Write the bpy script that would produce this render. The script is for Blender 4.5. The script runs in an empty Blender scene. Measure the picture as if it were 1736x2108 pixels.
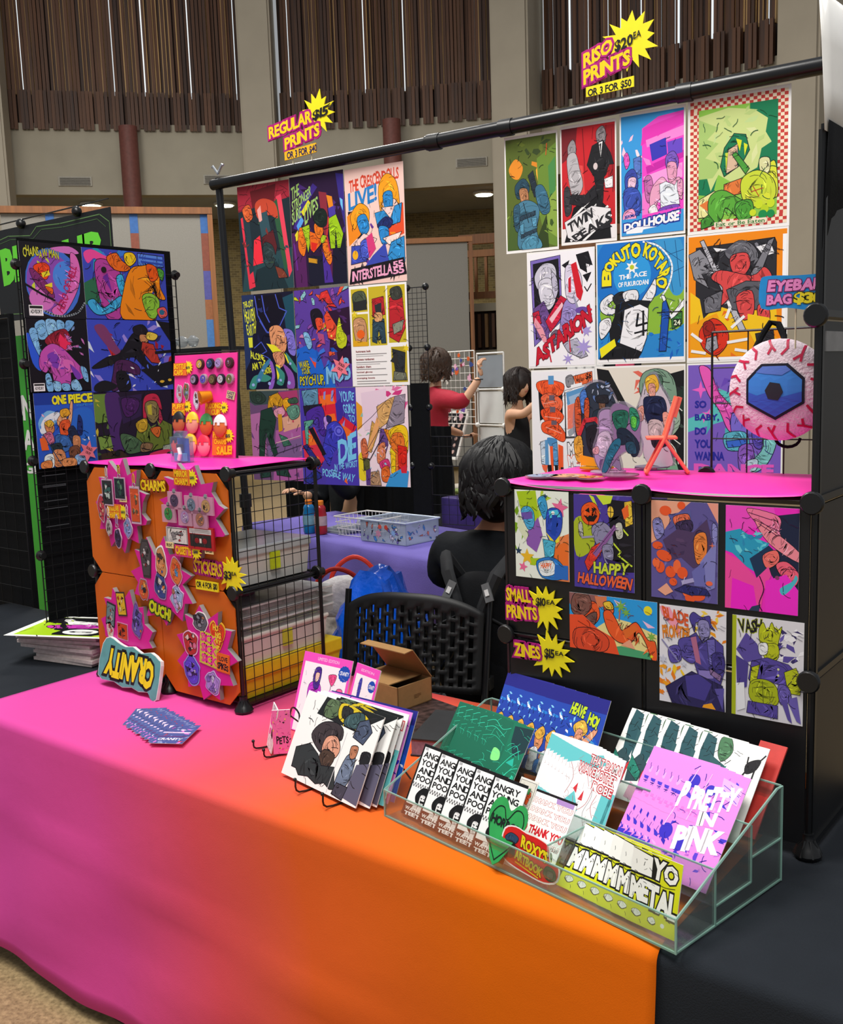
import bpy, bmesh, math, random
from mathutils import Vector, Matrix
from mathutils.geometry import tessellate_polygon
rad = math.radians
PI = math.pi
sc = bpy.context.scene
COL = sc.collection
T = 0.74          # table top
FLOOR = -0.05

# ------------------------------------------------------------------ camera
def make_camera():
    yaw, pitch, roll, f = -0.6681, 0.1376, 0.0338, 2056.5
    cy, sy, cp, sp = math.cos(yaw), math.sin(yaw), math.cos(pitch), math.sin(pitch)
    fwd = Vector((sy*cp, cy*cp, -sp)); right = Vector((cy, -sy, 0)); down = fwd.cross(right)
    r2 = right*math.cos(roll) + down*math.sin(roll)
    d2 = -right*math.sin(roll) + down*math.cos(roll)
    cam = bpy.data.cameras.new('camera'); o = bpy.data.objects.new('camera', cam); COL.objects.link(o)
    m = Matrix((r2, -d2, -fwd)).transposed().to_4x4(); m.translation = Vector((2.3377, -2.0243, 1.783))
    o.matrix_world = m
    cam.sensor_fit = 'HORIZONTAL'; cam.sensor_width = 36.0; cam.lens = f*36.0/1736
    cam.clip_end = 200
    sc.camera = o
make_camera()

# ------------------------------------------------------------------ world, lamps, exposure
w = bpy.data.worlds.new('hall_daylight'); sc.world = w; w.use_nodes = True
bg = w.node_tree.nodes['Background']; bg.inputs[0].default_value = (0.93, 0.96, 1.0, 1); bg.inputs[1].default_value = 0.34
def area(name, loc, target, size, power, color=(1, 0.97, 0.92)):
    l = bpy.data.lights.new(name, 'AREA'); l.shape = 'DISK'; l.size = size; l.energy = power; l.color = color
    o = bpy.data.objects.new(name, l); COL.objects.link(o); o.location = loc
    o.rotation_euler = (Vector(target)-Vector(loc)).to_track_quat('-Z', 'Y').to_euler()
    return o
area('ceiling_lamp', (-0.6, -1.2, 7.0), (0.2, 0.3, 0.8), 2.2, 345)
area('ceiling_lamp', (3.2, -2.6, 7.0), (0.9, 0.0, 1.2), 2.2, 250)
area('ceiling_lamp', (-5.5, 5.0, 7.6), (-4.5, 6.0, 0.0), 3.0, 480)
area('ceiling_lamp', (-8.5, 3.0, 7.6), (-11.0, 9.0, 3.0), 3.0, 240)
sc.view_settings.view_transform = 'Standard'; sc.view_settings.look = 'None'
sc.view_settings.gamma = 1.0; sc.view_settings.use_curve_mapping = False
sc.view_settings.exposure = 0.0

# ------------------------------------------------------------------ colour and materials
def lin(h):
    h = h.lstrip('#')
    if len(h) == 3: h = ''.join(c*2 for c in h)
    out = []
    for i in (0, 2, 4):
        v = int(h[i:i+2], 16)/255
        out.append(v/12.92 if v <= 0.04045 else ((v+0.055)/1.055)**2.4)
    return tuple(out) + (1.0,)
MATS = {}
def mat(name, color='#888888', rough=0.6, metal=0.0, spec=0.4, var=0.12, scale=30.0, bump=0.0, bscale=None, alpha=None, emit=0.0, trans=0.0, sheen=0.0):
    """procedural material: base colour broken up by noise, optional noise bump"""
    if name in MATS: return MATS[name]
    m = bpy.data.materials.new(name); m.use_nodes = True; MATS[name] = m
    nt = m.node_tree; b = nt.nodes['Principled BSDF']
    c = lin(color)
    tc = nt.nodes.new('ShaderNodeTexCoord')
    if var > 0:
        n = nt.nodes.new('ShaderNodeTexNoise'); n.inputs['Scale'].default_value = scale; n.inputs['Detail'].default_value = 4
        nt.links.new(tc.outputs['Object'], n.inputs['Vector'])
        r = nt.nodes.new('ShaderNodeValToRGB')
        r.color_ramp.elements[0].position = 0.3; r.color_ramp.elements[1].position = 0.7
        r.color_ramp.elements[0].color = tuple(x*(1-var) for x in c[:3])+(1,)
        r.color_ramp.elements[1].color = tuple(min(1, x*(1+var)) for x in c[:3])+(1,)
        nt.links.new(n.outputs['Fac'], r.inputs['Fac']); nt.links.new(r.outputs['Color'], b.inputs['Base Color'])
    else:
        b.inputs['Base Color'].default_value = c
    b.inputs['Roughness'].default_value = rough; b.inputs['Metallic'].default_value = metal
    b.inputs['Specular IOR Level'].default_value = spec
    if sheen: b.inputs['Sheen Weight'].default_value = sheen
    if trans: b.inputs['Transmission Weight'].default_value = trans
    if alpha is not None: b.inputs['Alpha'].default_value = alpha
    if emit: b.inputs['Emission Color'].default_value = c; b.inputs['Emission Strength'].default_value = emit
    if bump > 0:
        n2 = nt.nodes.new('ShaderNodeTexNoise'); n2.inputs['Scale'].default_value = bscale or scale*3; n2.inputs['Detail'].default_value = 5
        nt.links.new(tc.outputs['Object'], n2.inputs['Vector'])
        bp = nt.nodes.new('ShaderNodeBump'); bp.inputs['Strength'].default_value = bump; bp.inputs['Distance'].default_value = 0.02
        nt.links.new(n2.outputs['Fac'], bp.inputs['Height']); nt.links.new(bp.outputs['Normal'], b.inputs['Normal'])
    return m
def attr_mat(name, rough=0.45, spec=0.3):
    if name in MATS: return MATS[name]
    m = bpy.data.materials.new(name); m.use_nodes = True; MATS[name] = m
    nt = m.node_tree; b = nt.nodes['Principled BSDF']
    a = nt.nodes.new('ShaderNodeAttribute'); a.attribute_name = 'ink'
    nt.links.new(a.outputs['Color'], b.inputs['Base Color'])
    b.inputs['Roughness'].default_value = rough; b.inputs['Specular IOR Level'].default_value = spec
    return m
def clear_mat(name, color='#f4fbf8', gloss=0.12, rough=0.05, body=0.0, bodycol='#ffffff'):
    """clear plastic: transparent with a fresnel gloss and a little milky body"""
    if name in MATS: return MATS[name]
    m = bpy.data.materials.new(name); m.use_nodes = True; MATS[name] = m
    nt = m.node_tree; nt.nodes.remove(nt.nodes['Principled BSDF']); out = nt.nodes['Material Output']
    t = nt.nodes.new('ShaderNodeBsdfTransparent'); t.inputs[0].default_value = lin(color)
    g = nt.nodes.new('ShaderNodeBsdfGlossy'); g.inputs['Roughness'].default_value = rough
    fr = nt.nodes.new('ShaderNodeLayerWeight'); fr.inputs[0].default_value = 0.35
    mu = nt.nodes.new('ShaderNodeMath'); mu.operation = 'MULTIPLY_ADD'; mu.inputs[1].default_value = 0.22; mu.inputs[2].default_value = gloss*0.12
    nt.links.new(fr.outputs['Fresnel'], mu.inputs[0])
    mix = nt.nodes.new('ShaderNodeMixShader'); nt.links.new(mu.outputs[0], mix.inputs[0]); nt.links.new(t.outputs[0], mix.inputs[1]); nt.links.new(g.outputs[0], mix.inputs[2])
    last = mix
    if body > 0:
        d = nt.nodes.new('ShaderNodeBsdfDiffuse'); d.inputs[0].default_value = lin(bodycol)
        m2 = nt.nodes.new('ShaderNodeMixShader'); m2.inputs[0].default_value = body
        nt.links.new(mix.outputs[0], m2.inputs[1]); nt.links.new(d.outputs[0], m2.inputs[2]); last = m2
    nt.links.new(last.outputs[0], out.inputs['Surface'])
    return m
INK = attr_mat('printed_ink')
PAPER = mat('white_paper', '#f2f1ee', 0.6, var=0.02)
BLACKPL = mat('black_plastic', '#0e0f11', 0.35, var=0.1, spec=0.5)
BLACKPANEL = mat('black_panel', '#101114', 0.42, var=0.15, scale=12, spec=0.45)
BLACKWIRE = mat('black_wire', '#0b0b0c', 0.35, var=0.0, spec=0.5)
BLACKCLOTH = mat('black_cloth', '#0c0d10', 0.9, var=0.15, bump=0.15, bscale=220, spec=0.15)
CHARCOALCLOTH = mat('charcoal_tablecloth', '#22262c', 0.85, var=0.1, scale=6, bump=0.2, bscale=350, spec=0.15)

# ------------------------------------------------------------------ mesh helpers
class MB:
    def __init__(s): s.v = []; s.f = []; s.mi = []; s.m = 0
    def add(s, vs, fs):
        o = len(s.v); s.v += [tuple(p) for p in vs]; s.f += [tuple(i+o for i in q) for q in fs]; s.mi += [s.m]*len(fs); return s
    def box(s, x0, x1, y0, y1, z0, z1):
        return s.add([(x0, y0, z0), (x1, y0, z0), (x1, y1, z0), (x0, y1, z0), (x0, y0, z1), (x1, y0, z1), (x1, y1, z1), (x0, y1, z1)],
                     [(0, 3, 2, 1), (4, 5, 6, 7), (0, 1, 5, 4), (1, 2, 6, 5), (2, 3, 7, 6), (3, 0, 4, 7)])
    def tube(s, pts, r, n=8, cap=True, closed=False):
        pts = [Vector(p) for p in pts]; N = len(pts); rs = r if isinstance(r, (list, tuple)) else [r]*N
        rings = []; prev = None
        for i, p in enumerate(pts):
            a = pts[(i-1) % N] if (i > 0 or closed) else p; b = pts[(i+1) % N] if (i < N-1 or closed) else p
            d = (b-a); d = d.normalized() if d.length > 1e-9 else Vector((0, 0, 1))
            if prev is None:
                u = d.orthogonal().normalized()
            else:
                u = prev - d*prev.dot(d); u = u.normalized() if u.length > 1e-6 else d.orthogonal().normalized()
            prev = u; w_ = d.cross(u)
            rings.append([p+(u*math.cos(2*PI*k/n)+w_*math.sin(2*PI*k/n))*rs[i] for k in range(n)])
        vs = [q for rg in rings for q in rg]; fs = []
        for i in range(N if closed else N-1):
            j = (i+1) % N
            for k in range(n): fs.append((i*n+k, i*n+(k+1) % n, j*n+(k+1) % n, j*n+k))
        if cap and not closed: fs += [tuple(range(n))[::-1], tuple((N-1)*n+k for k in range(n))]
        return s.add(vs, fs)
    def lathe(s, prof, c=(0, 0, 0), n=20, axis='z'):
        vs = []; fs = []
        for (r, h) in prof:
            for k in range(n):
                a = 2*PI*k/n; x, y = r*math.cos(a), r*math.sin(a)
                p = (x, y, h) if axis == 'z' else ((x, h, y) if axis == 'y' else (h, x, y))
                vs.append((p[0]+c[0], p[1]+c[1], p[2]+c[2]))
        for i in range(len(prof)-1):
            for k in range(n): fs.append((i*n+k, i*n+(k+1) % n, (i+1)*n+(k+1) % n, (i+1)*n+k))
        fs += [tuple(range(n))[::-1], tuple((len(prof)-1)*n+k for k in range(n))]
        return s.add(vs, fs)
    def prism(s, poly, y0, y1):
        """poly: list of (x,z), extruded from y0 (front) to y1"""
        n = len(poly); tri = tessellate_polygon([[Vector((x, z, 0)) for x, z in poly]])
        vs = [(x, y0, z) for x, z in poly]+[(x, y1, z) for x, z in poly]
        fs = [t for t in tri]+[tuple(i+n for i in t[::-1]) for t in tri]
        fs += [(i, (i+1) % n, (i+1) % n+n, i+n) for i in range(n)]
        return s.add(vs, fs)
    def sphere(s, c, r, nu=12, nv=8, sx=1, sy=1, sz=1):
        prof = []
        vs = []; fs = []
        for i in range(nv+1):
            t = PI*i/nv
            for k in range(nu):
                a = 2*PI*k/nu
                vs.append((c[0]+r*sx*math.sin(t)*math.cos(a), c[1]+r*sy*math.sin(t)*math.sin(a), c[2]+r*sz*math.cos(t)))
        for i in range(nv):
            for k in range(nu): fs.append((i*nu+k, (i+1)*nu+k, (i+1)*nu+(k+1) % nu, i*nu+(k+1) % nu))
        return s.add(vs, fs)
    def build(s, name, mats, parent=None, loc=(0, 0, 0), rot=(0, 0, 0), smooth=False, fix=True):
        me = bpy.data.meshes.new(name); me.from_pydata(s.v, [], s.f)
        if not isinstance(mats, (list, tuple)): mats = [mats]
        for m in mats: me.materials.append(m)
        if len(mats) > 1:
            for p, i in zip(me.polygons, s.mi): p.material_index = i
        if fix:
            bm = bmesh.new(); bm.from_mesh(me); bmesh.ops.recalc_face_normals(bm, faces=bm.faces); bm.to_mesh(me); bm.free()
        if smooth:
            for p in me.polygons: p.use_smooth = True
            me.set_sharp_from_angle(angle=rad(40))
        return link(name, me, parent, loc, rot)
def link(name, me, parent=None, loc=(0, 0, 0), rot=(0, 0, 0)):
    o = bpy.data.objects.new(name, me); COL.objects.link(o); o.location = loc; o.rotation_euler = rot
    if parent: o.parent = parent
    return o
def curve(P, k=5):
    """open smooth curve through points"""
    P = [Vector(p) for p in P]; n = len(P); out = []
    for i in range(n-1):
        a, b, c, d = P[max(i-1, 0)], P[i], P[i+1], P[min(i+2, n-1)]
        for j in range(k): t = j/k; out.append(.5*(2*b+(c-a)*t+(2*a-5*b+4*c-d)*t*t+(3*b-a-3*c+d)*t**3))
    return out+[P[-1]]
def tag(o, label=None, cat=None, group=None, kind=None):
    if label: o['label'] = label
    if cat: o['category'] = cat
    if group: o['group'] = group
    if kind: o['kind'] = kind
    return o
def thing(name, label, cat, loc=(0, 0, 0), rot=(0, 0, 0), group=None):
    o = bpy.data.objects.new(name, None); COL.objects.link(o); o.location = loc; o.rotation_euler = rot; o.empty_display_size = 0.05
    return tag(o, label, cat, group)
def copy_tree(o, parent=None):
    c = o.copy(); COL.objects.link(c); c.parent = parent
    for ch in list(o.children): copy_tree(ch, c)
    return c
def boxo(name, dims, m, parent=None, loc=(0, 0, 0), rot=(0, 0, 0), bev=0.0):
    x0, x1, y0, y1, z0, z1 = dims
    b = MB().box(*dims); o = b.build(name, m, parent, loc, rot, fix=False)
    if bev: 
        bm = bmesh.new(); bm.from_mesh(o.data); bmesh.ops.bevel(bm, geom=bm.edges[:], offset=bev, segments=2, affect='EDGES', profile=0.6); bm.to_mesh(o.data); bm.free()
    return o

# ------------------------------------------------------------------ printed artwork: flat coloured shapes laid as thin ink layers on a sheet
GL = {}
def glyph(ch, off):
    k = (ch, off)
    if k in GL: return GL[k]
    cu = bpy.data.curves.new('g', 'FONT'); cu.body = ch; cu.resolution_u = 2; cu.offset = off; cu.fill_mode = 'BOTH'
    ob = bpy.data.objects.new('g', cu)
    me = ob.to_mesh()
    me.calc_loop_triangles()
    vs = [(v.co.x, v.co.y) for v in me.vertices]; tr = [tuple(t.vertices) for t in me.loop_triangles]
    ob.to_mesh_clear(); bpy.data.objects.remove(ob); bpy.data.curves.remove(cu)
    GL[k] = (vs, tr); return GL[k]
def layout(text, off, gap=0.06, jit=0.0, rnd=None):
    """returns verts, tris, bbox of one line of lettering"""
    V = []; Tt = []; x = 0.0
    for ch in text:
        if ch == ' ': x += 0.32; continue
        b, tb = glyph(ch, 0.0); vs, tr = glyph(ch, off)
        if not b: continue
        mn = min(p[0] for p in b); mx = max(p[0] for p in b)
        dy = (rnd.random()-.5)*jit if rnd else 0; o = len(V)
        sc_ = 1+(rnd.random()-.5)*jit if rnd else 1
        V += [(x+(p[0]-mn), p[1]*sc_+dy) for p in vs]; Tt += [(a+o, b_+o, c+o) for a, b_, c in tr]
        x += mx-mn+gap
    return V, Tt, x-gap
def clip_poly(P, W, H):
    for ax, lim, sg in ((0, 0, 1), (0, W, -1), (1, 0, 1), (1, H, -1)):
        out = []; n = len(P)
        for i in range(n):
            a = P[i]; b = P[(i+1) % n]
            ia = (a[ax]-lim)*sg >= 0; ib = (b[ax]-lim)*sg >= 0
            if ia: out.append(a)
            if ia != ib:
                t = (lim-a[ax])/(b[ax]-a[ax]); q = [a[0]+(b[0]-a[0])*t, a[1]+(b[1]-a[1])*t]; q[ax] = lim; out.append(tuple(q))
        P = out
        if len(P) < 3: return []
    return P
def smooth_closed(P, k=4):
    n = len(P); out = []
    for i in range(n):
        p0, p1, p2, p3 = P[i-1], P[i], P[(i+1) % n], P[(i+2) % n]
        for j in range(k):
            t = j/k; t2 = t*t; t3 = t2*t
            out.append(tuple(0.5*((2*p1[c])+(-p0[c]+p2[c])*t+(2*p0[c]-5*p1[c]+4*p2[c]-p3[c])*t2+(-p0[c]+3*p1[c]-3*p2[c]+p3[c])*t3) for c in (0, 1)))
    return out
class Art:
    def __init__(s, asp): s.H = 100*asp; s.asp = asp; s.V = []; s.F = []; s.C = []; s.n = 0
    def _tri(s, vs, tr, col):
        o = len(s.V); s.V += [(x, y, s.n) for x, y in vs]; s.F += [tuple(i+o for i in t) for t in tr]; s.C += [col]*len(vs)
    def poly(s, P, col, clip=True, ink=None, iw=0.7):
        Q = clip_poly([tuple(p) for p in P], 100, s.H) if clip else P
        if len(Q) >= 3:
            s._tri(Q, tessellate_polygon([[Vector((x, y, 0)) for x, y in Q]]), col); s.n += 1
        if ink:
            s.shade(P, col); s.stroke(list(P)+[P[0]], iw, ink)
    def shade(s, P, col):
        """flat comic tones inside a drawn shape: a darker and a lighter patch and a few ink ticks"""
        n = len(P); ar = abs(sum(P[i][0]*P[(i+1) % n][1]-P[(i+1) % n][0]*P[i][1] for i in range(n)))/2
        if ar < 14: return
        cx = sum(p[0] for p in P)/n; cy = sum(p[1] for p in P)/n; rr = math.sqrt(ar/PI); rn = random.Random(int(ar*10)+n)
        c = [int(col.lstrip('#')[i:i+2], 16) for i in (0, 2, 4)] if len(col.lstrip('#')) == 6 else [120]*3
        def tone(f): return '#%02x%02x%02x' % tuple(max(0, min(255, int(v*f+(14 if f > 1 else 0)))) for v in c)
        m = min(12, 3+int(ar/55))
        for i in range(m*2):
            v = P[rn.randrange(n)]; t = rn.uniform(.15, .72) if i < m else rn.uniform(.3, .88); x = cx+(v[0]-cx)*t; y = cy+(v[1]-cy)*t
            dx, dy = v[1]-cy, -(v[0]-cx); l = math.hypot(dx, dy)
            if l < 1e-6: continue
            a = math.atan2(dy, dx)+rn.uniform(-.5, .5); L = rr*rn.uniform(.22, .5)*(1 if i < m else .7); ux, uy = math.cos(a), math.sin(a)
            if i < m:
                h = L*rn.uniform(.16, .34); Q = clip_poly([(x-ux*L, y-uy*L), (x-uy*h, y+ux*h), (x+ux*L, y+uy*L), (x+uy*h*.4, y-ux*h*.4)], 100, s.H)
                if len(Q) >= 3: s._tri(Q, [(0, q, q+1) for q in range(1, len(Q)-1)], tone(rn.choice((.72, .84, .9, 1.1, 1.2))))
            else: s.stroke([(x-ux*L, y-uy*L), (x-uy*L*.2, y+ux*L*.2), (x+ux*L, y+uy*L)], rn.uniform(.35, .6), '#15131a', 0)
            if i == m-1: s.n += 1
        s.n += 1
    def stroke(s, P, wd, col, inc=1):
        for i in range(len(P)-1):
            ax, ay = P[i]; bx_, by = P[i+1]; dx, dy = bx_-ax, by-ay; l = math.hypot(dx, dy)
            if l < 1e-6: continue
            nx, ny = -dy/l*wd/2, dx/l*wd/2; ex, ey = dx/l*wd*.3, dy/l*wd*.3
            Q = clip_poly([(ax+nx-ex, ay+ny-ey), (bx_+nx+ex, by+ny+ey), (bx_-nx+ex, by-ny+ey), (ax-nx-ex, ay-ny-ey)], 100, s.H)
            if len(Q) >= 3: s._tri(Q, [(0, k, k+1) for k in range(1, len(Q)-1)], col)
        s.n += inc
    def text(s, txt, col, q, off=0.01, jit=0.0, seed=1, out=None, ow=0.06, gap=0.06):
        """q: x0 y0 x1 y1 box, or 8 numbers: four corners TL TR BR BL (warp)"""
        if len(q) == 4: q = [q[0], q[1], q[2], q[1], q[2], q[3], q[0], q[3]]
        c = [(q[i], q[i+1]*s.asp) for i in (0, 2, 4, 6)]
        V0, _, wd = layout(txt, 0.0, gap, jit, random.Random(seed))
        if not V0: return
        y0 = min(p[1] for p in V0); y1 = max(p[1] for p in V0)
        for o_, cl in (([(off+ow, out)] if out else [])+[(off, col)]):
            V, Tr, _ = layout(txt, o_, gap, jit, random.Random(seed)); W = []
            for x, y in V:
                u = x/wd; v = 1-(y-y0)/(y1-y0)
                a = (c[0][0]+(c[1][0]-c[0][0])*u, c[0][1]+(c[1][1]-c[0][1])*u); b = (c[3][0]+(c[2][0]-c[3][0])*u, c[3][1]+(c[2][1]-c[3][1])*u)
                W.append((min(100, max(0, a[0]+(b[0]-a[0])*v)), min(s.H, max(0, a[1]+(b[1]-a[1])*v))))
            s._tri(W, Tr, cl); s.n += 1
    def run(s, src):
        """tiny drawing language, coordinates in percent of the sheet, y down; capital letter = with ink outline"""
        A = s.asp
        def pts(t): t = [float(x) for x in t]; return [(t[i], t[i+1]*A) for i in range(0, len(t)-1, 2)]
        for ln in src.strip().split('\n'):
            for op in ln.split(';'):
                op = op.strip()
                if not op: continue
                txt = None
                if '|' in op: op, txt = op.split('|', 1)
                a = op.split(); k = a[0]; ink = '#15131a' if k.isupper() else None; kl = k.lower()
                if kl == 'r':
                    x0, y0, x1, y1 = map(float, a[2:6]); s.poly([(x0, y0*A), (x1, y0*A), (x1, y1*A), (x0, y1*A)], a[1], ink=ink)
                elif kl == 'p': s.poly(pts(a[2:]), a[1], ink=ink)
                elif kl == 'c': s.poly(smooth_closed(pts(a[2:])), a[1], ink=ink)
                elif kl == 'e':
                    cx, cy, rx, ry = map(float, a[2:6]); ro = rad(float(a[6])) if len(a) > 6 else 0
                    P = []
                    for i in range(22):
                        t = 2*PI*i/22; x = rx*math.cos(t); y = ry*A*math.sin(t)
                        P.append((cx+x*math.cos(ro)-y*math.sin(ro), cy*A+x*math.sin(ro)+y*math.cos(ro)))
                    s.poly(P, a[1], ink=ink)
                elif kl == 's':
                    cx, cy, R1, R2, n = map(float, a[2:7]); ro = rad(float(a[7])) if len(a) > 7 else 0; n = int(n)
                    s.poly([(cx+(R1 if i % 2 == 0 else R2)*math.sin(ro+PI*i/n), cy*A-(R1 if i % 2 == 0 else R2)*math.cos(ro+PI*i/n)) for i in range(2*n)], a[1], ink=ink)
                elif kl == 'l': s.stroke(pts(a[3:]), float(a[2]), a[1])
                elif kl == 'w':      # wavy ink stroke
                    P = pts(a[3:]); n = len(P)
                    Q = []
                    for i in range(n-1):
                        p0, p1, p2, p3 = P[max(i-1, 0)], P[i], P[i+1], P[min(i+2, n-1)]
                        for j in range(5):
                            t = j/5; t2 = t*t; t3 = t2*t
                            Q.append(tuple(0.5*((2*p1[c])+(-p0[c]+p2[c])*t+(2*p0[c]-5*p1[c]+4*p2[c]-p3[c])*t2+(-p0[c]+3*p1[c]-3*p2[c]+p3[c])*t3) for c in (0, 1)))
                    s.stroke(Q+[P[-1]], float(a[2]), a[1])
                elif kl == 't':      # t col bold outline|- outw jit coords | text
                    s.text(txt, a[1], [float(x) for x in a[6:]], float(a[2]), float(a[5]), len(s.V), None if a[3] == '-' else a[3], float(a[4]))
                elif kl == 'z':      # angular shards: z seed n cols x0 y0 x1 y1 smin smax
                    rn = random.Random(int(a[1])); n = int(a[2]); cols = a[3].split(','); x0, y0, x1, y1, s0, s1 = map(float, a[4:10])
                    for i in range(n):
                        cx = rn.uniform(x0, x1); cy = rn.uniform(y0, y1)*A; L = rn.uniform(s0, s1); th = rn.uniform(0, PI); m = rn.choice((3, 4, 4, 5)); P = []
                        for j in range(m):
                            q = 2*PI*j/m+rn.uniform(-.4, .4); rr = L*rn.uniform(.5, 1); X = rr*math.cos(q); Y = rr*.42*math.sin(q)
                            P.append((cx+X*math.cos(th)-Y*math.sin(th), cy+X*math.sin(th)+Y*math.cos(th)))
                        s.poly(P, rn.choice(cols), ink='#15131a' if k == 'Z' else None, iw=0.5)
                elif kl == 'i':      # loose ink lines: i seed n col w x0 y0 x1 y1 len
                    rn = random.Random(int(a[1])); n = int(a[2]); x0, y0, x1, y1, L = map(float, a[5:10])
                    for i in range(n):
                        x = rn.uniform(x0, x1); y = rn.uniform(y0, y1)*A; th = rn.uniform(0, 2*PI); P = [(x, y)]
                        for j in range(4): th += rn.uniform(-.5, .5); x += L/4*math.cos(th); y += L/4*math.sin(th); P.append((x, y))
                        s.stroke(P, float(a[4])*rn.uniform(.5, 1.2), a[3], 1 if i == n-1 else 0)
                elif kl == 'k':      # checker border cells: k col n0 n1 x0 y0 x1 y1
                    nx, ny = int(a[2]), int(a[3]); x0, y0, x1, y1 = map(float, a[4:8])
                    for i in range(nx):
                        for j in range(ny):
                            if (i+j) % 2 == 0:
                                ax = x0+(x1-x0)*i/nx; bx_ = x0+(x1-x0)*(i+1)/nx; ay = y0+(y1-y0)*j/ny; by = y0+(y1-y0)*(j+1)/ny
                                s._tri([(ax, ay*A), (bx_, ay*A), (bx_, by*A), (ax, by*A)], [(0, 1, 2), (0, 2, 3)], a[1])
                    s.n += 1
        return s
    def mesh(s, name, w_, eps=1.3e-5, base=0.0004):
        me = bpy.data.meshes.new(name); k = w_/100
        me.from_pydata([((x-50)*k, -(base+n*eps), (s.H/2-y)*k) for x, y, n in s.V], [], s.F)
        at = me.color_attributes.new('ink', 'FLOAT_COLOR', 'POINT'); d = []
        cache = {}
        for c in s.C:
            if c not in cache: cache[c] = lin(c)
            d += cache[c]
        at.data.foreach_set('color', d); me.materials.append(INK)
        return me
def sheet_mesh(name, w_, h, t=0.0006, m=None):
    b = MB().box(-w_/2, w_/2, -t/2, t/2, -h/2, h/2)
    me = bpy.data.meshes.new(name); me.from_pydata(b.v, [], b.f); me.materials.append(m or PAPER); return me
ART = {}
def print_sheet(name, art, w_, h, loc, rot, label, cat='print', group=None, t=0.0006, paper=None, margin=0.0, part='printed_picture'):
    """a printed sheet: paper is the thing, the ink its part"""
    o = link(name, sheet_mesh(name, w_, h, t, paper), None, loc, rot); tag(o, label, cat, group)
    key = (art, round(w_, 4), round(h, 4))
    if key not in ART: ART[key] = Art(h/w_).run(ARTS[art]).mesh(part, w_*(1-margin), 7e-6 if name == 'zine' else 1.3e-5)
    p = link(part, ART[key], o, (0, -t/2, 0))
    return o
def lettering(text_src, asp, w_, parent, loc=(0, 0, 0), rot=(0, 0, 0), name='lettering', base=0.0004):
    return link(name, Art(asp).run(text_src).mesh(name, w_, base=base), parent, loc, rot)
# ------------------------------------------------------------------ artwork recipes (generic stand-in shapes in each print's own colours; lettering as printed)
ARTS = {}
ARTS['L1'] = """
r #7d1f2b 0 0 100 100; r #a8283a 0 0 100 22; i 3 26 #5a1420 .9 0 1 100 20 16; p #6b1a22 25 6 75 2 70 20 28 22
p #1d2c34 0 24 100 16 100 100 0 100; p #27474d 10 70 100 62 100 100 0 100; p #1b3036 30 80 70 74 90 100 20 100
p #e2354a 4 30 12 28 26 96 14 98; p #243b45 8 28 20 24 26 80 16 84; p #e8455c 74 14 84 12 98 84 92 90; p #2f5a3c 66 20 76 16 90 80 84 84
c #c8482f 34 18 50 14 72 20 76 34 60 30 46 34 36 30; C #d8602f 8 22 22 18 28 30 16 34; p #31505a 38 28 56 26 62 48 44 52
p #efa79f 37 24 44 20 46 34 40 36; p #f03040 28 52 40 48 44 74 24 76; P #5b1f24 44 50 66 44 72 60 64 78 54 70 50 60 44 66
C #2a3d3f 46 56 62 58 68 70 58 80 46 74; P #7a3a2a 66 78 82 82 90 90 72 90; z 5 14 #1a2a30,#384f3c,#80302c,#2c4a50 6 30 94 90 3 9; i 9 24 #12161c .7 4 26 96 96 14
"""
ARTS['L2'] = """
r #2a1338 0 0 100 100; z 4 20 #3b1a52,#4a2a78,#23102e 0 0 100 100 8 22; p #54205a 0 50 24 52 26 100 4 100; p #5a1c4a 54 66 78 62 84 96 66 98; p #17182c 28 72 64 74 70 100 30 100; p #14142a 76 62 100 60 100 100 72 100
p #4a2d94 56 70 66 74 74 98 58 98; p #382a86 86 2 100 4 100 52 92 30; p #6fc0f0 92 24 97 26 97 36 93 30
p #3f2a86 4 46 18 26 44 8 52 12 24 30 12 48; p #e4d62a 20 32 34 22 38 25 24 36; p #5aa0e8 10 44 20 36 24 40 14 50; p #e4d62a 6 52 12 48 14 56 8 58
t #9cc46a .02 - 0 .1 3 10 18 6 18 16 3 21 |THE; t #9cc46a .02 - 0 .1 3 22 40 9 40 19 3 32 |STRONGER; t #9cc46a .02 - 0 .1 2 32 20 26 20 37 2 43 |SURE; t #9cc46a .02 - 0 .1 26 27 52 20 52 32 26 44 |LIVES
p #8a2a3a 54 16 68 18 70 50 62 58 56 30; p #e88a1e 68 20 78 22 80 32 72 34; p #4a3aa0 70 32 82 30 84 40 72 42; P #9cc818 70 41 84 38 96 56 90 68 84 68 82 52 80 68 72 68 70 52
C #e8751a 12 54 16 46 26 48 28 58 22 72 12 66; P #a2c41c 20 46 34 44 36 56 30 70 26 58; P #e86a1a 34 50 50 54 56 62 40 70 34 66; p #d8281e 36 60 48 62 44 68 36 68; C #e8751a 58 58 66 60 74 76 68 82 58 70
P #a2c41c 54 54 66 56 60 62 54 62; C #e8751a 44 44 56 46 60 52 52 58 44 52; C #16241e 42 38 50 32 62 32 68 38 66 46 56 48 46 44; l #6a2a8a 3 4 60 8 84; l #c8303a 2.4 70 40 66 56 70 70; p #c89020 30 74 46 76 46 80 30 78; i 8 22 #120c1c .8 6 30 96 98 13
"""
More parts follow.
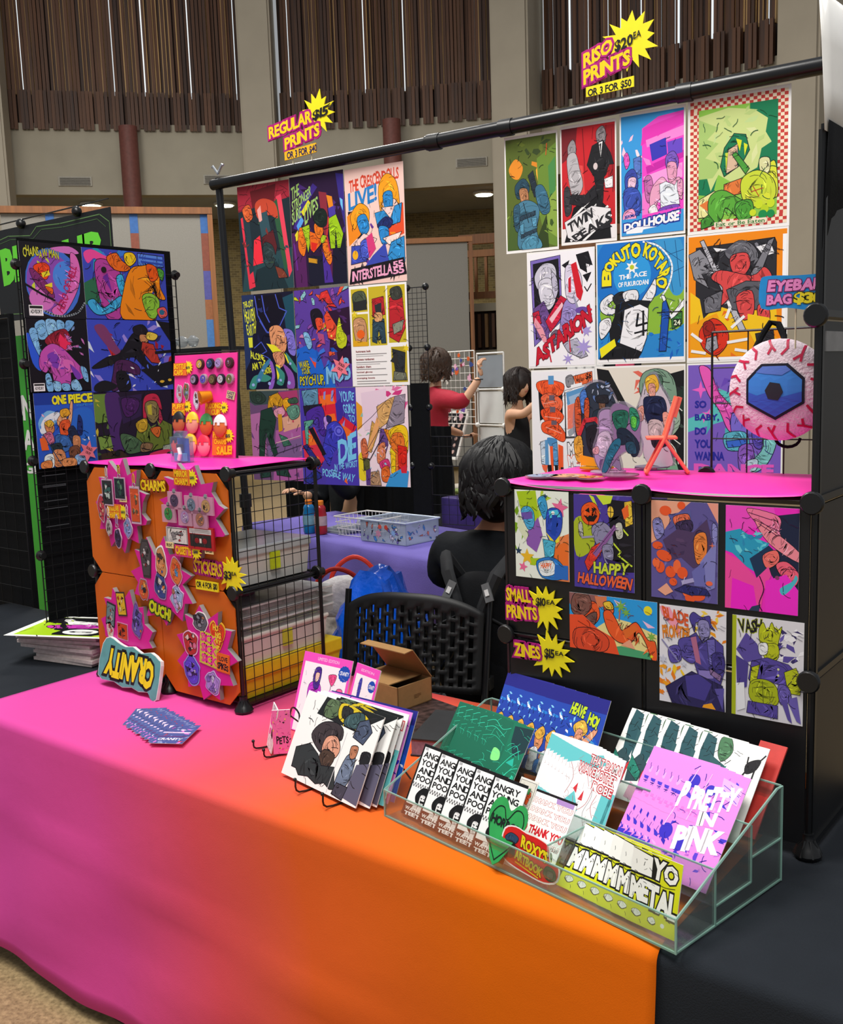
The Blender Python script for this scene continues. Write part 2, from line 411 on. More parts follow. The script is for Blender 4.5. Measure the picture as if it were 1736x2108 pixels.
ARTS['L3'] = """
r #f3cdc2 0 0 100 100
t #d8482f .03 - 0 .12 8 8 92 3 92 14 8 20 |THE CRESCENDOLLS; t #2b7fc4 .03 - 0 .08 6 21 54 15 54 29 6 36 |LIVE!
r #17162a 4 36 30 60; p #f08a1c 2 40 26 30 40 50 4 66; p #e8502a 60 44 98 34 98 60 66 66; z 3 12 #f08a1c,#e85a2a,#6a3a9a,#1a1a2e,#e84a8a 4 40 96 80 5 12
C #f2a01c 8 40 24 30 40 36 38 48 24 44 14 52; C #2a86cc 20 42 34 40 40 52 30 58 22 52; P #f6d2cc 12 64 30 56 52 62 44 68 26 74; C #f2a01c 58 18 72 8 88 16 92 36 84 30 66 30 60 40; C #2a86cc 66 24 80 24 80 38 72 42 66 34
P #2f8ed0 50 40 72 38 96 34 92 50 74 52 54 52; P #f6d2cc 62 36 84 36 76 46; C #1d2a66 54 50 68 44 80 48 74 54 58 54; C #2a86cc 56 52 72 54 70 66 60 66; P #f8dcd4 62 62 94 58 84 68 72 68; P #2f8ed0 76 66 98 62 98 84 66 84
P #3a4ab0 8 66 30 66 34 80 6 82; C #4a5cc8 24 64 36 62 38 76 26 78; e #f0b020 14 74 5 4; p #d83a7a 34 60 44 56 50 70 38 78; p #3a4ab0 44 76 66 66 72 84 28 86
P #17121a 6 86 96 80 100 94 2 99; t #f0a6c8 .03 - 0 .05 8 88 76 84 76 93 7 97 |INTERSTELLA; t #f0a6c8 .03 - 0 .05 78 83 94 82 95 87 78 88 |55; t #f0a6c8 .03 - 0 .05 78 88 95 87 96 93 78 93.5 |55; i 6 16 #151220 .7 6 30 96 84 10
"""
ARTS['L4'] = """
r #14162e 0 0 100 100; p #23345e 0 0 24 0 22 30 10 70 0 80; p #1c4a5c 78 6 100 2 100 56 84 44; p #0f0f1e 26 2 78 2 84 20 66 34 50 40 34 30
l #4a5cc8 2 26 2 30 22 44 38; l #4a5cc8 2 40 2 44 20 52 30; l #4a5cc8 1.6 66 2 72 16 86 20 72 34; l #4a5cc8 2.4 34 28 46 40 58 42; l #4a5cc8 1.4 20 56 34 50 44 60 30 64; w #4a5cc8 1.4 36 64 48 68 54 74; z 2 8 #2a3470,#1a1d44 20 4 80 60 4 10
t #dce03a .02 - 0 .15 2 6 22 5 22 13 3 14 |THR-OUT; t #dce03a .02 - 0 .15 3 15 24 14 25 29 5 30 |HEAVEN; t #dce03a .02 - 0 .15 6 31 26 28 24 42 8 43 |EARTH; t #dce03a .02 - 0 .1 10 45 16 45 16 55 11 55 |I; t #dce03a .02 - 0 .15 10 58 36 63 40 70 12 68 |ALONE; t #dce03a .02 - 0 .15 12 71 40 70 42 76 14 80 |AM THE; t #dce03a .02 - 0 .15 32 80 52 74 54 82 34 86 |HONORED
C #e0986a 52 36 70 34 82 44 82 58 72 64 58 60 52 50; C #7e72d0 78 38 94 40 100 52 98 66 86 62 84 48; p #e8e22c 44 52 60 54 74 62 66 66 56 62; C #d8906a 56 62 74 62 78 72 68 78 58 70; p #e8e22c 60 74 68 76 70 92 62 90; p #e8e22c 76 62 88 70 84 74
c #3a8a7c 6 96 16 86 36 84 50 88 40 92 24 92 18 99 8 99; c #3a7aa0 20 90 34 76 48 68 50 72 38 80 28 92; c #8a5ac0 48 72 54 72 58 86 52 99 44 99 52 86; c #3a8a7c 60 76 76 84 72 96 60 94 66 86; c #8a4ea8 74 74 92 84 94 99 80 99 82 88; c #3a8a7c 80 62 98 76 100 84 90 78
e #9ab0e8 14 95 3 1.6; e #9ab0e8 26 90 2.6 1.5; e #9ab0e8 46 94 2.8 1.8; e #9ab0e8 68 91 2.4 1.5; e #9ab0e8 84 94 3 2; e #9ab0e8 88 74 2.4 1.4; e #9ab0e8 34 80 2 1.2; i 7 18 #0c0c18 .8 30 36 98 98 10
"""
ARTS['L5'] = """
r #5a3c9a 0 0 100 100; Z 8 30 #e8563a,#c8d020,#8ac0c8,#5a3c9a,#8a4aa8,#d0304a 0 0 100 45 6 16; z 9 16 #e8563a,#c87ab0,#7ab0c8,#6a50b0 0 36 60 64 4 12
p #1c62c8 0 60 20 56 42 64 50 80 60 72 66 90 70 100 0 100; P #d8322e 50 4 62 2 70 14 78 20 64 18 54 10 46 12; p #2c1030 56 24 100 20 100 76 60 74 64 44; z 12 12 #4a2460,#301238,#582a70 62 22 100 76 6 16
C #1a1220 30 22 44 20 52 28 44 34 38 40 32 34; C #e24a2c 38 30 50 30 50 38 42 42; P #e24a2c 54 28 60 22 78 40 76 54 60 50; e #e8d860 60 42 1.6 1.2; e #e8d860 66 48 1.6 1.2; e #e8d860 72 52 1.6 1.2
C #bcc81c 78 36 82 30 86 42 94 50 90 60 78 60 74 50; C #7ab0d8 14 44 24 44 30 56 22 60; p #e24a2c 24 68 36 74 34 80; p #b04a7a 40 44 52 46 54 56 44 54; p #4a2c6a 58 64 74 62 76 72 60 74; p #e2562c 60 64 70 63 71 67 61 68; z 15 8 #2a52a8,#1a56b8,#3a72d8 10 62 70 90 5 12
t #c8c42c .02 #2a1a2a .06 .15 3 73 20 71 24 79 5 80 |WAKE; t #c8c42c .02 #2a1a2a .06 .15 8 80 22 78 24 85 8 87 |YOUR; t #c8c42c .02 #2a1a2a .06 .12 4 88 50 86 50 97 4 98 |PSYCH UP,; t #7ab8e0 .03 - 0 .12 54 78 96 70 98 94 54 96 |MOB
i 5 26 #14101c .8 4 4 96 92 12
"""
ARTS['L6'] = """
r #f4f3f0 0 0 100 100; r #c8b428 3 3 32 26; r #c8b428 34 2 64 60; r #c8b428 67 2 97 58; r #c8b428 3 28 32 60; r #b8a424 70 62 97 97
C #4a5440 6 8 26 6 30 20 10 22; p #26282a 6 16 30 14 31 24 6 25; P #b8242c 40 14 60 12 62 30 40 32; p #2a3034 44 20 56 18 56 28 46 30; P #2c4654 40 34 60 34 62 58 54 58 50 44 46 58 38 56; C #d8a06a 44 28 56 28 56 36 44 36
P #b8242c 70 14 92 10 96 44 84 58 68 52; P #8a8c7a 74 40 94 36 90 46 76 50; C #3c4038 72 6 88 4 92 14 76 16; C #c8946a 6 34 26 34 28 56 10 56; e #e8641c 18 48 7 4.4; s #e8d02a 8 28 6 2.6 5; s #e8d02a 96 64 7 2.8 6 10; p #e0a81c 4 54 30 56 30 60 4 60
P #2a3034 72 64 94 68 92 88 76 86; P #707464 74 86 94 88 96 95 72 95; p #2a2c2c 68 76 80 66 82 80
t #8a2a2a .02 - 0 0 8 64 34 66 |huttmans bolt; l #777 .7 8 68 62 68; l #999 .5 8 70 56 70; t #8a2a2a .02 - 0 0 8 72 40 74 |hotnece rumbumet; l #777 .7 8 76 62 76; l #999 .5 8 78 50 78; t #8a2a2a .02 - 0 0 8 79.5 34 81.5 |hundum thsm; l #777 .7 8 83 60 83; t #8a2a2a .02 - 0 0 8 85 36 87 |hotted gloves; l #777 .7 8 89 62 89; t #8a2a2a .02 - 0 0 8 91 40 93 |stomping boots; l #777 .7 8 95 60 95; l #777 .7 8 97.5 66 97.5
i 2 14 #1c1c1c .7 4 4 96 58 9
"""
ARTS['L7'] = """
r #6a4a72 0 0 100 100; p #3a4a4c 0 0 60 0 52 14 10 16 0 12; p #a83a6a 58 2 96 0 100 30 70 32; p #b06aa0 0 26 20 24 30 60 26 80 0 82; p #a85a9c 50 44 100 40 100 100 40 100; p #d8a088 64 30 100 24 100 40 66 46; p #7a5a8c 30 62 100 52 100 72 36 84; z 4 8 #8a4a90,#b070a8,#6a3f78 0 30 100 96 6 14
C #2a3c34 2 2 20 0 34 8 24 14 6 12; P #c8901c 40 6 58 2 70 12 64 18 48 16 40 24 36 18; C #e0a01c 66 12 78 8 82 18 74 24; C #d890a8 48 22 66 18 70 26 54 30; P #1e3a30 22 22 44 18 52 32 44 52 52 70 44 74 30 46 24 76 14 74 16 44
C #5a8a78 74 20 96 16 98 28 82 32; P #3a6a58 56 48 72 52 80 60 64 62; C #3a5a48 78 10 94 8 96 14 80 14; p #c8901c 56 26 64 26 64 44 56 46; r #e8b0a0 74 34 80 37; r #c83a5a 84 33 87 35; P #24423a 12 84 30 82 36 96 14 98; P #24423a 44 80 70 88 76 96 48 94
l #d8b8b8 1.2 50 58 98 50; l #3a2a44 1 40 72 100 60; i 6 24 #16141c .8 6 6 94 96 12
"""
ARTS['L8'] = """
r #4a3aa8 0 0 100 100; p #d82238 26 0 66 0 66 24 100 40 84 54 60 60 46 40; p #ee6a24 36 8 60 6 64 16 38 18; p #ee6a24 44 28 62 26 66 38 48 40; p #ee6a24 72 36 90 44 84 54 74 48; p #d83048 2 44 24 40 44 70 30 84 4 78; p #ee6a24 8 50 22 46 28 58 10 60; z 5 8 #f0822a,#e2304a,#c8283e 4 50 40 80 5 12
p #8a8ad0 44 4 48 3 46 12 43 11; p #8a8ad0 58 3 62 2 60 14 56 13; p #8a8ad0 74 38 80 32 78 40; P #5a8aa8 4 2 34 0 34 20 8 20; P #1e1a2c 6 18 40 16 38 24 8 28; C #4a2a98 12 24 36 18 44 26 44 48 34 46 32 30 18 38 12 34; P #5aa090 6 34 24 32 22 36 14 40 12 58 8 58
C #b88ae0 42 30 52 30 50 40 44 42; C #2c2060 48 28 56 30 54 36 48 34; C #3a3ab8 48 38 64 34 78 44 80 58 64 66 42 58 46 46; e #6a6ae0 68 44 8 5.4; e #3a3ab8 68 44 6 4; e #6a6ae0 68 44 3.6 2.4; P #3a3ab8 40 56 62 62 58 78 48 80 36 68; p #17141f 14 42 22 40 44 68 38 70; P #2c2a80 2 60 10 58 34 78 28 84; P #2c3490 0 96 24 84 34 92 12 100; p #3a2a98 64 16 78 8 76 30 66 36
p #4a3ab0 58 66 100 44 100 100 40 100 50 80; t #7ac8f2 .02 - 0 .12 72 3 98 4 96 13 74 16 |YOU'RE; t #7ac8f2 .02 - 0 .12 76 17 98 16 97 27 80 26 |GOING; t #7ac8f2 .02 - 0 .1 86 28 97 28 97 35 88 35 |TO
t #7ac8f2 .03 - 0 .05 66 54 98 45 96 72 66 78 |DIE; t #7ac8f2 .02 - 0 .1 58 78 98 74 98 81 58 85 |IN THE WORST; t #7ac8f2 .02 - 0 .15 36 82 94 88 90 97 36 91 |POSSIBLE WAY; i 6 24 #14102c .8 2 2 96 98 11; p #ee6a24 74 96 78 92 80 99
"""
ARTS['L9'] = """
r #f2dbe6 0 0 100 100; z 3 18 #d8488c,#e070a4,#d03a80 0 0 100 26 6 18; p #e8a02c 0 14 12 20 10 40 0 44; z 6 10 #e8a02c,#8ac0b0,#d8d8c0,#f2e8e4 0 24 40 60 4 10
p #e8cfe0 10 6 60 2 56 40 14 44; P #8f8494 76 10 96 8 92 36 56 42; P #d8a868 40 20 66 12 76 10 60 36 44 42; P #c89a4c 30 34 44 42 26 66 18 64; p #e8a86a 18 62 40 30 46 36 24 66; l #2a2030 .8 2 42 30 30 60 14; l #3a2a3a 1 44 42 18 64
c #e8d02a 0 70 14 66 16 92 0 92; P #6a4a90 46 42 58 42 60 58 50 74 38 72 42 56; C #e0825a 40 60 54 56 52 74 38 76; C #d8704a 6 56 16 52 20 68 10 74; P #5a5a34 10 72 22 72 22 84 10 84; P #e88a1e 52 42 72 44 76 60 64 58; C #f2c81c 62 44 84 38 98 44 96 66 80 62 68 54; C #e8782a 68 48 86 46 92 58 82 66 70 60; P #d8281c 78 58 96 60 94 84 78 84; P #e8782a 64 50 78 60 78 86 70 84; P #f2c81c 64 60 74 66 72 88 64 86
C #d83a7a 42 76 58 72 62 80 48 84; C #e0682a 46 82 60 80 60 94 46 94; P #b08a6a 22 86 40 84 44 99 22 99; p #5a3a84 14 84 24 82 22 99 14 99; p #3a96d8 62 88 82 82 98 84 94 100 52 100; p #d8283a 82 80 94 78 94 86 84 86; l #1c1824 1.4 22 74 40 58 52 48; z 8 10 #f6e8ea,#8ac8e0,#e0a0b4 20 60 60 90 2 5; i 6 24 #2a1c28 .7 4 30 96 98 11
"""
ARTS['W1'] = """
r #14141c 0 0 100 100; e #3f6fd0 50 52 44 46; e #8a4ab0 46 52 38 40; e #d072c0 30 74 20 16; e #4a86e0 72 44 22 22; c #d072c0 50 6 80 2 96 10 80 12 60 10; z 4 16 #4a5cc0,#8ad0e0,#c8d83a,#7a3aa0,#5a90e0 12 20 88 86 4 12
C #e8441c 20 32 36 26 46 32 40 48 28 44; C #7a2a6a 14 36 24 38 46 60 50 72 40 70 20 52; p #e8d82a 32 40 44 36 46 42 34 46; p #e8d82a 36 56 48 52 48 58 40 60; C #e8641c 36 58 48 60 46 68; l #15131a 3 6 56 30 68 50 76
C #d86ab8 82 10 92 16 96 36 88 62 66 92 50 96 44 88 64 74 78 50 80 26; t #b81c5a .02 - 0 .1 52 86 80 26 92 30 62 94 |HERO OF HELL; t #c8c83a .02 #23301a .04 .25 6 4 62 9 62 22 6 20 |CHAINSAW MAN
w #b8c8d0 2.6 32 90 50 96 70 96 88 90 99 78; w #3a4450 1 32 90 50 96 70 96 88 90 99 78; r #f0f0f0 8 83 30 97; r #222 9 84 29 87.5; t #222 .03 - 0 0 10 89 28 94 |ADVISORY; i 3 20 #14121c .9 8 20 96 94 12
"""
ARTS['W2'] = """
r #3a4ab8 0 0 100 100; z 3 12 #5a2a98,#e83a8a,#3a7ad8,#2a9ab8 0 0 60 40 5 14; c #e84a9a 2 8 12 2 28 10 34 4 40 20 30 14 22 22 14 14 6 22; p #2a6a4a 0 50 14 40 22 70 10 84 0 80
C #b0409a 14 20 30 16 44 34 46 66 40 98 24 99 16 66; p #6a2a9a 22 40 28 34 32 62; C #e86a1a 28 12 40 4 46 14 56 24 50 30 36 28; C #f0c81c 50 4 60 2 64 12 56 22 50 16; C #3ab0e0 38 40 46 36 48 62 42 64; C #3aa8dc 2 78 10 72 20 84 34 72 42 66 46 74 30 90 12 94
P #5a8ae8 66 2 98 4 98 20 66 20; l #2a4ab0 2 68 8 98 10; l #2a4ab0 2 70 14 98 16; C #f08a14 56 26 70 20 84 18 92 30 92 50 98 68 88 66 84 48 76 60 84 98 42 99 46 56; C #e85a14 76 18 88 20 90 36 80 42; C #4a9a3a 90 22 98 26 96 40 92 36; C #8ac43a 68 66 80 60 90 72 84 96 74 94; C #e05a5a 86 84 96 80 99 92 90 97; e #2a6a8a 92 88 3.4 4; i 6 26 #2a1a30 .6 6 8 96 96 9
"""
ARTS['W3'] = """
r #0e0c16 0 0 100 100; c #2a5ad8 0 20 14 34 20 70 6 60; C #7ab8e8 14 8 30 2 34 24 20 28; C #8ac4ee 32 2 48 2 50 20 36 24; C #7ab8e8 50 2 62 4 62 18 52 20; C #7ab8e8 4 18 16 14 20 40 28 50 18 52; C #6aa8e0 66 2 80 4 70 16 62 18
C #8a1a2e 28 30 44 18 64 14 72 30 66 44 40 40; p #e82a5a 50 30 54 20 60 26 66 19 70 34 66 42 54 42; Z 5 10 #7a9ad0,#c070b8,#5a4a90 66 8 94 50 5 14
C #c050b0 20 46 38 34 56 40 74 56 92 76 80 84 68 70 64 92 40 90 34 66 26 74 16 66; c #7a3ab0 30 50 46 46 50 66 38 66; c #d868b8 56 56 72 60 70 74 58 70; c #7a3ab0 66 62 84 78 76 84; l #6a2a98 1.6 24 60 44 60 62 70; l #e08ad0 1.2 42 42 52 56 46 70; z 7 10 #d870c0,#8a3aa8,#b848a0,#6a3ab8 24 40 84 88 3 8
C #7ab8e8 24 78 32 76 36 98 26 99; C #8ac4ee 36 86 48 88 48 99 38 99; C #7ab8e8 50 90 62 90 64 99 52 99; C #8ac4ee 66 88 76 84 84 99 68 99; C #7ab8e8 84 66 94 70 96 88 88 84; r #f2f2f2 4 88 22 99; r #222 5 89 21 91.5; t #222 .03 - 0 0 6 93 20 97 |ADVISORY; i 6 18 #1a0f24 .8 14 20 92 96 10
"""
ARTS['W4'] = """
r #3a4ac0 0 0 100 100; z 3 18 #7a6ad0,#4a6ae0,#9a8ae0,#2a2a60,#e8e8f4 0 0 100 100 5 14; z 4 16 #b8242c,#a01c2a,#d0e0f0 0 10 100 96 5 14; c #7a3a6a 8 10 20 8 32 34 40 50 30 48 16 28
C #16161e 2 66 20 52 36 46 52 20 66 14 72 34 66 52 76 66 92 78 84 80 64 66 52 52 34 58 14 66; C #1c1a22 54 10 66 6 72 16 64 22 56 20; C #c88a5a 62 20 72 22 70 32 62 30; C #e8c84a 72 16 84 20 80 28 70 26; P #b8382c 64 30 78 34 86 62 74 60 62 42
C #4a2050 30 58 44 56 58 66 56 78 36 72 32 96 22 97 26 74; C #16161e 30 74 42 74 46 96 32 99; c #16161e 4 90 16 84 30 92 20 99 4 99; p #16161e 60 70 100 58 100 92 84 96; p #15131a 84 0 100 2 100 30; l #17151c 3 80 46 99 44; e #e8b83a 86 88 3 2; e #e8b83a 96 86 2.4 2; z 8 16 #e8ecf4,#16161e,#5a7ae8 4 60 96 98 1 4; i 3 20 #0e0c14 .7 4 6 96 96 8
"""
ARTS['W5'] = """
r #2a5ac8 0 0 100 100; r #1a3a9a 0 0 100 16; c #2a6ad0 60 30 96 26 98 80 70 84; c #7ab8e8 4 40 20 24 40 30 30 44 14 60; c #e8eef4 6 50 14 34 34 26 46 32 26 40 16 56; z 4 20 #f4f4fa,#7ac0f0,#4a90e0,#e8b0c8 4 24 44 60 2 6; z 8 10 #f4f4fa,#7a90e8 60 60 98 90 2 5
t #f0e824 .05 #1a2a5a .03 0 30 5 53 4 53 15 30 16 |ONE; t #f0e824 .05 #1a2a5a .03 0 58 4 98 3 98 14 58 15 |PIECE; t #3a90e0 .02 - 0 0 70 17 98 16 98 19 70 20 |VOLUMES 1-23
C #e8a878 36 36 46 28 54 36 60 14 64 16 58 44 46 50 36 44; C #e85a2a 40 40 56 38 54 56 40 58; C #e8a82a 42 24 54 22 58 30 48 34 42 32; C #d88858 14 42 26 38 30 50 20 56; C #e8b83a 14 40 24 36 30 42 22 46; C #c86a8a 10 56 24 52 28 66 14 68; C #3a6ab0 30 58 52 60 56 76 36 80; C #1e2a4a 52 52 62 46 70 62 60 72; C #1a2a6a 72 32 78 40 76 58 68 56; C #d0885a 60 60 72 62 70 78 60 78
C #23323a 22 70 38 68 40 78 26 80; C #d88a5a 24 78 42 78 44 96 26 99; C #e8f0f0 10 84 24 82 24 99 10 99; C #e88a4a 4 92 20 90 20 100 4 100; C #7a4a34 52 76 68 74 70 90 54 92; C #8ab0e0 62 86 80 86 82 98 60 98; C #e8945a 40 90 60 90 62 100 40 100; p #e8642a 4 60 14 58 18 76 6 76; l #2a4a6a 1.4 10 54 36 96; i 3 22 #16203a .7 6 26 90 98 9
"""
ARTS['W6'] = """
r #23182e 0 0 100 100; p #6a8a3a 0 2 16 2 18 40 6 44 0 40; z 4 10 #8ab04a,#5a7a34,#c8b83a,#3a5a2a 0 2 18 92 3 8; l #1a2016 1.6 0 44 18 42; l #1a2016 1.6 0 62 20 60; l #1a2016 1.6 8 44 10 62; p #7a9a44 2 62 20 60 24 78 4 80; c #4a2a6a 14 4 30 2 34 30 28 60 34 92 22 90 16 50; p #32204a 30 8 60 4 58 36 34 46; C #4a2060 34 10 56 12 52 30 38 36; p #3a2a1e 4 86 30 82 40 98 4 98
C #c82a4a 62 12 72 4 82 8 86 28 82 26 76 16 66 24 64 58 60 44; C #8a7a4a 64 18 78 16 82 34 74 48 66 40; p #c8b83a 66 22 72 20 72 36 67 34; C #b83050 82 26 86 46 80 56; P #6a7a2e 52 50 66 46 74 62 86 44 98 52 96 84 60 90 46 80; C #c8a02a 50 46 64 40 64 56 54 60; C #d86a2a 68 56 82 54 78 70; C #4a6a4a 30 60 48 66 60 84 40 90 32 80; C #8a6a4a 56 76 70 78 66 88 54 88; P #a8b0a0 84 82 98 80 96 90 82 92; c #d8305a 66 92 90 88 98 96 70 99; i 6 24 #120e18 .9 4 6 96 96 11
"""
ARTS['R1'] = """
r #5a6a2a 0 0 100 100; z 3 14 #e08a2a,#d0622a,#3a4a26,#6a7a2e 0 2 100 44 8 20; c #e8902c 6 26 20 18 34 26 26 36 12 34; c #f0b03a 60 30 78 28 88 42 72 50; p #6a8a34 62 20 100 8 100 100 78 96 66 70; p #8aa846 76 60 100 46 100 92 84 86; p #49622c 8 70 30 60 30 100 0 100; p #4a8a4a 84 28 98 20 98 50 86 56; p #334420 60 92 80 70 84 100 60 100; z 6 10 #3f5a26,#7a9a3a,#2c3c20 0 40 100 96 5 12
P #24303a 44 34 54 30 66 52 56 54; C #2a4a5c 18 42 34 36 46 42 44 50 28 54 20 52; C #b07a54 26 46 42 46 44 58 32 60; C #3a6a84 58 46 72 44 84 56 86 68 72 70 62 60; C #4a7e98 16 62 34 56 54 58 66 66 60 84 66 99 24 99 22 80 14 74; P #2c4252 26 70 58 66 58 70 26 74; P #2c4252 28 86 60 82 60 85 28 90; P #5a9ab8 26 78 34 76 34 86 27 86; P #5a9ab8 50 72 60 72 60 80 52 80; C #335a70 14 62 26 60 24 82 16 80; C #5090ac 34 92 50 88 66 92 68 100 30 100; l #1e2c34 1.4 34 58 44 76; l #e84a2a 1.2 82 8 80 18; i 4 24 #18241c .8 6 6 96 98 10
"""
ARTS['R2'] = """
r #c8242c 0 0 100 100; r #ece8e8 0 88 100 100; p #7a2028 0 0 30 0 26 22 0 30; p #e04a48 10 30 40 34 44 60 14 66; p #a01c24 76 2 100 2 100 60 88 50; l #7a141c 1.4 40 2 44 40; l #7a141c 1.4 84 2 78 46; l #7a141c 1.4 94 6 96 60; l #7a141c 1 60 2 58 12
P #17161a 22 70 60 60 88 74 92 100 4 100; l #efefef 4 8 84 60 62; l #efefef 4 10 92 74 66; l #efefef 4 16 99 86 72; l #efefef 4 40 100 92 80; C #9a9498 12 16 22 10 28 18 24 26 14 26; C #b8b4b8 10 26 26 22 34 36 40 52 26 62 16 54; C #3a3a3e 4 54 14 52 18 72 6 76
C #8c8488 66 6 78 2 84 10 80 18 68 16; P #1f1e22 58 18 78 14 92 26 98 36 88 36 84 44 72 50 60 44 48 34; P #f0f0f0 70 16 78 15 74 30; p #17161a 72 17 75 17 74 28; P #1f1e22 60 40 80 42 78 64 72 84 64 82 66 62; P #26252a 62 52 44 60 18 58 14 66 40 70 66 62; P #26252a 62 80 78 84 94 90 72 92; e #d8c8c8 64 36 4 3; P #f0eef0 80 48 96 46 96 56 82 56
P #e8e6e8 4 82 56 70 92 74 90 84 26 100 10 96; t #2a2a2e .04 - 0 0 10 84 56 72 58 80 14 92 |TWIN; t #2a2a2e .04 - 0 0 18 95 92 76 94 86 26 99 |PEAKS; i 5 16 #141216 .8 8 6 96 66 10
"""
ARTS['R3'] = """
r #3a9ade 0 0 100 100; z 2 5 #f4e0ec,#f8c8e0 0 14 34 36 5 14; p #f048c8 34 12 60 4 100 2 100 82 34 84; p #e838b8 36 12 100 4 100 12 60 20 32 26; p #f88ada 40 22 100 14 100 22 42 28; p #c828a8 40 44 100 34 100 40 42 50; p #3a3ab8 46 26 72 22 74 36 50 40; p #6a4ac8 74 26 98 24 98 36 76 38; p #f8a0e0 36 52 98 44 98 56 40 62; p #f47ad0 34 66 60 60 60 86 34 86; z 5 8 #e838b8,#f48ad8,#d030b0 40 10 100 80 6 14
C #e85ac0 4 34 10 30 14 38 8 44; P #5a7ac8 20 36 32 34 32 52 22 54; C #3a4aa8 6 50 18 44 26 50 26 62 10 66; C #e8c0d8 12 52 24 52 22 60 12 62; C #3a52b0 4 62 22 60 32 68 30 82 8 84; C #f0a0c8 4 80 20 78 24 90 4 90; C #7a5ac0 72 38 84 34 92 42 88 50 74 48; C #e8a0c0 74 44 88 44 88 56 78 60; C #c870b0 38 54 48 52 52 64 46 74 40 70
C #e8a4c4 50 62 66 54 78 60 94 56 98 74 86 70 62 72 52 84 46 74; P #eaf0f8 62 60 72 58 86 62 90 58 94 78 64 80; C #f4f0f4 44 80 54 76 60 84 50 88; C #7a4ab8 62 80 92 78 92 88 64 88; C #e8a0c0 90 60 98 58 98 70 92 70
r #3a9ade 0 86 100 100; p #f048c8 34 84 96 80 96 86 34 88; t #1f3a9a .02 - 0 0 5 83 30 81 30 84.5 5 86 |JERMA'S; t #f6f6fa .05 #1f3a9a .12 .05 5 90 93 83 92 91 5 96 |DOLLHOUSE; p #f4f6fa 8 96 26 93 60 94.5 36 96 34 98.5 8 98.5; l #1f3a9a .8 8 96 26 93 60 94.5; i 5 16 #2a2a7a .7 6 20 98 84 9
"""
ARTS['R4'] = """
r #f0e0c4 0 0 100 100; k #c8403a 26 3 0 0 100 7.5; k #c8403a 26 3 0 92.5 100 100; k #c8403a 3 34 0 7.5 11 92.5; k #c8403a 3 34 89 7.5 100 92.5
r #8ac44a 9 7 90 93; r #157a50 62 7 90 60; p #157a50 9 44 30 56 24 74 9 72; p #c8d88a 9 12 40 8 66 12 80 20 78 30 84 38 74 42 70 56 58 60 46 66 30 58 22 70 16 54 9 58; p #a8c872 9 14 30 22 18 30 30 34 16 44 34 50 24 60 9 60; z 3 12 #d8e0a0,#b8d080,#c0d890 12 10 76 46 5 12
P #157a50 36 38 46 28 58 30 62 42 54 52 36 60 32 52; P #d8b89a 40 40 50 36 50 54 38 58; p #d8e02a 48 32 54 34 52 42; p #d8e02a 56 36 60 38 57 46; p #c8d83a 37 42 40 42 38 56; P #4a9a3a 44 44 48 42 62 56 58 60; C #d8e03a 74 62 86 52 90 62 90 80 76 74; P #e07a3a 36 66 58 62 56 74 36 76; P #e8e49a 9 76 26 70 40 84 24 90 9 90; p #e07a3a 10 80 22 76 20 86
C #d8d8a0 72 50 82 50 82 60 74 62; C #c8d83a 54 64 70 58 86 66 88 80 70 86 56 80; C #5aa83a 20 76 34 70 52 78 66 86 62 96 50 92 38 84 34 92 22 96; C #4a9a34 48 82 64 80 66 92 52 95; P #3f8a30 12 92 20 88 28 96 12 99; e #c8dc2a 72 84 4 3.4; e #b8d024 78 88 4 3.4; e #c8dc2a 84 84 4 3.4; e #1a8a4a 76 92 4.4 3.4; e #1a8a4a 84 92 4 3; e #c8dc2a 66 90 3.4 2.6; e #d8e03a 80 79 3.6 3; r #f0e0c4 26 94.5 80 98.5; t #2a7a3a .02 - 0 0 28 95 78 98 |Eat or Be Eaten; i 4 20 #1a5a34 .7 12 10 88 92 9; l #b83a2a .8 66 70 72 78; l #b83a2a .8 64 74 76 72
"""
ARTS['R5'] = """
r #f3f1f6 0 0 100 100; P #7a68b8 4 6 50 3 52 60 8 82; P #17151b 8 9 47 6 49 58 11 76; P #17151b 74 4 92 2 98 14 88 12 90 20 80 16; P #17151b 84 22 96 20 90 28; p #17151b 52 12 64 8 60 16; l #17151b 1.6 86 32 90 36 96 30
C #c8c6d4 10 20 22 10 38 10 44 18 40 30 28 24 16 32; C #d4d2de 16 26 32 22 42 30 42 42 32 50 20 44; C #bcb8cc 36 18 44 22 46 34 40 40; P #6a4a8a 8 48 24 42 34 56 30 78 12 74; P #c81c3c 26 60 50 38 60 42 58 52 34 70; p #f0c0c8 32 58 52 44 54 47 36 62; P #c81c3c 6 52 16 50 20 62 8 62; C #9a8ac8 56 44 70 40 74 56 60 66 48 74 50 58
C #d8d0e4 58 14 72 14 82 24 80 40 68 46 58 38; p #d01c2c 66 12 74 10 84 36 80 44 74 40; p #c81c34 62 24 66 22 66 36 62 36; l #9a9ab0 3 70 40 78 54; e #6a4aa0 82 52 10 3; P #b0aec0 52 80 74 76 90 92 80 94 60 88; s #a898d8 84 84 13 5 8; s #a898d8 88 70 9 4 7; s #a898d8 60 94 9 3 7; C #6a5a70 34 72 44 68 46 78 36 82; p #e89aa8 10 56 22 66 30 80 22 78 8 62
t #c81830 .05 #5a0c18 .035 .1 8 86 92 48 96 62 12 99 |ASTARION; e #c81830 95 52 1.8 1; e #c81830 95 56 1.8 1; l #c81830 2 14 92 12 98; l #c81830 2 32 90 34 96; l #c81830 1.6 62 72 64 88; l #c81830 2 80 66 82 72; i 6 26 #3a3644 .6 6 12 70 80 9
"""
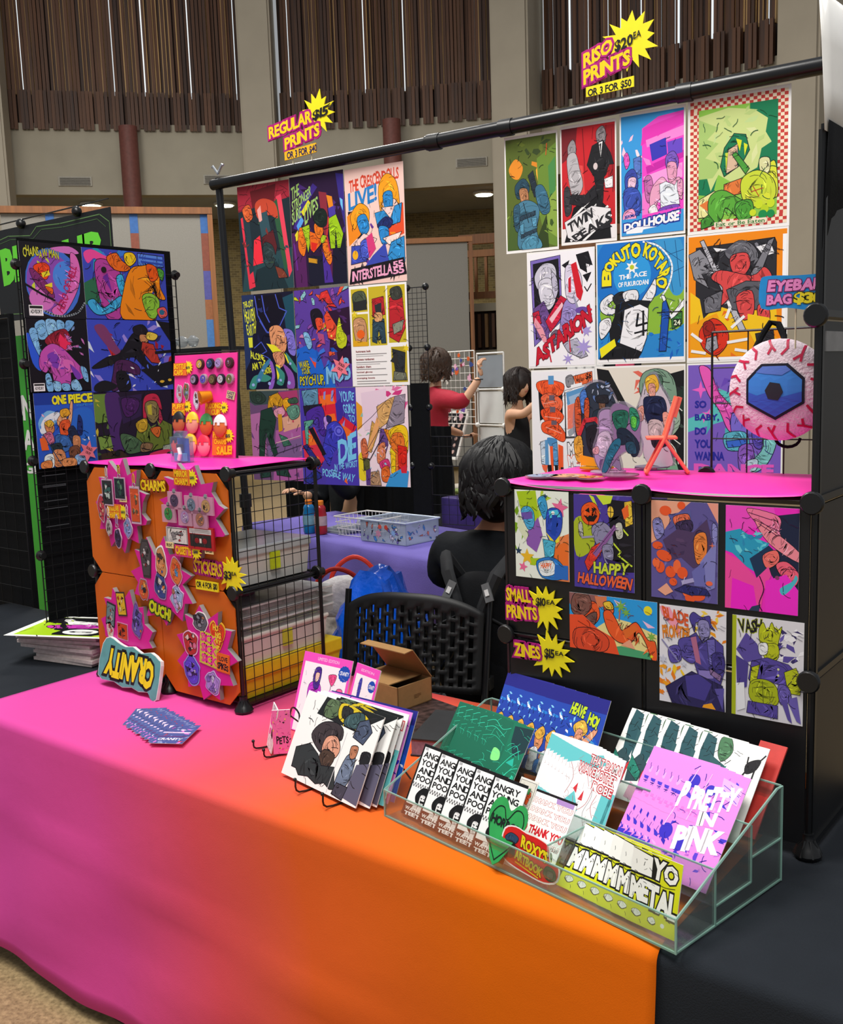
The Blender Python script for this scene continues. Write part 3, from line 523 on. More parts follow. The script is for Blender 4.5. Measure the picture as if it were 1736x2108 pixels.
ARTS['R6'] = """
r #2a86cc 0 0 100 100; r #f5f5f5 0 97 100 100; e #1c72c8 42 26 46 40; c #8ab83a 10 46 40 52 70 46 96 36 100 70 60 78 30 74 4 64; c #3a96d0 60 4 96 2 100 40 88 46 76 26; l #1a4a7a .6 66 2 98 20; l #1a4a7a .6 78 2 88 44; l #1a4a7a .6 90 2 96 40; l #1a4a7a .6 70 16 100 10; l #1a4a7a .6 80 30 100 24; w #f4f6f8 1.8 54 1 72 6 86 20 84 36 74 48; P #f4f6f8 74 46 78 46 86 62 100 50 100 56 86 67; e #2f9ade 41 27 22 19; z 3 20 #1a62c0,#3a8ae0,#1c74d0 0 70 100 96 3 7
t #f0e41c .045 #1a3a5a .05 .05 6 34 6 20 16 22 16 34 |B; t #f0e41c .045 #1a3a5a .05 .05 7 20 20 8 27 15 16 24 |OK; t #f0e41c .045 #1a3a5a .05 .05 22 8 38 2 40 13 29 16 |UT; t #f0e41c .045 #1a3a5a .05 .05 40 2 51 2 50 13 41 13 |O; t #f0e41c .045 #1a3a5a .05 .05 57 2 72 9 65 18 54 12 |KO; t #f0e41c .045 #1a3a5a .05 .05 73 10 83 22 73 28 66 20 |TA; t #f0e41c .045 #1a3a5a .05 .05 84 24 79 42 67 36 73 28 |RO
s #f4f4f0 41 21 8 4 7; e #b8c82a 41 21 2.6 2; t #f2f6fa .03 - 0 .05 26 27 58 25 58 29 26 31 |THE ACE; t #f2f6fa .03 - 0 .05 25 33 60 32 60 36 25 37 |OF FUKURODANI
C #e8e8ec 4 48 16 42 20 46 12 52 24 56 14 60 4 56; C #ececf0 62 38 68 32 68 44 58 54 50 52; C #23242a 18 46 26 41 34 42 34 50 26 54; C #e6e6ea 30 42 46 40 48 48 36 52; P #17181d 22 52 40 48 62 50 58 58 44 62 28 78 16 88 14 72 20 62; P #f0f0f4 32 56 50 52 60 56 58 80 52 92 26 84 30 68; P #17181d 4 92 20 82 52 92 48 97 2 97; p #f0e41c 2 88 20 80 22 86 4 96; l #17181d 2.4 48 60 46 70 58 68; l #17181d 2.4 54 58 54 78; l #17181d 2 44 76 58 74; C #ececf0 2 66 14 62 16 70 4 80; P #1c52b0 76 52 80 50 84 60 80 92 72 92; l #17181d 1 70 60 98 60; P #3a7a3a 86 66 98 60 98 70 87 74; r #1c2a1c 88 66 97 72; t #e8f0d0 .02 - 0 0 89 67 96 71 |24; i 4 18 #123a6a .6 10 44 90 96 8
"""
ARTS['R7'] = """
r #f08a10 0 0 100 100; r #f5f5f5 0 97.5 100 100; P #2a2a30 8 9 88 6 90 10 90 62 8 66; p #f5f5f5 96 4 100 4 100 98 96 98; p #f2c41c 2 44 12 50 16 66 30 56 44 60 60 54 72 62 90 54 92 78 2 88; p #f0a014 2 70 30 62 40 80 70 74 92 84 92 97 2 97; z 3 12 #f0d02a,#e8701a,#f0a81c 2 56 90 96 4 10
P #8a8a92 0 14 12 10 24 22 16 24 28 30 14 30 22 42 6 34; P #b8b8c0 12 4 16 3 60 76 54 78; C #6a6a72 38 14 52 6 66 10 72 20 60 24 46 22; z 7 8 #55555e,#7a7a84,#6a6a72 36 6 76 24 4 9; p #e8e8ec 26 10 40 12 30 14; p #e8e8ec 70 12 84 10 88 18 78 20; C #d84848 44 18 60 16 64 26 56 34 46 30; P #7a7a82 82 8 88 6 74 34 62 44 58 42; C #d84848 24 34 34 28 66 34 78 28 86 36 78 42 58 42 44 50 34 56 36 42; P #5a5a62 40 44 60 38 84 40 78 60 60 62 46 60; P #6a6a72 16 50 36 44 34 60 18 62; C #d84848 50 50 66 46 68 64 56 68; C #d84848 72 58 82 58 84 70 74 70; p #f2c41c 62 64 84 68 86 82 70 88 62 76
C #d8321c 12 76 26 66 40 74 42 86 30 96 16 90; C #9a2018 16 70 24 68 28 76 18 80; P #9a9aa4 20 82 30 80 32 90 24 94 18 90; l #f0f0f2 3 40 66 44 58 42 54; l #f0f0f2 3 46 74 58 66; l #f0f0f2 3 42 86 62 84; l #f0f0f2 3 50 92 64 94; l #f0f0f2 3 4 92 18 94; l #f0f0f2 3 14 84 4 78; P #2a2a30 70 80 88 78 90 96 74 96; i 4 26 #201a1c .8 8 8 92 96 9
"""
ARTS['R8'] = """
r #efeef2 0 0 100 100; p #17161a 10 18 22 16 20 44 12 46; p #17161a 40 24 50 20 50 46 42 46; Z 4 3 #ee5a2a 18 26 44 36 6 9; C #f0582a 8 10 28 8 52 12 48 22 26 24 10 18; C #f06a44 14 24 32 20 50 28 44 38 22 36; C #ee5226 14 36 36 34 52 42 40 50 20 46; C #f0582a 16 48 36 46 54 58 50 66 30 60 16 56; l #f4b0a0 1 20 42 46 44; l #f4b0a0 1 22 52 48 58; l #f4b0a0 .8 18 30 40 28; r #5a96c8 27 4 36 12; r #6a5a66 28 22 37 27; r #6a5a66 29 33 38 38; r #6a5a66 31 46 40 50
P #e86a3a 68 5 98 1 99 11 72 14; t #3a1a14 .02 - 0 0 73 7 86 5.5 86 9 73 10.5 |Meat Chunx; t #1c1210 .03 - 0 0 88 3 97 2 97 8 88 9 |$6; C #8a8a90 56 6 66 4 68 12 58 15; p #f0f0f2 64 13 82 11 82 15 64 17; P #f4f2f4 54 18 99 12 99 60 54 61; p #5a96c8 56 20 90 14 96 34 72 28 58 32; p #9ab8d8 60 24 80 20 84 30 64 34; p #e87a64 58 32 74 29 96 38 74 52 58 54; z 8 12 #d8583a,#e89484,#f0a090 58 32 90 50 3 7; p #9aa0aa 58 56 98 38 98 42 60 62; p #ee6440 80 60 99 44 99 60; p #ee6440 90 14 99 12 99 36 94 26; l #141216 1.6 54 20 55 62; l #141216 1.4 54 62 99 61
P #c8d8e8 12 66 24 64 24 88 14 87; p #5a96c8 20 64 25 64 26 88 20 88; c #4a8ac0 24 62 40 64 36 72 28 70; P #5a96c8 32 68 40 66 42 88 34 88; p #ee5a2a 28 70 33 70 34 96 30 96; p #ee5a2a 42 68 50 70 50 96 42 94; P #141216 24 88 30 88 31 99 25 99; P #141216 36 88 41 88 41 98 37 98; P #141216 46 90 50 90 50 98 47 98; p #ee6a44 14 88 24 88 22 96 16 92
t #f2f1f4 .04 #141216 .06 .06 58 67 96 66 96 77 59 78 |MEAT; t #f2f1f4 .04 #e86a50 .05 .06 58 79 96 78 96 88 60 89 |MEAT; t #f2f1f4 .04 #5a86b0 .05 .06 60 90 96 89 96 99 60 99.5 |MEAT; i 4 14 #5a2a24 .5 12 12 50 62 7
"""
ARTS['R9'] = """
r #e4ddd0 0 0 100 100; z 3 8 #d8453a,#e06a58 40 4 70 24 5 16; p #17181a 0 0 14 2 54 62 46 64 2 14; P #17181a 70 10 100 4 100 100 60 100 84 56; p #23342c 88 24 100 20 100 46; z 4 8 #26382f,#3a4a42 80 10 100 60 4 8
P #f0ece4 4 18 10 14 52 60 50 76 44 74 2 44; t #17181a .03 - 0 0 5 18 13 22 12 42 3 40 |B; t #17181a .03 - 0 0 14 26 52 61 49 77 13 47 |ERSERK
C #7a9a84 54 6 72 2 88 10 92 30 78 36 60 34 50 22; C #90a894 60 14 74 12 76 28 66 32 58 26; C #4a6a58 62 8 74 8 76 16 64 18; C #8aa890 48 36 62 32 64 50 58 66 48 60; C #9ab09c 76 34 92 36 96 52 84 64 76 54; P #6a8a74 58 34 80 36 84 56 70 64 58 52; p #17181a 60 46 66 44 70 58 62 60; l #e8e8e0 1 84 30 98 40; l #e8e8e0 1 80 60 96 70; w #e8e8e0 .9 78 64 90 74 94 88; w #e8e8e0 .9 70 68 84 80 88 94; p #d8583a 50 90 70 88 68 99 48 99; p #7aa88a 70 86 90 82 96 99 70 99; z 6 14 #23282a,#6a8a74,#9ab8a0,#d8d8d0 60 40 98 98 2 6; i 7 28 #1a201c .7 48 8 98 96 9
"""
ARTS['R10'] = """
r #7a5cc0 0 0 100 100; p #5ac0c0 30 20 60 30 40 50 0 60 0 48 26 40; p #5ac0c0 60 0 100 10 100 24 70 20; z 3 8 #8a70d0,#6a4ab8,#4ab0b8 0 0 100 100 8 18; s #f064c8 14 22 10 3 4; s #f064c8 22 44 7 2 4 20; s #f064c8 25 14 4 1.4 4; s #f064c8 18 48 5 1.5 4 10
C #e85ab8 12 2 24 4 32 22 44 34 56 46 54 60 44 58 34 40 22 26; l #a02a88 1 30 18 48 52; C #7a6ad0 48 44 64 40 84 50 86 66 70 70 50 66; C #5ab0c8 40 62 62 60 66 74 44 76; P #3a6ad0 42 68 64 66 64 72 44 74; C #7ac0c0 78 46 96 54 94 74 84 90 70 96 68 88 82 72; C #8a5ac0 56 74 70 72 72 94 58 96; C #5a4ab0 70 58 80 58 80 74 72 72; C #b8d0e0 64 86 76 84 74 94 64 94
t #2a2a9a .04 - 0 0 8 32 20 32 20 38 8 38 |SO; t #2a2a9a .04 - 0 0 8 44 34 44 34 50 8 50 |BABY,; t #2a2a9a .04 - 0 0 8 56 20 56 20 62 8 62 |DO; t #2a2a9a .04 - 0 0 8 67 26 67 26 74 8 74 |YOU; t #2a2a9a .04 - 0 0 8 78 40 78 40 85 8 85 |WANNA; t #e85ac0 .05 - 0 0 8 89 92 89 92 99 8 99 |DANCE; i 4 16 #2a2a7a .7 30 10 96 90 10
"""
ARTS['S1'] = """
r #e8efe4 0 0 100 100; z 3 20 #a8c81c,#8ab81a,#b8d43a,#7aa818 0 0 70 90 8 24; p #a8c81c 4 2 40 0 46 30 30 44 14 30; p #e8824a 78 52 100 46 100 100 70 100; p #e8702a 62 66 98 54 98 96 66 94; p #8a5ab0 20 50 44 30 52 50 40 70 22 62; p #d8e0c0 8 26 26 50 20 58 4 42; s #e86a9a 84 18 16 7 5 10; s #e8b82a 22 76 14 6 5; s #e86a9a 14 88 9 4 5 15; s #1c3a5a 6 70 7 3 5; s #1c3a6a 58 6 5 2 5
C #4aa8d8 12 24 24 18 36 24 36 40 24 44; p #6a52a8 12 26 32 24 34 32 14 34; C #3a9ad0 44 10 56 6 62 20 56 32 48 22; C #2a4ab8 60 24 74 18 88 24 86 44 72 56 60 50; p #4ac0e0 64 22 80 20 86 28 66 30; p #e8d83a 58 46 74 56 84 48 82 56 70 60; p #1c42a8 70 26 80 26 76 50 68 48; P #4ab0d0 52 54 76 56 72 74 56 76; C #2a78c8 40 80 70 74 90 84 86 98 50 98; C #e8f0f4 44 82 70 78 74 92 50 96; t #e86a3a .04 - 0 .1 48 82 68 80 68 87 48 88 |HAPPY; p #2a6ac0 74 82 98 82 98 98 72 98; e #fff 72 24 3 2; i 4 30 #2a4a2a .8 4 4 96 96 11
"""
ARTS['S2'] = """
r #4a3a98 0 0 100 100; z 3 10 #2a2248,#5a4ab0,#3a2c70 0 0 100 100 8 18; c #a8b82a 0 30 20 24 36 44 28 60 4 66; P #17151e 56 4 100 6 100 78 70 80 62 40; P #e8c23a 84 6 96 4 98 28 86 32; e #e8c23a 62 17 5 6; l #17151e 1 62 11 62 23; l #17151e 1 57 17 67 17; p #c8e03a 26 0 34 2 46 20 40 16; p #c8e03a 38 0 66 0 62 8 50 10; l #c8e03a 2.4 64 48 78 58 74 62 96 72; l #c8e03a 2.4 76 30 90 40; p #e8642a 80 14 90 8 92 20 84 24
C #e8581c 14 14 26 8 38 10 44 20 38 30 24 32 14 26; P #17130f 20 17 26 14 27 19; P #17130f 31 14 37 15 33 19; P #17130f 18 22 24 24 28 22 32 24 36 21 40 22 34 28 24 28; C #8a86a8 30 36 46 28 62 34 66 52 54 62 40 54; C #b8b8b0 8 32 14 30 16 44 10 44; C #c0c0b4 70 30 80 28 82 42 72 44; l #9a96b4 3 14 46 34 44; l #c8c0c8 3 62 36 76 34; P #d8382a 18 72 30 56 44 50 48 58 36 70 24 82; p #8a5a9a 32 62 68 30 72 34 38 66; l #2a2040 .8 34 62 70 32; C #8a86a8 48 54 64 52 66 66 54 72; p #2c2258 52 66 80 70 84 80 60 74
t #c8d83a .035 #17151e .03 .12 34 70 92 70 88 83 34 83 |HAPPY; t #e8623a .035 #17151e .03 .12 8 84 98 84 94 97 6 95 |HALLOWEEN; i 4 20 #120f1c .8 6 20 96 90 10
"""
ARTS['S3'] = """
r #5e5596 0 0 100 100; p #e8a488 0 0 60 0 34 16 10 40 0 44; z 3 12 #6a60a8,#544a8a,#7a70b8 0 20 100 96 8 20; p #e89a88 84 0 100 0 100 20; C #8a88c8 2 22 14 18 20 32 8 40; C #8a88c8 92 20 99 24 98 40 92 36; e #e8582a 22 10 9 5; e #e8582a 46 4 6 4; p #5a5a9a 26 14 60 8 62 26 40 32; C #e06a4a 34 16 56 12 58 22 40 26; C #3a2c52 38 22 60 18 62 28 44 32; p #4e3a60 18 40 40 28 64 30 84 16 92 40 84 60 64 66 46 56 30 60; z 9 10 #3f2f54,#5a4268,#483458 26 30 84 60 5 14; C #e8823a 66 34 82 30 84 50 72 62 66 52
p #8080c0 74 60 98 36 96 84 84 88; p #6a6ab0 62 70 80 58 84 84 66 84; e #e8582a 20 56 12 5.4 20; e #e8582a 10 46 8 4; e #e8582a 14 68 7 6 ; e #f06a3a 8 64 6 5; e #e8582a 30 72 8 6; e #f06a3a 40 66 6 7; e #e8582a 48 72 8 6; e #e8582a 34 82 6 4; e #f06a3a 54 90 6 6; e #e8582a 70 94 12 5; e #e8582a 60 97 8 4; i 7 16 #8a2a1a .6 4 42 56 84 4; p #a8a0d0 46 80 64 76 66 80 48 84; p #e8a488 10 92 24 84 34 92 22 97; P #2a2a6a 36 90 52 84 84 86 90 92 60 94; l #b8b4d8 1.2 48 84 52 76; e #e86a4a 88 80 5 2.4; s #e8744a 92 42 5 1 4; i 4 20 #221c3c .7 10 8 96 96 10
"""
ARTS['S4'] = """
r #f02ac0 0 0 100 100; p #1c2440 66 8 100 4 100 100 60 60 70 40; p #f048c4 0 0 66 0 74 24 40 20 0 30; C #f07aa0 30 2 66 6 76 12 74 22 78 30 66 30 40 14; C #f08a9a 40 12 62 20 100 40 100 50 60 34; l #5a1a4a 1 32 6 64 12; l #5a1a4a 1 38 12 74 22; l #5a1a4a 1 46 16 70 26; p #2a9ac0 0 26 20 22 34 28 60 34 56 50 46 64 30 58 10 46 0 44; z 3 14 #4ac0d8,#6ad0e0,#2a8ab8 2 24 56 42 4 12; p #1c3456 34 50 60 36 70 42 56 60 44 68; C #f0706a 52 46 70 40 74 50 58 58
p #f04aa0 0 46 20 52 44 68 60 56 64 64 54 80 50 100 0 100; p #f020c8 10 70 40 76 46 100 8 100; C #f0607a 70 54 84 50 100 60 96 72 80 66; p #f02ac8 56 70 84 62 100 76 100 100 56 100; c #4ab8c8 76 76 92 68 96 62 99 66 90 76 80 82; p #2a3a5a 38 96 50 93 48 100 34 100; w #3a0a3a 1.4 48 66 54 78 48 92 52 99; e #8a3a6a 72 66 3 2; i 4 20 #3a0a3a .8 4 6 96 96 12
"""
ARTS['S5'] = """
r #2a9ae0 0 0 100 100; p #e8d890 30 60 50 36 70 40 100 56 100 100 30 100; p #4aa070 30 96 60 84 100 90 100 100 30 100; e #e8dc2a 90 16 4.6 8; p #f0c0e0 52 4 66 12 56 14; p #f0c0e0 84 34 98 44 90 46; p #8a5a5a 0 0 34 0 32 26 20 40 8 36 0 20; C #e85a2a 10 20 30 12 36 36 26 56 14 46; C #7a5048 6 2 22 0 26 24 12 44 2 30; C #6a4a44 20 40 32 30 30 52 22 54; p #e8502a 0 40 16 38 34 60 52 72 58 100 0 100; C #d8482a 6 66 30 60 46 76 40 99 8 99; e #8a2a1a 32 76 2 3; C #e8602c 40 16 50 10 52 26 46 36; p #d87a50 30 2 44 0 44 16 34 22
C #e8c03a 40 12 48 8 52 20 44 22; C #e85a28 40 30 48 24 56 42 62 56 74 40 80 42 90 66 98 68 100 98 94 99 88 74 80 56 72 74 58 78 46 62; p #e06a2a 62 56 76 42 80 50 66 70; l #b86a4a 1.4 60 6 58 40; s #7ab04a 60 14 8 2.4 7; s #7ab04a 66 24 6 2 7; s #7ab04a 94 60 6 2 7; p #e8a080 60 82 70 70 76 86; l #5a1c10 .5 10 50 30 64; i 4 16 #7a1a10 .5 4 10 96 90 8; s #e8dc2a 94 94 2.4 1 5
"""
ARTS['S6'] = """
r #e2dfe6 0 0 100 100; z 3 26 #f0a020,#f0c02a,#e8801c,#f4d04a 54 0 100 44 5 12; z 5 30 #f0a020,#e8801c,#f4c82a 0 62 40 100 5 12; p #f09ab0 0 2 16 2 34 24 30 30 4 10; t #d8582c .04 - 0 .1 4 2 44 6 44 19 8 14 |BLADE; t #3a2a4a .02 - 0 0 6 12 16 14 16 17 6 15.5 |OF; t #e08426 .04 - 0 .1 4 20 48 20 46 32 6 34 |FRONTIER
C #4a4090 46 10 52 4 64 8 76 6 78 14 84 20 72 16 56 14 54 24 50 18; C #8a84b8 60 12 74 12 76 26 66 32 60 24; P #4c4290 36 34 56 24 66 34 80 26 96 34 98 60 92 76 62 72 52 52 40 46; C #54499a 30 34 52 30 60 42 52 56 34 50; C #5a4ea0 14 44 30 40 34 54 18 58; l #8a86b0 2 4 36 30 56; p #b0688a 48 30 56 28 64 56 56 54; P #6a62b0 72 30 84 28 86 56 76 54; C #3f3680 80 44 96 42 98 58 84 62; p #8a7ac0 60 62 84 60 82 68 62 70; P #8a6a9a 76 58 94 64 92 70 78 64
P #2c2658 10 84 50 64 96 74 99 100 20 100; p #463c8c 40 70 60 66 80 74 70 92 44 90; p #5a50a0 84 78 98 76 96 98; p #f0a020 68 96 80 93 86 99 66 99; s #c8c8d8 6 56 8 3 6; s #c8c8d8 38 58 6 2 5; i 4 24 #1c1636 .8 8 8 96 96 11
"""
ARTS['S7'] = """
r #dcd9e0 0 0 100 100; r #a8b41c 0 0 6 100; t #1f1c26 .03 #a8b41c .05 .08 8 4 42 2 40 15 12 16 |VASH; z 3 22 #5a4c9c,#6a5cb0,#f0eef4,#3a3066 56 8 100 40 6 18; p #5a4c9c 6 34 20 16 36 26 44 40 20 46; C #b8c020 38 12 44 4 50 12 56 3 62 12 70 6 66 20 62 32 48 30 40 24; C #b8c020 46 26 64 24 66 36 56 42 46 38; C #e8e8ec 38 26 50 24 50 34 40 36
P #54469a 28 44 50 38 80 42 96 52 90 66 60 62 40 68 24 62; P #b8c020 28 50 40 46 36 62 26 66; P #b8c020 74 50 90 44 98 56 96 70 80 70; C #a8b41c 28 64 48 60 64 66 66 82 44 88 26 80; l #5a6010 1 32 70 60 66; l #5a6010 1 34 78 62 76; l #5a6010 1 44 62 46 86; P #54469a 24 84 66 84 66 97 22 96; p #4a3e8a 6 40 24 46 22 70 8 76; C #6a5cb0 66 64 80 64 84 76 70 82; p #6a5cb0 78 76 92 72 98 98 92 96; p #5a4c9c 70 78 78 76 86 99 80 96; e #d8d8a0 66 48 1.6 1.2; e #d8d8a0 66 54 1.6 1.2; p #e8e8ec 6 68 18 66 20 92 8 96; i 4 24 #201a38 .8 8 6 96 96 11
"""
# --- zine covers
ARTS['heave'] = """
r #2a4ab0 0 0 100 100; r #2a2a86 0 0 100 16; c #1a5ac8 40 40 100 50 100 100 30 100; z 3 34 #f2f6fb,#5ab0ec,#2a80d8,#8ad0f4 0 20 62 66 3 9; z 4 12 #f2f6fb,#5ab0ec 58 56 98 80 2 5; C #e8a07c 30 58 50 48 60 56 86 34 90 40 66 66 48 72; C #e8582a 36 60 56 54 60 72 44 84 34 76; C #e8b84a 46 36 62 28 74 38 66 46 52 44; C #e8a07c 54 40 66 40 64 54 54 54; C #e89a6a 2 60 14 52 20 66 10 78; C #e8b048 0 58 12 48 20 56 10 64; C #e88a4a 20 78 32 74 36 88 24 94; C #f0f0f4 0 76 14 74 18 96 0 98; C #2a7ac8 16 86 40 84 44 100 18 100; C #e89868 66 82 76 80 78 92 68 94; p #16264a 78 88 90 72 94 76 86 96
t #c8e02a .05 #1c2a5a .06 .05 34 12 62 14 60 26 32 24 |HEAVE; t #c8e02a .05 #1c2a5a .06 .05 70 18 90 22 88 34 69 30 |HO!; t #5ab8ec .02 - 0 0 74 44 92 48 92 52 74 48 |a one piece; t #5ab8ec .02 - 0 0 76 51 92 54 92 58 76 55 |sketch zine; i 4 16 #14204a .7 4 26 90 96 9
"""
ARTS['greenz'] = """
r #1c7458 0 0 100 100; p #1d3a40 62 4 100 2 100 30 80 40 66 22; p #23444a 40 70 60 62 66 100 36 100; p #1d6a52 0 0 58 0 60 60 40 80 0 84; c #8ae88a 38 36 52 38 56 48 40 50; w #3ad8b0 .8 4 8 20 4 40 12 56 8; w #3ad8b0 .8 4 16 24 12 50 20; w #2ab890 .8 6 26 30 22 56 30; w #2ab890 .8 4 62 24 58 44 68; w #3ad8b0 .8 10 74 34 70 50 80; w #3ad8b0 1 60 60 76 40 90 30; w #3ad8b0 1 70 76 84 56 98 50; w #2ad0b0 .8 66 34 80 26 94 40; w #2ad0b0 .8 74 60 84 66 96 60; w #2ad0b0 .8 62 90 80 80 98 84; i 4 40 #3ad0a8 .5 4 4 96 96 14; p #2ab8a0 72 48 84 40 88 50; w #48e8d0 1 40 92 66 88 84 90; t #3ad0a8 .02 - 0 0 92 60 97 62 97 92 92 90 |ZINE
"""
ARTS['wave'] = """
r #f1f0f2 0 0 100 100; p #6ac8cc 0 2 40 6 60 2 70 12 50 20 20 16 0 22; p #6ac8cc 10 70 30 50 46 70 30 80; p #6ac8cc 78 40 100 40 100 100 60 100 76 80; p #f1f0f2 0 60 60 78 56 100 0 100; p #7ad0d4 0 64 30 72 26 82 0 78; p #d8303a 26 48 32 40 34 52; p #d8303a 40 58 46 46 48 58; w #b84a4a .7 8 20 20 36 14 56; w #c06060 .6 20 20 30 30 40 26 52 40; w #b84a4a .7 30 56 40 70 56 60 60 40; w #8a7a80 .6 52 30 62 50 56 70 66 86; w #c86a6a .8 60 34 70 44 66 60 74 72; w #8a7a80 .5 14 60 30 66 44 60; e #f8f6f6 66 42 5 7; i 4 40 #b88a8a .4 4 14 76 96 10
t #f4f2f2 .01 #c83a44 .09 0 40 5 97 9 97 18 40 14 |THAT DAMN; t #f4f2f2 .01 #c83a44 .09 0 24 16 96 22 96 32 24 26 |WAVEMOTHER; t #f4f2f2 .01 #c83a44 .09 0 58 33 94 36 94 45 58 42 |ROBE; t #2a6a74 .02 - 0 0 92 46 97 47 94 92 89 91 |A BALDURS GATE 3 PINUP ZINE
"""
ARTS['dragon'] = """
r #f1f0ec 0 0 100 100; p #26525a 8 0 24 4 30 30 26 56 12 48 6 20; p #2c4a50 0 60 12 46 30 56 24 76 4 80; C #4a7a54 30 2 44 0 52 14 42 26 32 18; p #2f5a60 24 22 50 30 60 60 40 70 28 50; z 3 12 #7a4aa0,#3a8a80,#2a5058 30 30 56 56 4 9; P #22806c 0 50 24 66 22 76 0 66; C #d8323a 26 64 42 54 56 60 62 78 48 92 30 84; e #5a1a20 40 70 2.4 2; e #5a1a20 48 78 2.4 2; e #5a1a20 36 78 2.4 2; P #d8323a 60 60 86 66 82 80 62 78; P #2c6a70 54 36 70 40 74 54 60 56; e #8ad0d0 62 46 2 1.6; e #8ad0d0 68 50 2 1.6; p #2a5058 40 80 60 84 58 100 36 100; p #e0a8c0 14 78 30 84 26 98 12 96
C #18161c 76 22 84 16 94 14 92 24 84 30 78 30; l #18161c 2 92 16 98 8; l #18161c 2.2 79 28 74 38; l #18161c 2.2 90 24 90 34; l #18161c 2 77 20 76 14; i 4 30 #1a2426 .7 6 4 60 96 10
"""
ARTS['pretty'] = """
r #e88ae0 0 0 100 100; z 3 40 #3a2ac8,#5a3ad0,#c86ad8,#f0a8e8,#4a34d0 0 4 100 100 4 12; r #e88ae0 0 46 100 50; k #e878d8 14 2 2 40 60 45; z 5 20 #2a1ab8,#3a2ac8,#b85ad0 6 50 60 94 3 9; e #3424c0 20 64 9 7; e #3424c0 42 70 9 7; e #3424c0 30 16 8 6; e #3424c0 56 20 7 5; p #f4b0ea 66 6 96 10 96 26 70 22; l #3a2ac8 .8 70 12 94 18; l #3a2ac8 .8 72 16 94 24; i 4 46 #2a1ab0 .8 4 6 96 96 9; l #f0c0f0 1.2 30 4 14 60; l #f0c0f0 1 50 6 40 50
t #fbf8fb .06 - 0 .14 20 20 28 19 27 38 19 40 |P; t #fbf8fb .06 - 0 .14 34 20 92 12 92 32 36 40 |PRETTY; t #fbf8fb .05 - 0 .1 54 40 76 37 76 48 56 51 |IN; t #fbf8fb .06 - 0 .12 34 56 92 50 92 68 36 76 |PINK
"""
ARTS['angry'] = """
r #f3f3f3 0 0 100 100; r #141416 0 0 100 4; r #141416 0 0 5 100; r #3a2224 0 84 100 100; t #141416 .03 - 0 0 10 10 84 18 |ANGRY; t #141416 .03 - 0 0 10 21 88 29 |YOUNG; t #141416 .03 - 0 0 10 32 64 40 |AND; t #141416 .03 - 0 0 10 43 72 51 |POOR; k #6a6a6c 22 2 4 54 96 60; C #121214 30 66 44 58 64 58 76 66 74 78 60 84 40 82 28 74; C #e8e8e8 44 68 60 68 62 80 52 86 44 80; p #141416 46 75 60 75 58 78 48 78; p #141416 46 71 51 71 51 72.5 46 72.5; p #141416 55 71 60 71 60 72.5 55 72.5; P #e0e0e0 30 84 72 82 80 90 26 90; t #f3f3f3 .03 - 0 .12 8 88 92 93 |WAITING FOR; t #f3f3f3 .04 - 0 .12 10 94 78 99.4 |TEETH; r #b0b0b4 8 4.5 18 8
"""
ARTS['nothanks'] = """
r #f3f2f0 0 0 100 100; r #1a1418 0 0 100 3; t #f3f2f0 .03 #c0303c .045 .05 8 10 96 16 |THANK YOU; t #f3f2f0 .03 #c0303c .045 .05 8 21 96 27 |THANK YOU; t #f3f2f0 .03 #c0303c .045 .05 8 32 96 38 |THANK YOU; t #d01c2c .05 - 0 .06 2 43 97 53 |NO THANK YOU; t #f3f2f0 .03 #c0303c .045 .05 8 58 96 64 |THANK YOU; t #f3f2f0 .03 #c0303c .045 .05 8 69 76 75 |THANK; p #b08ac8 58 3 96 3 96 9 60 9; t #1c1c1c .02 - 0 0 68 60 96 64 |NO ONE IS SAFE; C #5a7a34 72 70 86 66 92 78 84 90 74 86; C #1a1c18 74 68 84 66 84 72 76 74; i 4 10 #2a3a1a .7 70 68 92 90 6
"""
ARTS['metal'] = """
r #d8dc1c 0 0 100 100; t #f4f4ee .05 #1c1c18 .07 .2 8 4 30 6 30 30 6 30 |I; t #f4f4ee .05 #1c1c18 .07 .25 46 6 92 8 92 32 44 30 |YO; t #f4f4ee .06 #1c1c18 .07 .25 4 40 96 42 96 74 4 74 |METAL; C #f4f4ee 10 84 20 80 30 84 22 90; C #f4f4ee 44 86 54 82 60 88 50 92; e #f4f4ee 74 88 4 3; w #1c1c18 1.4 10 86 20 90 30 86; w #1c1c18 1.4 44 89 54 92 60 89; w #1c1c18 1.2 6 34 16 38 30 34; w #1c1c18 1.2 50 36 70 38 90 35; i 4 16 #1c1c18 1 6 6 94 92 7
"""
ARTS['limited'] = """
r #f050c0 0 0 100 100; r #f4f0f6 5 12 95 99; t #f4c0e4 .01 - 0 0 30 4 74 8 |LIMITED EDITION; C #c03ad0 22 40 38 34 48 44 46 68 34 72 24 62; C #4a2a90 30 18 42 18 42 40 34 44 28 32; C #e8c0b0 32 24 40 24 38 34 33 34; p #e8b83a 26 64 44 64 42 70 28 70; C #e84a8a 58 24 74 22 68 36; l #8a6a90 1.4 66 36 66 54; l #8a6a90 1.4 58 55 74 54; C #f060a0 78 40 90 38 92 54 84 60; l #8a6a90 .8 84 60 80 72; C #3a9ae0 58 74 70 72 70 86 60 88; C #e8d02a 74 74 86 72 86 86 76 90; s #1c4ab0 88 18 12 11 14; t #f4f6fa .02 - 0 .08 79 15 97 20 |CRANITY; i 4 18 #a09ab0 .6 8 16 94 96 7
"""
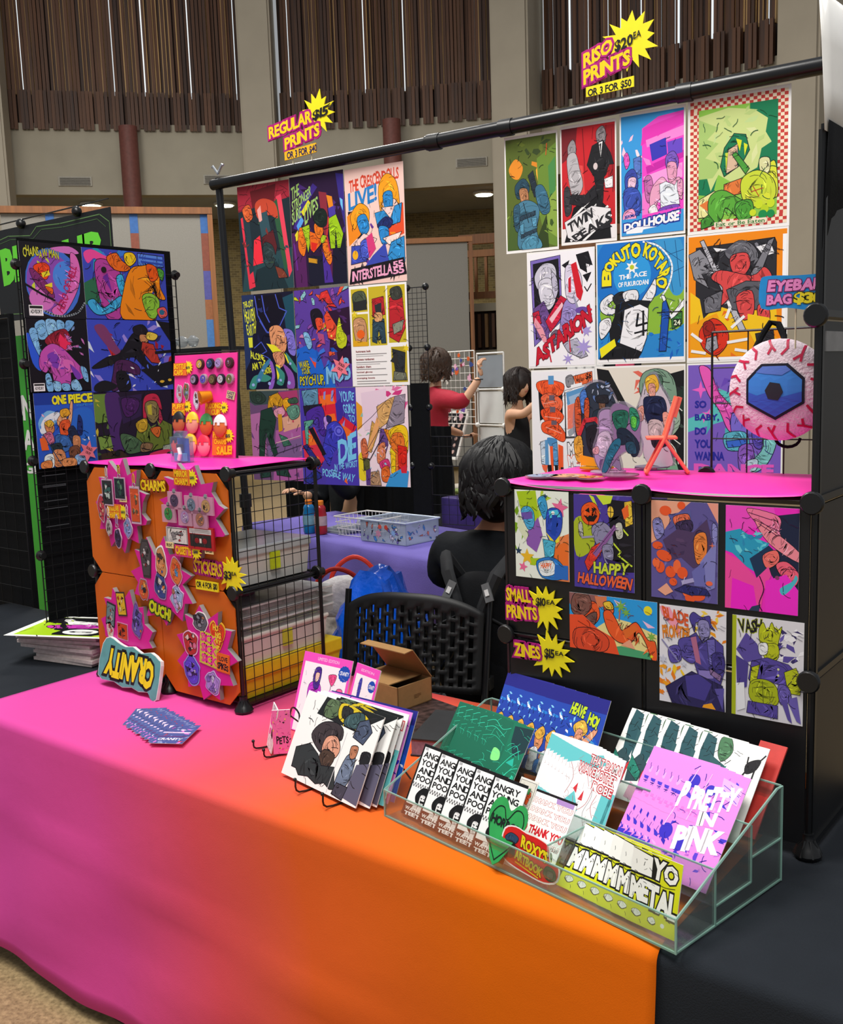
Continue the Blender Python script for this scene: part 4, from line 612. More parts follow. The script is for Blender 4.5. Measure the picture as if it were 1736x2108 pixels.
ARTS['limited_side'] = """
r #f050c0 0 0 100 100; r #f4f0f6 8 12 92 99; t #f4c0e4 .01 - 0 0 24 5 78 8 |EDITION; C #3a3aa8 26 22 36 16 40 30 38 60 44 84 26 86 30 50; p #7ab0d8 54 44 84 46 82 52 56 50; p #7ab0d8 54 60 84 62 82 68 56 66; p #7ab0d8 56 74 82 76 80 80 58 79; p #e84ab0 54 47 84 49 84 51 54 49; l #9a7ac0 1.4 14 40 18 70; s #1c4ab0 80 22 15 14 14; t #f4f6fa .02 - 0 .08 69 20 92 25 |CRANITY; i 4 14 #a09ab0 .6 10 16 90 96 8
"""
ARTS['comic'] = """
r #f3f3f1 0 0 100 100; p #1e2224 26 0 100 0 100 2 72 26 20 22; C #5a7050 30 2 44 0 48 12 40 22 28 20; C #d8c02a 46 2 62 0 84 8 86 22 66 24 48 18; C #2a2c2e 50 4 62 4 62 14 52 16; C #3a5458 60 10 76 4 80 18 68 24 56 22; P #47526a 74 14 84 8 92 20 86 36 72 32; l #2a2a30 1 84 8 92 4; C #3c3438 22 46 30 30 46 24 58 28 60 40 50 42 44 60 34 58; C #d89a80 42 42 54 38 62 50 58 62 46 66 40 56; C #4a382e 44 56 58 58 56 72 46 76 40 66; P #2e3436 8 66 24 56 38 64 46 74 62 70 70 92 64 94 56 90 46 95 34 91 22 94 16 88 10 88; C #6a7890 72 54 82 50 84 74 78 88 68 86; C #b87a5a 74 42 82 40 82 52 76 54; C #1f2024 88 44 98 42 98 56 90 58; p #5c5a70 86 58 100 52 100 98 82 96; P #42404e 70 84 84 84 82 99 68 97; i 4 30 #2a2628 .6 10 4 98 94 8; l #d0d0d4 .6 64 30 62 98
"""
ARTS['booklet'] = """
r #f0e6ec 0 0 100 100; c #f050a8 4 24 30 20 70 26 90 40 80 52 40 48 10 46; C #c8c4c8 30 2 64 0 72 14 56 24 36 20; C #2a2226 60 10 90 8 96 22 76 30; c #f050a8 10 60 36 54 40 70 20 74; C #17141a 50 54 80 50 88 66 64 74 54 68; C #e8e4e6 10 72 60 68 90 80 70 96 14 94; C #f6f2f4 40 30 66 28 64 46 46 46; i 4 30 #231c22 1 6 4 94 96 14
"""
ARTS['booklet_side'] = """
r #f070b0 0 0 100 100; z 3 20 #e83a98,#f8a0d0,#2a2024,#e8d040 0 0 100 100 6 16; t #2a1a24 .03 - 0 .1 20 60 86 60 86 76 20 78 |PETS; i 4 26 #2a1a24 1 6 4 94 96 12
"""
ARTS['card'] = """
r #4a5a98 0 0 100 100; z 3 26 #d87ad0,#3a4a88,#8a9ac8,#b05ab8,#c03a4a,#6a88c0,#e8d0e8 0 0 100 100 8 22; r #e8c8e8 8 40 92 46; r #6a3a78 6 62 94 66; t #e8e0f0 .03 - 0 .1 14 72 86 84 |CRANITY; i 4 20 #20203a 1 4 4 96 96 12
"""
ARTS['topprint'] = """
r #f2f2ee 0 0 100 100; r #a8d01c 6 6 94 94; P #17161a 10 8 60 6 80 30 40 40 8 30; p #f2f2ee 24 20 70 30 90 60 40 50; C #c83ab0 20 46 60 40 70 54 30 62; p #17161a 30 60 90 56 90 92 40 90; p #a8d01c 8 60 40 70 36 94 8 94; e #f4f4f0 60 74 16 12; t #17161a .03 - 0 .1 50 70 70 78 |G; z 4 16 #17161a,#f2f2ee,#c8e03a 8 8 92 92 4 12; i 4 26 #17161a 1 6 6 94 94 14
"""
# ------------------------------------------------------------------ the hall
def brick_mat():
    m = bpy.data.materials.new('tan_brick'); m.use_nodes = True; nt = m.node_tree; b = nt.nodes['Principled BSDF']
    tc = nt.nodes.new('ShaderNodeTexCoord'); br = nt.nodes.new('ShaderNodeTexBrick')
    mp = nt.nodes.new('ShaderNodeMapping'); mp.inputs['Rotation'].default_value = (rad(90), 0, 0)
    nt.links.new(tc.outputs['Object'], mp.inputs['Vector']); nt.links.new(mp.outputs['Vector'], br.inputs['Vector'])
    br.inputs['Color1'].default_value = lin('#8d7b4e'); br.inputs['Color2'].default_value = lin('#6f6040'); br.inputs['Mortar'].default_value = lin('#9c8d68')
    br.inputs['Scale'].default_value = 5.0; br.inputs['Mortar Size'].default_value = 0.02; br.inputs['Brick Width'].default_value = 0.6; br.inputs['Row Height'].default_value = 0.25
    nt.links.new(br.outputs['Color'], b.inputs['Base Color']); b.inputs['Roughness'].default_value = 0.85
    return m
def wood_mat(name, c1, c2, rough=0.6):
    m = bpy.data.materials.new(name); m.use_nodes = True; nt = m.node_tree; b = nt.nodes['Principled BSDF']
    tc = nt.nodes.new('ShaderNodeTexCoord'); mp = nt.nodes.new('ShaderNodeMapping'); mp.inputs['Scale'].default_value = (14, 14, 0.9)
    oi = nt.nodes.new('ShaderNodeObjectInfo'); ad = nt.nodes.new('ShaderNodeVectorMath'); ad.operation = 'ADD'
    nt.links.new(tc.outputs['Object'], ad.inputs[0]); nt.links.new(oi.outputs['Random'], ad.inputs[1]); nt.links.new(ad.outputs[0], mp.inputs['Vector'])
    n = nt.nodes.new('ShaderNodeTexNoise'); n.inputs['Scale'].default_value = 1.4; n.inputs['Detail'].default_value = 5; n.inputs['Distortion'].default_value = 0.6
    nt.links.new(mp.outputs['Vector'], n.inputs['Vector'])
    mu = nt.nodes.new('ShaderNodeMath'); mu.operation = 'MULTIPLY_ADD'; mu.inputs[1].default_value = 0.5
    nt.links.new(oi.outputs['Random'], mu.inputs[0]); nt.links.new(n.outputs['Fac'], mu.inputs[2])
    r = nt.nodes.new('ShaderNodeValToRGB'); r.color_ramp.elements[0].position = 0.35; r.color_ramp.elements[1].position = 1.0
    r.color_ramp.elements[0].color = lin(c1); r.color_ramp.elements[1].color = lin(c2)
    nt.links.new(mu.outputs[0], r.inputs['Fac']); nt.links.new(r.outputs['Color'], b.inputs['Base Color']); b.inputs['Roughness'].default_value = rough
    return m
BRICK = brick_mat()
SLATW = wood_mat('slat_wood', '#2e1a10', '#5e3a20'); SLATL = wood_mat('pale_slat_wood', '#7a5832', '#c09a62'); TRIMW = wood_mat('trim_wood', '#6a4020', '#935e30')
PLASTER = mat('beige_plaster', '#a79f8d', 0.85, var=0.05, scale=2, bump=0.05)
COLUMNP = mat('column_paint', '#aaa08e', 0.8, var=0.04, scale=2)
SOFFIT = mat('soffit_tile', '#9a9da0', 0.8, var=0.04, scale=3)
BOARDG = mat('grey_pinboard', '#827f78', 0.9, var=0.05, scale=60, bump=0.1)
DARKWOOD = mat('dark_backing', '#2a1a14', 0.8, var=0.2, scale=4)
REDPIPE = mat('red_brown_paint', '#6e4038', 0.6, var=0.12, scale=20)

def floor_mat():
    m = bpy.data.materials.new('speckled_floor'); m.use_nodes = True; nt = m.node_tree; b = nt.nodes['Principled BSDF']
    tc = nt.nodes.new('ShaderNodeTexCoord'); n = nt.nodes.new('ShaderNodeTexNoise'); n.inputs['Scale'].default_value = 90; n.inputs['Detail'].default_value = 8
    nt.links.new(tc.outputs['Object'], n.inputs['Vector']); r = nt.nodes.new('ShaderNodeValToRGB')
    r.color_ramp.elements[0].position = 0.3; r.color_ramp.elements[1].position = 0.72; r.color_ramp.elements[0].color = lin('#7d6a4c'); r.color_ramp.elements[1].color = lin('#b39a72')
    nt.links.new(n.outputs['Fac'], r.inputs['Fac']); nt.links.new(r.outputs['Color'], b.inputs['Base Color']); b.inputs['Roughness'].default_value = 0.35
    return m
fl = MB().box(-26, 8, -6, 26, FLOOR-0.1, FLOOR).build('floor', floor_mat()); tag(fl, kind='structure')

# ground plan of the round upper wall: bays between the columns
ZB = 6.5     # lower edge of the slat screens
ZT = 14.5
ZS = 5.32     # soffit
bays = [[(-15.33, 8.47), (-13.95, 10.12), (-12.45, 11.8)], [(-11.98, 12.18), (-10.21, 13.48), (-8.29, 14.52)], [(-7.56, 14.53), (-5.24, 14.86), (-3.07, 14.71)]]
def normal(a, b):
    d = Vector((b[0]-a[0], b[1]-a[1], 0)).normalized(); return d, Vector((-d.y, d.x, 0))       # along, outwards
rng = random.Random(7)
slat_me = {}
def slat_mesh(kind):
    if kind in slat_me: return slat_me[kind]
    b = MB().box(*{'dark': (-.027, .027, -.04, 0, ZB+.02, ZT), 'pale': (-.009, .009, -.07, 0, ZB+.6, ZT), 'valance': (-.03, .03, -.03, 0, ZB-.03, ZB+.66)}[kind])
    me = bpy.data.meshes.new('slat'); me.from_pydata(b.v, [], b.f); me.materials.append(SLATL if kind == 'pale' else SLATW); slat_me[kind] = me; return me
SKYGLASS = mat('daylit_glass', '#dfe8ee', 0.3, var=0.0, emit=0.9)
names = ['leftmost bay', 'middle bay, left of the wide column', 'right bay behind the RISO sign']
for bi, bay in enumerate(bays):
    scr = thing('wooden_slat_screen', 'tall brown slat screen high in the '+names[bi], 'slat screen', (0, 0, 0), group='slat screens around the hall')
    for k in range(2):
        a, b = bay[k], bay[k+1]; d, nrm = normal(a, b); L = math.hypot(b[0]-a[0], b[1]-a[1]); ang = math.atan2(d.y, d.x)
        MB().box(0, L, 0.2, 0.26, ZB, ZT).build('backing_board', DARKWOOD, scr, (a[0], a[1], 0), (0, 0, ang))
        n = 32; pitch = L/n
        for q in ((5, 17, 29) if bi == 0 else (3, 24) if bi == 1 else (2, 7, 11, 16, 20, 25, 29)):
            x = q*pitch; MB().box(x-.01, x+.01, 0.02, 0.19, ZB+.62, ZT).build('window_strip', SKYGLASS, scr, (a[0], a[1], 0), (0, 0, ang))
        for i in range(n):
            p = Vector((a[0], a[1], 0))+d*((i+.5)*pitch)
            link('slat', slat_mesh('dark'), scr, p+nrm*rng.choice((0, .03, .06, .1)), (0, 0, ang+rng.uniform(-.1, .1)))
            if rng.random() < (.5 if bi < 2 else .7): link('slat', slat_mesh('pale'), scr, p+d*(pitch*.5)+nrm*rng.choice((.06, .1, .14)), (0, 0, ang))
            if i % 4 != 3: link('slat', slat_mesh('valance'), scr, p-nrm*(.05+.02*(i % 2)), (0, 0, ang))
# plaster band below the screens and the soffit behind
pl = MB(); so = MB()
allpts = [(-17.2, 6.0)]+[p for b in bays for p in b]+[(-0.2, 14.2), (3.0, 13.0)]
segn = [normal(a, b)[1] for a, b in zip(allpts[:-1], allpts[1:])]
ptn = [(segn[max(0, i-1)]+segn[min(len(segn)-1, i)]).normalized() for i in range(len(allpts))]
def ofs(i, q, z): return (allpts[i][0]+ptn[i].x*q, allpts[i][1]+ptn[i].y*q, z)
for i in range(len(allpts)-1):
    k = i+1
    pl.add([ofs(i, 0, ZS), ofs(k, 0, ZS), ofs(k, 0, ZB+.1), ofs(i, 0, ZB+.1), ofs(i, .3, ZS), ofs(k, .3, ZS), ofs(k, .3, ZB+.1), ofs(i, .3, ZB+.1)], [(0, 1, 2, 3), (4, 7, 6, 5), (0, 4, 5, 1), (3, 2, 6, 7)])
    so.add([ofs(i, .28, ZS+.002), ofs(k, .28, ZS+.002), ofs(k, 3.3, ZS+.002), ofs(i, 3.3, ZS+.002), ofs(i, .28, ZS+.1), ofs(k, .28, ZS+.1), ofs(k, 3.3, ZS+.1), ofs(i, 3.3, ZS+.1)], [(0, 3, 2, 1), (4, 5, 6, 7), (0, 1, 5, 4), (2, 3, 7, 6)])
tag(pl.build('wall_upper', PLASTER, fix=False), kind='structure'); tag(so.build('ceiling', SOFFIT, fix=False), kind='structure')
for i, (a, b) in enumerate(zip(allpts[:-1], allpts[1:])):
    d, nr = normal(a, b); L = math.hypot(b[0]-a[0], b[1]-a[1]); ang = math.atan2(d.y, d.x)
    o = MB().box(-1.2, L+1.2, 0, .2, 0, ZS-FLOOR).build('wall_brick', BRICK, None, (a[0]+nr.x*3.0, a[1]+nr.y*3.0, FLOOR), (0, 0, ang)); tag(o, kind='structure')
# columns
def column(p, label, w0=.62, dp=.7, ang=0.0, z1=ZT):
    b = MB().box(-w0/2, w0/2, -dp/2, dp/2, FLOOR, z1); o = b.build('column', COLUMNP, None, (p[0], p[1], 0), (0, 0, ang)); tag(o, label, 'column', 'plastered columns of the hall')
    bm = bmesh.new(); bm.from_mesh(o.data); bmesh.ops.bevel(bm, geom=[e for e in bm.edges if abs(e.verts[0].co.z-e.verts[1].co.z) > 1], offset=.04, segments=2, affect='EDGES'); bm.to_mesh(o.data); bm.free()
column((-14.95, 7.72), 'beige square column at the far left edge of the hall', .9, .9, rad(52))
column((-12.2, 11.85), 'beige square column left of the star sign on the pole', .62, .9, rad(40))
column((-7.9, 14.2), 'beige square column rising behind the middle of the long black pole', .72, .9, rad(12))
column((-2.62, 14.2), 'beige square column at the right, beside the hanging white paper', .72, .95, rad(-16))
def pipe(p, label, z0, z1, r=.14):
    b = MB().tube([(0, 0, z0), (0, 0, z1)], r, 16); b.tube([(0, 0, z0+1.2), (0, 0, z0+1.26)], r*1.06, 16); o = b.build('round_post', REDPIPE, None, (p[0], p[1], 0), smooth=True); tag(o, label, 'post', 'red brown round posts')
pipe((-13.75, 9.95), 'red brown round post above the left pinboard', FLOOR, ZB, .17)
pipe((-10.0, 13.1), 'red brown round post right of the hanging posters', FLOOR, ZB, .17)
# vents and ceiling downlights
def vent(p, ang, label):
    t = thing('air_vent', label, 'vent', p, (0, 0, ang), 'wall air vents')
    MB().box(-.3, .3, -.03, .0, -.085, .085).build('frame', mat('vent_frame', '#a8a294', .6), t)
    for k in range(5): boxo('louvre', (-.27, .27, -.05, -.03, -.07+k*.029, -.053+k*.029), mat('vent_louvre', '#6d675c', .5), t)
def onwall(t0, bay, seg, z):
    a, b = bays[bay][seg], bays[bay][seg+1]; d, nr = normal(a, b); return (a[0]+(b[0]-a[0])*t0, a[1]+(b[1]-a[1])*t0, z), math.atan2(d.y, d.x)
P, A_ = onwall(.52, 0, 0, 5.56); vent((P[0], P[1], P[2]), A_, 'slim grey air vent on the left upper wall')
P, A_ = onwall(.72, 0, 1, 5.6); vent((P[0], P[1], P[2]), A_, 'slim grey air vent just left of the pole end')
P, A_ = onwall(.66, 1, 1, 5.72); vent((P[0], P[1], P[2]), A_, 'slim grey air vent right of the hanging posters')
def downlight(p, label):
    t = thing('ceiling_downlight', label, 'ceiling light', p, group='soffit downlights')
    MB().lathe([(.2, 0), (.22, .02), (.22, .05)], n=20).build('trim_ring', mat('lamp_ring', '#d8d8d4', .4), t)
    MB().lathe([(.16, -.015), (.17, .0)], n=20).build('lens', mat('lamp_lens', '#f4fbe0', .4, var=0, emit=14), t)
    l = bpy.data.lights.new('downlight', 'SPOT'); l.energy = 260; l.spot_size = rad(120); l.spot_blend = .8; l.color = (1, .9, .62); l.shadow_soft_size = .15
    o = bpy.data.objects.new('downlight_beam', l); COL.objects.link(o); o.location = (0, 0, -.06); o.parent = t
for bay, seg, t0, lab in ((0, 0, .6, 'round lit downlight in the soffit at the far left'), (0, 1, .75, 'round lit downlight in the soffit left of the pole end'), (1, 1, .72, 'round lit downlight in the soffit above the brick wall')):
    P, A_ = onwall(t0, bay, seg, ZS-.05); a, b = bays[bay][seg], bays[bay][seg+1]; d, nr = normal(a, b); downlight((P[0]+nr.x*.9, P[1]+nr.y*.9, ZS-.055), lab)
# grey pinboard partitions with wooden top rail and coloured tape strips
TAPES = ['#2e5c9a', '#8a4a34', '#7a3038', '#3a5a58', '#7c3a3a', '#3f6ea8', '#8a5634', '#4a4a8c', '#7a4030']
def partition(name, p0, p1, ztop, label, strips, rail=.09):
    d = Vector((p1[0]-p0[0], p1[1]-p0[1], 0)); L = d.length; ang = math.atan2(d.y, d.x)
    t = thing(name, label, 'partition', (p0[0], p0[1], FLOOR), (0, 0, ang), 'grey pinboard partitions'); h = ztop-FLOOR
    boxo('pinboard', (0.05, L-.05, 0, .08, .1, h-rail), BOARDG, t); boxo('top_rail', (-.06, L+.04, -.06, .14, h-rail, h), TRIMW, t)
    boxo('end_post', (L-.03, L+.04, -.05, .13, 0, h-rail), TRIMW, t)
    for x in strips:
        z = .3; k = 0
        while z < h-rail-.05:
            q = .28+.12*((k*7) % 3); boxo('tape_square', (x, x+.11, -.012, 0, z, min(z+q, h-rail)), mat('tape%d' % (k % 9), TAPES[k % 9], .6), t); z += q; k += 1
partition('pinboard_partition', (-10.65, 5.42), (-8.94, 7.65), 4.2, 'grey pinboard partition with coloured tape strips at the left', (.62, 1.72, 2.68))
partition('pinboard_partition', (-10.6, 11.5), (-8.32, 13.16), 4.2, 'grey pinboard partition with wooden edge right of the hanging posters', ())
# wooden lattice screen and slatted screen under the brick
lt = thing('wooden_lattice', 'brown wooden lattice railing in front of the tan brick wall', 'lattice', (-9.2, 14.35, 0), (0, 0, rad(22)))
for z, hh in ((4.25, .18), (4.0, .13), (3.2, .13)): boxo('rail', (-.2, 6.2, 0, .12, z, z+hh), TRIMW, lt)
for x in (.5, 1.6, 2.7): boxo('rail_block', (x, x+.05, 0.02, .1, 4.13, 4.25), TRIMW, lt)
for i in range(30): boxo('baluster', (-.1+i*.085*2.4, -.1+i*.085*2.4+.05, .02, .1, 3.33, 4.0), TRIMW, lt)
sl = thing('slatted_wood_screen', 'low dark wooden slat screen below the lattice', 'screen', (-9.2, 14.3, 0), (0, 0, rad(22)))
boxo('frame', (-.2, 6.2, .1, .2, 2.2, 2.95), DARKWOOD, sl)
for i in range(44): boxo('slat', (-.1+i*.14, -.1+i*.14+.06, .0, .1, 2.25, 2.9), SLATL if i % 2 else SLATW, sl)
boxo('sill', (-.2, 6.2, -.05, .2, 2.95, 3.1), PLASTER, sl); boxo('apron', (-.2, 6.2, -.02, .2, FLOOR, 2.2), PLASTER, sl)
# ------------------------------------------------------------------ table and cloths
C = 0.37                      # pitch of the wire cubes
def grad_mat():
    m = bpy.data.materials.new('pink_to_orange_cloth'); m.use_nodes = True; nt = m.node_tree; b = nt.nodes['Principled BSDF']
    tc = nt.nodes.new('ShaderNodeTexCoord'); sx = nt.nodes.new('ShaderNodeSeparateXYZ'); nt.links.new(tc.outputs['Object'], sx.inputs[0])
    z = nt.nodes.new('ShaderNodeMath'); z.operation = 'MULTIPLY_ADD'; z.inputs[1].default_value = 0.3; nt.links.new(sx.outputs['Z'], z.inputs[0]); nt.links.new(sx.outputs['X'], z.inputs[2])
    mr = nt.nodes.new('ShaderNodeMapRange'); mr.inputs['From Min'].default_value = -0.7+0.22; mr.inputs['From Max'].default_value = 1.2+0.22; nt.links.new(z.outputs[0], mr.inputs['Value'])
    r = nt.nodes.new('ShaderNodeValToRGB'); cr = r.color_ramp
    cr.elements[0].position = 0.0; cr.elements[0].color = lin('#d84ca2'); cr.elements[1].position = 1.0; cr.elements[1].color = lin('#e26a06')
    for p, c in ((.28, '#de4c98'), (.53, '#e2505c'), (.73, '#e25f26')):
        e = cr.elements.new(p); e.color = lin(c)
    nt.links.new(mr.outputs[0], r.inputs['Fac']); nt.links.new(r.outputs['Color'], b.inputs['Base Color'])
    b.inputs['Roughness'].default_value = 0.85; b.inputs['Specular IOR Level'].default_value = 0.15
    n = nt.nodes.new('ShaderNodeTexNoise'); n.inputs['Scale'].default_value = 420; n.inputs['Detail'].default_value = 2; nt.links.new(tc.outputs['Object'], n.inputs['Vector'])
    n2 = nt.nodes.new('ShaderNodeTexNoise'); n2.inputs['Scale'].default_value = 3; n2.inputs['Detail'].default_value = 4; n2.inputs['Distortion'].default_value = 0.2; nt.links.new(tc.outputs['Object'], n2.inputs['Vector'])
    ad = nt.nodes.new('ShaderNodeMath'); ad.operation = 'MULTIPLY_ADD'; ad.inputs[1].default_value = 0.06; nt.links.new(n.outputs['Fac'], ad.inputs[0]); nt.links.new(n2.outputs['Fac'], ad.inputs[2])
    bp = nt.nodes.new('ShaderNodeBump'); bp.inputs['Strength'].default_value = 0.16; bp.inputs['Distance'].default_value = 0.03; nt.links.new(ad.outputs[0], bp.inputs['Height']); nt.links.new(bp.outputs['Normal'], b.inputs['Normal'])
    return m
def drape(name, x0, x1, yb, yf, drop, mt, off, nx=90, seed=1, flare=.09, bottom=None):
    """cloth lying on the table and hanging over its front edge"""
    rn = random.Random(seed); ph = [rn.uniform(0, 6) for _ in range(6)]
    prof = [(yb, 0.0, 0)]
    for k in range(1, 8): prof.append((yb+(yf+.03-yb)*k/7, 0.0, 0))
    for k in range(1, 6): a = PI/2*k/5; prof.append((yf+.03-.03*math.sin(a), -.03*(1-math.cos(a)), .02*k/5))
    n = 18
    for k in range(1, n+1): prof.append((yf, -.03-(drop-.03)*k/n, k/n))
    V = []; F = []
    for j, (y, dz, q) in enumerate(prof):
        for i in range(nx+1):
            x = x0+(x1-x0)*i/nx; wv = math.sin(x*5.2+ph[0])*.5+math.sin(x*11.7+ph[1])*.3+math.sin(x*23+ph[2])*.12
            yy = y-off-(flare*q+.022*wv*q**1.3+.008*math.sin(x*7+q*9+ph[4])*q) if q > 0 else y
            yy -= .007*math.exp(-((q-.42-.1*x)/.025)**2)*min(1, q*3)+.004*(math.exp(-((x-.18)/.012)**2)+math.exp(-((x-.83)/.012)**2))*min(1, q*4)+.003*math.exp(-((q-.8+.12*x)/.03)**2)
            zz = T+off+dz
            if q == 0: zz += .0012*math.sin(x*31+y*17+ph[3])*math.sin(x*9-y*22)
            if bottom and q > .9: zz += bottom*math.sin(x*6+ph[5])*(q-.9)*10
            V.append((x, yy, zz))
    for j in range(len(prof)-1):
        for i in range(nx): a = j*(nx+1)+i; F.append((a, a+nx+1, a+nx+2, a+1))
    me = bpy.data.meshes.new(name); me.from_pydata(V, [], F); me.materials.append(mt)
    for p in me.polygons: p.use_smooth = True
    o = link(name, me); md = o.modifiers.new('thickness', 'SOLIDIFY'); md.thickness = .0015; md.offset = 1 if False else -1
    return o
tb = thing('folding_table', 'long folding table under the black tablecloth', 'table', (0, 0, FLOOR))
boxo('tabletop', (-2.2, 2.75, -.42, .46, T-.05-FLOOR, T-.004-FLOOR), mat('table_plastic', '#c8c6c0', .6), tb)
for x in (-2.0, .3, 2.55):
    for y in (-.38, .4): MB().tube([(x, y, 0), (x, y, T-.05-FLOOR)], .015).build('leg', mat('grey_metal', '#6a6c70', .4, metal=.8), tb)
bc = drape('black_tablecloth', -2.22, 2.78, .478, -.462, T-FLOOR-.03, CHARCOALCLOTH, .001, 70, 3, .05); tag(bc, 'black tablecloth over the whole booth table', 'tablecloth')
gc = drape('gradient_tablecloth', -.82, 1.615, .47, -.466, T+.0, grad_mat(), .004, 120, 5, .075, .012); tag(gc, 'tablecloth fading from pink at left to orange at right', 'tablecloth')

# ------------------------------------------------------------------ wire cubes
ORANGE = mat('orange_panel', '#d2650c', 0.5, var=0.06, scale=5, bump=0.04, bscale=8)
PINKPAPER = mat('hot_pink_paper', '#f02aa6', 0.45, var=0.03, scale=3)
MAGENTA = mat('magenta_foam', '#d41a92', 0.5, var=0.04)
FOAM = mat('grey_foam_edge', '#8d8a88', 0.7, var=0.05)
YELLOW = mat('yellow_card', '#f0e01a', 0.5, var=0.03)
PLUM = mat('plum_card', '#a5246e', 0.5, var=0.04)
def disc(parent, x, y, z, ax='y'):
    s = [(.004, -.016), (.021, -.016), (.024, -.012), (.024, -.006), (.014, 0), (.014, .02), (.01, .024)]
    MB().lathe(s, (0, 0, 0), 18, ax).build('connector', BLACKPL, parent, (x, y, z), smooth=True)
    
def foot(parent, x, y, z):
    b = MB().lathe([(.028, 0), (.03, .006), (.024, .02), (.012, .034), (.012, .05)], (0, 0, 0), 14)
    for k in range(7): a = 2*PI*k/7; b.tube([(.029*math.cos(a), .029*math.sin(a), .004), (.012*math.cos(a), .012*math.sin(a), .036)], .003, 5)
    b.build('foot', BLACKPL, parent, (x, y, z), smooth=True)
def clipped(w_, h, c=.05):
    return [(c, 0), (w_-c, 0), (w_, c), (w_, h-c), (w_-c, h), (c, h), (0, h-c), (0, c)]
def grid(parent, p0, ux, L, Hh, n=9, r=.0014, fr=.0028, m=None, name='wire_grid'):
    """wire panel: frame wires and 8 mm-pitch mesh between p0 and p0+ux*L, height Hh"""
    p0 = Vector(p0); ux = Vector(ux); uz = Vector((0, 0, 1)); b = MB(); ny = max(2, round(n*Hh/L))
    for i in range(n+1): q = p0+ux*(L*i/n); b.tube([q, q+uz*Hh], fr if i in (0, n) else r, 5)
    for j in range(ny+1): q = p0+uz*(Hh*j/ny); b.tube([q, q+ux*L], fr if j in (0, ny) else r, 5)
    return b.build(name, m or BLACKWIRE, parent, smooth=True)
# --- left tower (two cubes wide, two high), orange panels in front, open wire side at right
LT = thing('wire_cube_tower', 'wire cube shelf with orange front panels covered in star boards', 'shelf', (0, 0, T))
for i in (-2, -1):
    for k in (0, 1):
        o = MB().prism([(x+.0015, z+.008) for x, z in clipped(C-.003, C-.003)], -.012, -.008).build('orange_panel', ORANGE, LT, (i*C, 0, k*C+.014))
for i in (-2, -1, 0):
    foot(LT, i*C, 0, .006)
    for k in (1, 2): disc(LT, i*C, -.006, k*C+.02)
for j in (1,):
    foot(LT, 0, C, .006); foot(LT, -2*C, C, .006)
    for k in (1, 2): disc(LT, 0, C-.006, k*C+.02); disc(LT, -2*C, C-.006, k*C+.02)
for k in (0, 1): grid(LT, (.004, .01, k*C+.024), (0, 1, 0), C-.02, C-.012)
for k in (0, 1): grid(LT, (-2*C, .01, k*C+.024), (0, 1, 0), C-.02, C-.012)
for k in (1, 2):
    for i in (-2, -1, 0): MB().tube([(i*C, 0, k*C+.02), (i*C, C, k*C+.02)], .006, 6).build('side_bar', BLACKPL, LT, smooth=True)
    MB().tube([(-2*C, 0, k*C+.02), (0, 0, k*C+.02)], .005, 6).build('front_bar', BLACKPL, LT, smooth=True); MB().tube([(-2*C, C, k*C+.02), (0, C, k*C+.02)], .005, 6).build('back_bar', BLACKPL, LT, smooth=True)
for i in (-2, -1, 0): MB().tube([(i*C, 0, .03), (i*C, 0, 2*C+.02)], .006, 6).build('post', BLACKPL, LT, smooth=True)
for i in (-2, 0): MB().tube([(i*C, C, .03), (i*C, C, 2*C+.02)], .006, 6).build('post', BLACKPL, LT, smooth=True)
boxo('shelf_panel', (-2*C+.01, -.01, .01, C-.01, C+.012, C+.018), BLACKPANEL, LT); boxo('top_panel', (-2*C+.01, -.01, .01, C-.01, 2*C+.02, 2*C+.025), BLACKPANEL, LT)
boxo('bottom_panel', (-2*C+.01, -.01, .02, C-.01, .02, .024), BLACKPANEL, LT)
def pink_sheet(name, x0, x1, y0, y1, z, label, sag=.012):
    V = []; F = []; nx, ny = 28, 8
    for j in range(ny+1):
        for i in range(nx+1):
            x = x0+(x1-x0)*i/nx; y = y0+(y1-y0)*j/ny; e = (1-j/ny)**3
            V.append((x, y, z-sag*e*abs(math.sin((x-x0)/(C)*PI))**.8+.002*math.sin(x*9)*e))
    for j in range(ny):
        for i in range(nx): a = j*(nx+1)+i; F.append((a, a+1, a+nx+2, a+nx+1))
    me = bpy.data.meshes.new(name); me.from_pydata(V, [], F); me.materials.append(PINKPAPER)
    for p in me.polygons: p.use_smooth = True
    o = link(name, me); md = o.modifiers.new('thickness', 'SOLIDIFY'); md.thickness = .0012; tag(o, label, 'paper'); return o
pink_sheet('pink_paper', -2*C-.02, -.012, -.012, C-.005, T+2*C+.036, 'hot pink paper liner on top of the orange panelled shelf', .006)

# --- right tower, solid black panels, higher at its right side
RT = thing('wire_cube_tower', 'black panelled cube shelf with small prints on its front', 'shelf', (1.726, .03, T))
for i in (-2, -1):
    for k in (0, 1): boxo('black_panel', (i*C+.006, (i+1)*C-.006, -.008, -.003, k*C+.03, (k+1)*C+.01), BLACKPANEL, RT)
for k in range(4):
    boxo('black_panel', (-.003, .003, .008, C-.008, k*C+.03, (k+1)*C+.01), BLACKPANEL, RT)
    boxo('panel_frame', (-.004, .008, .004, C-.004, k*C+.018, k*C+.032), BLACKPL, RT)
    boxo('panel_frame', (-.004, .008, .004, .016, k*C+.03, (k+1)*C+.012), BLACKPL, RT)
for i in (-2, -1, 0):
    foot(RT, i*C, 0, .006)
    for k in (1, 2):
        if not (i == -1 and k == 1): disc(RT, i*C, -.008, k*C+.02)
    MB().tube([(i*C, 0, .03), (i*C, 0, 2*C+.02)], .007, 6).build('post', BLACKPL, RT, smooth=True)
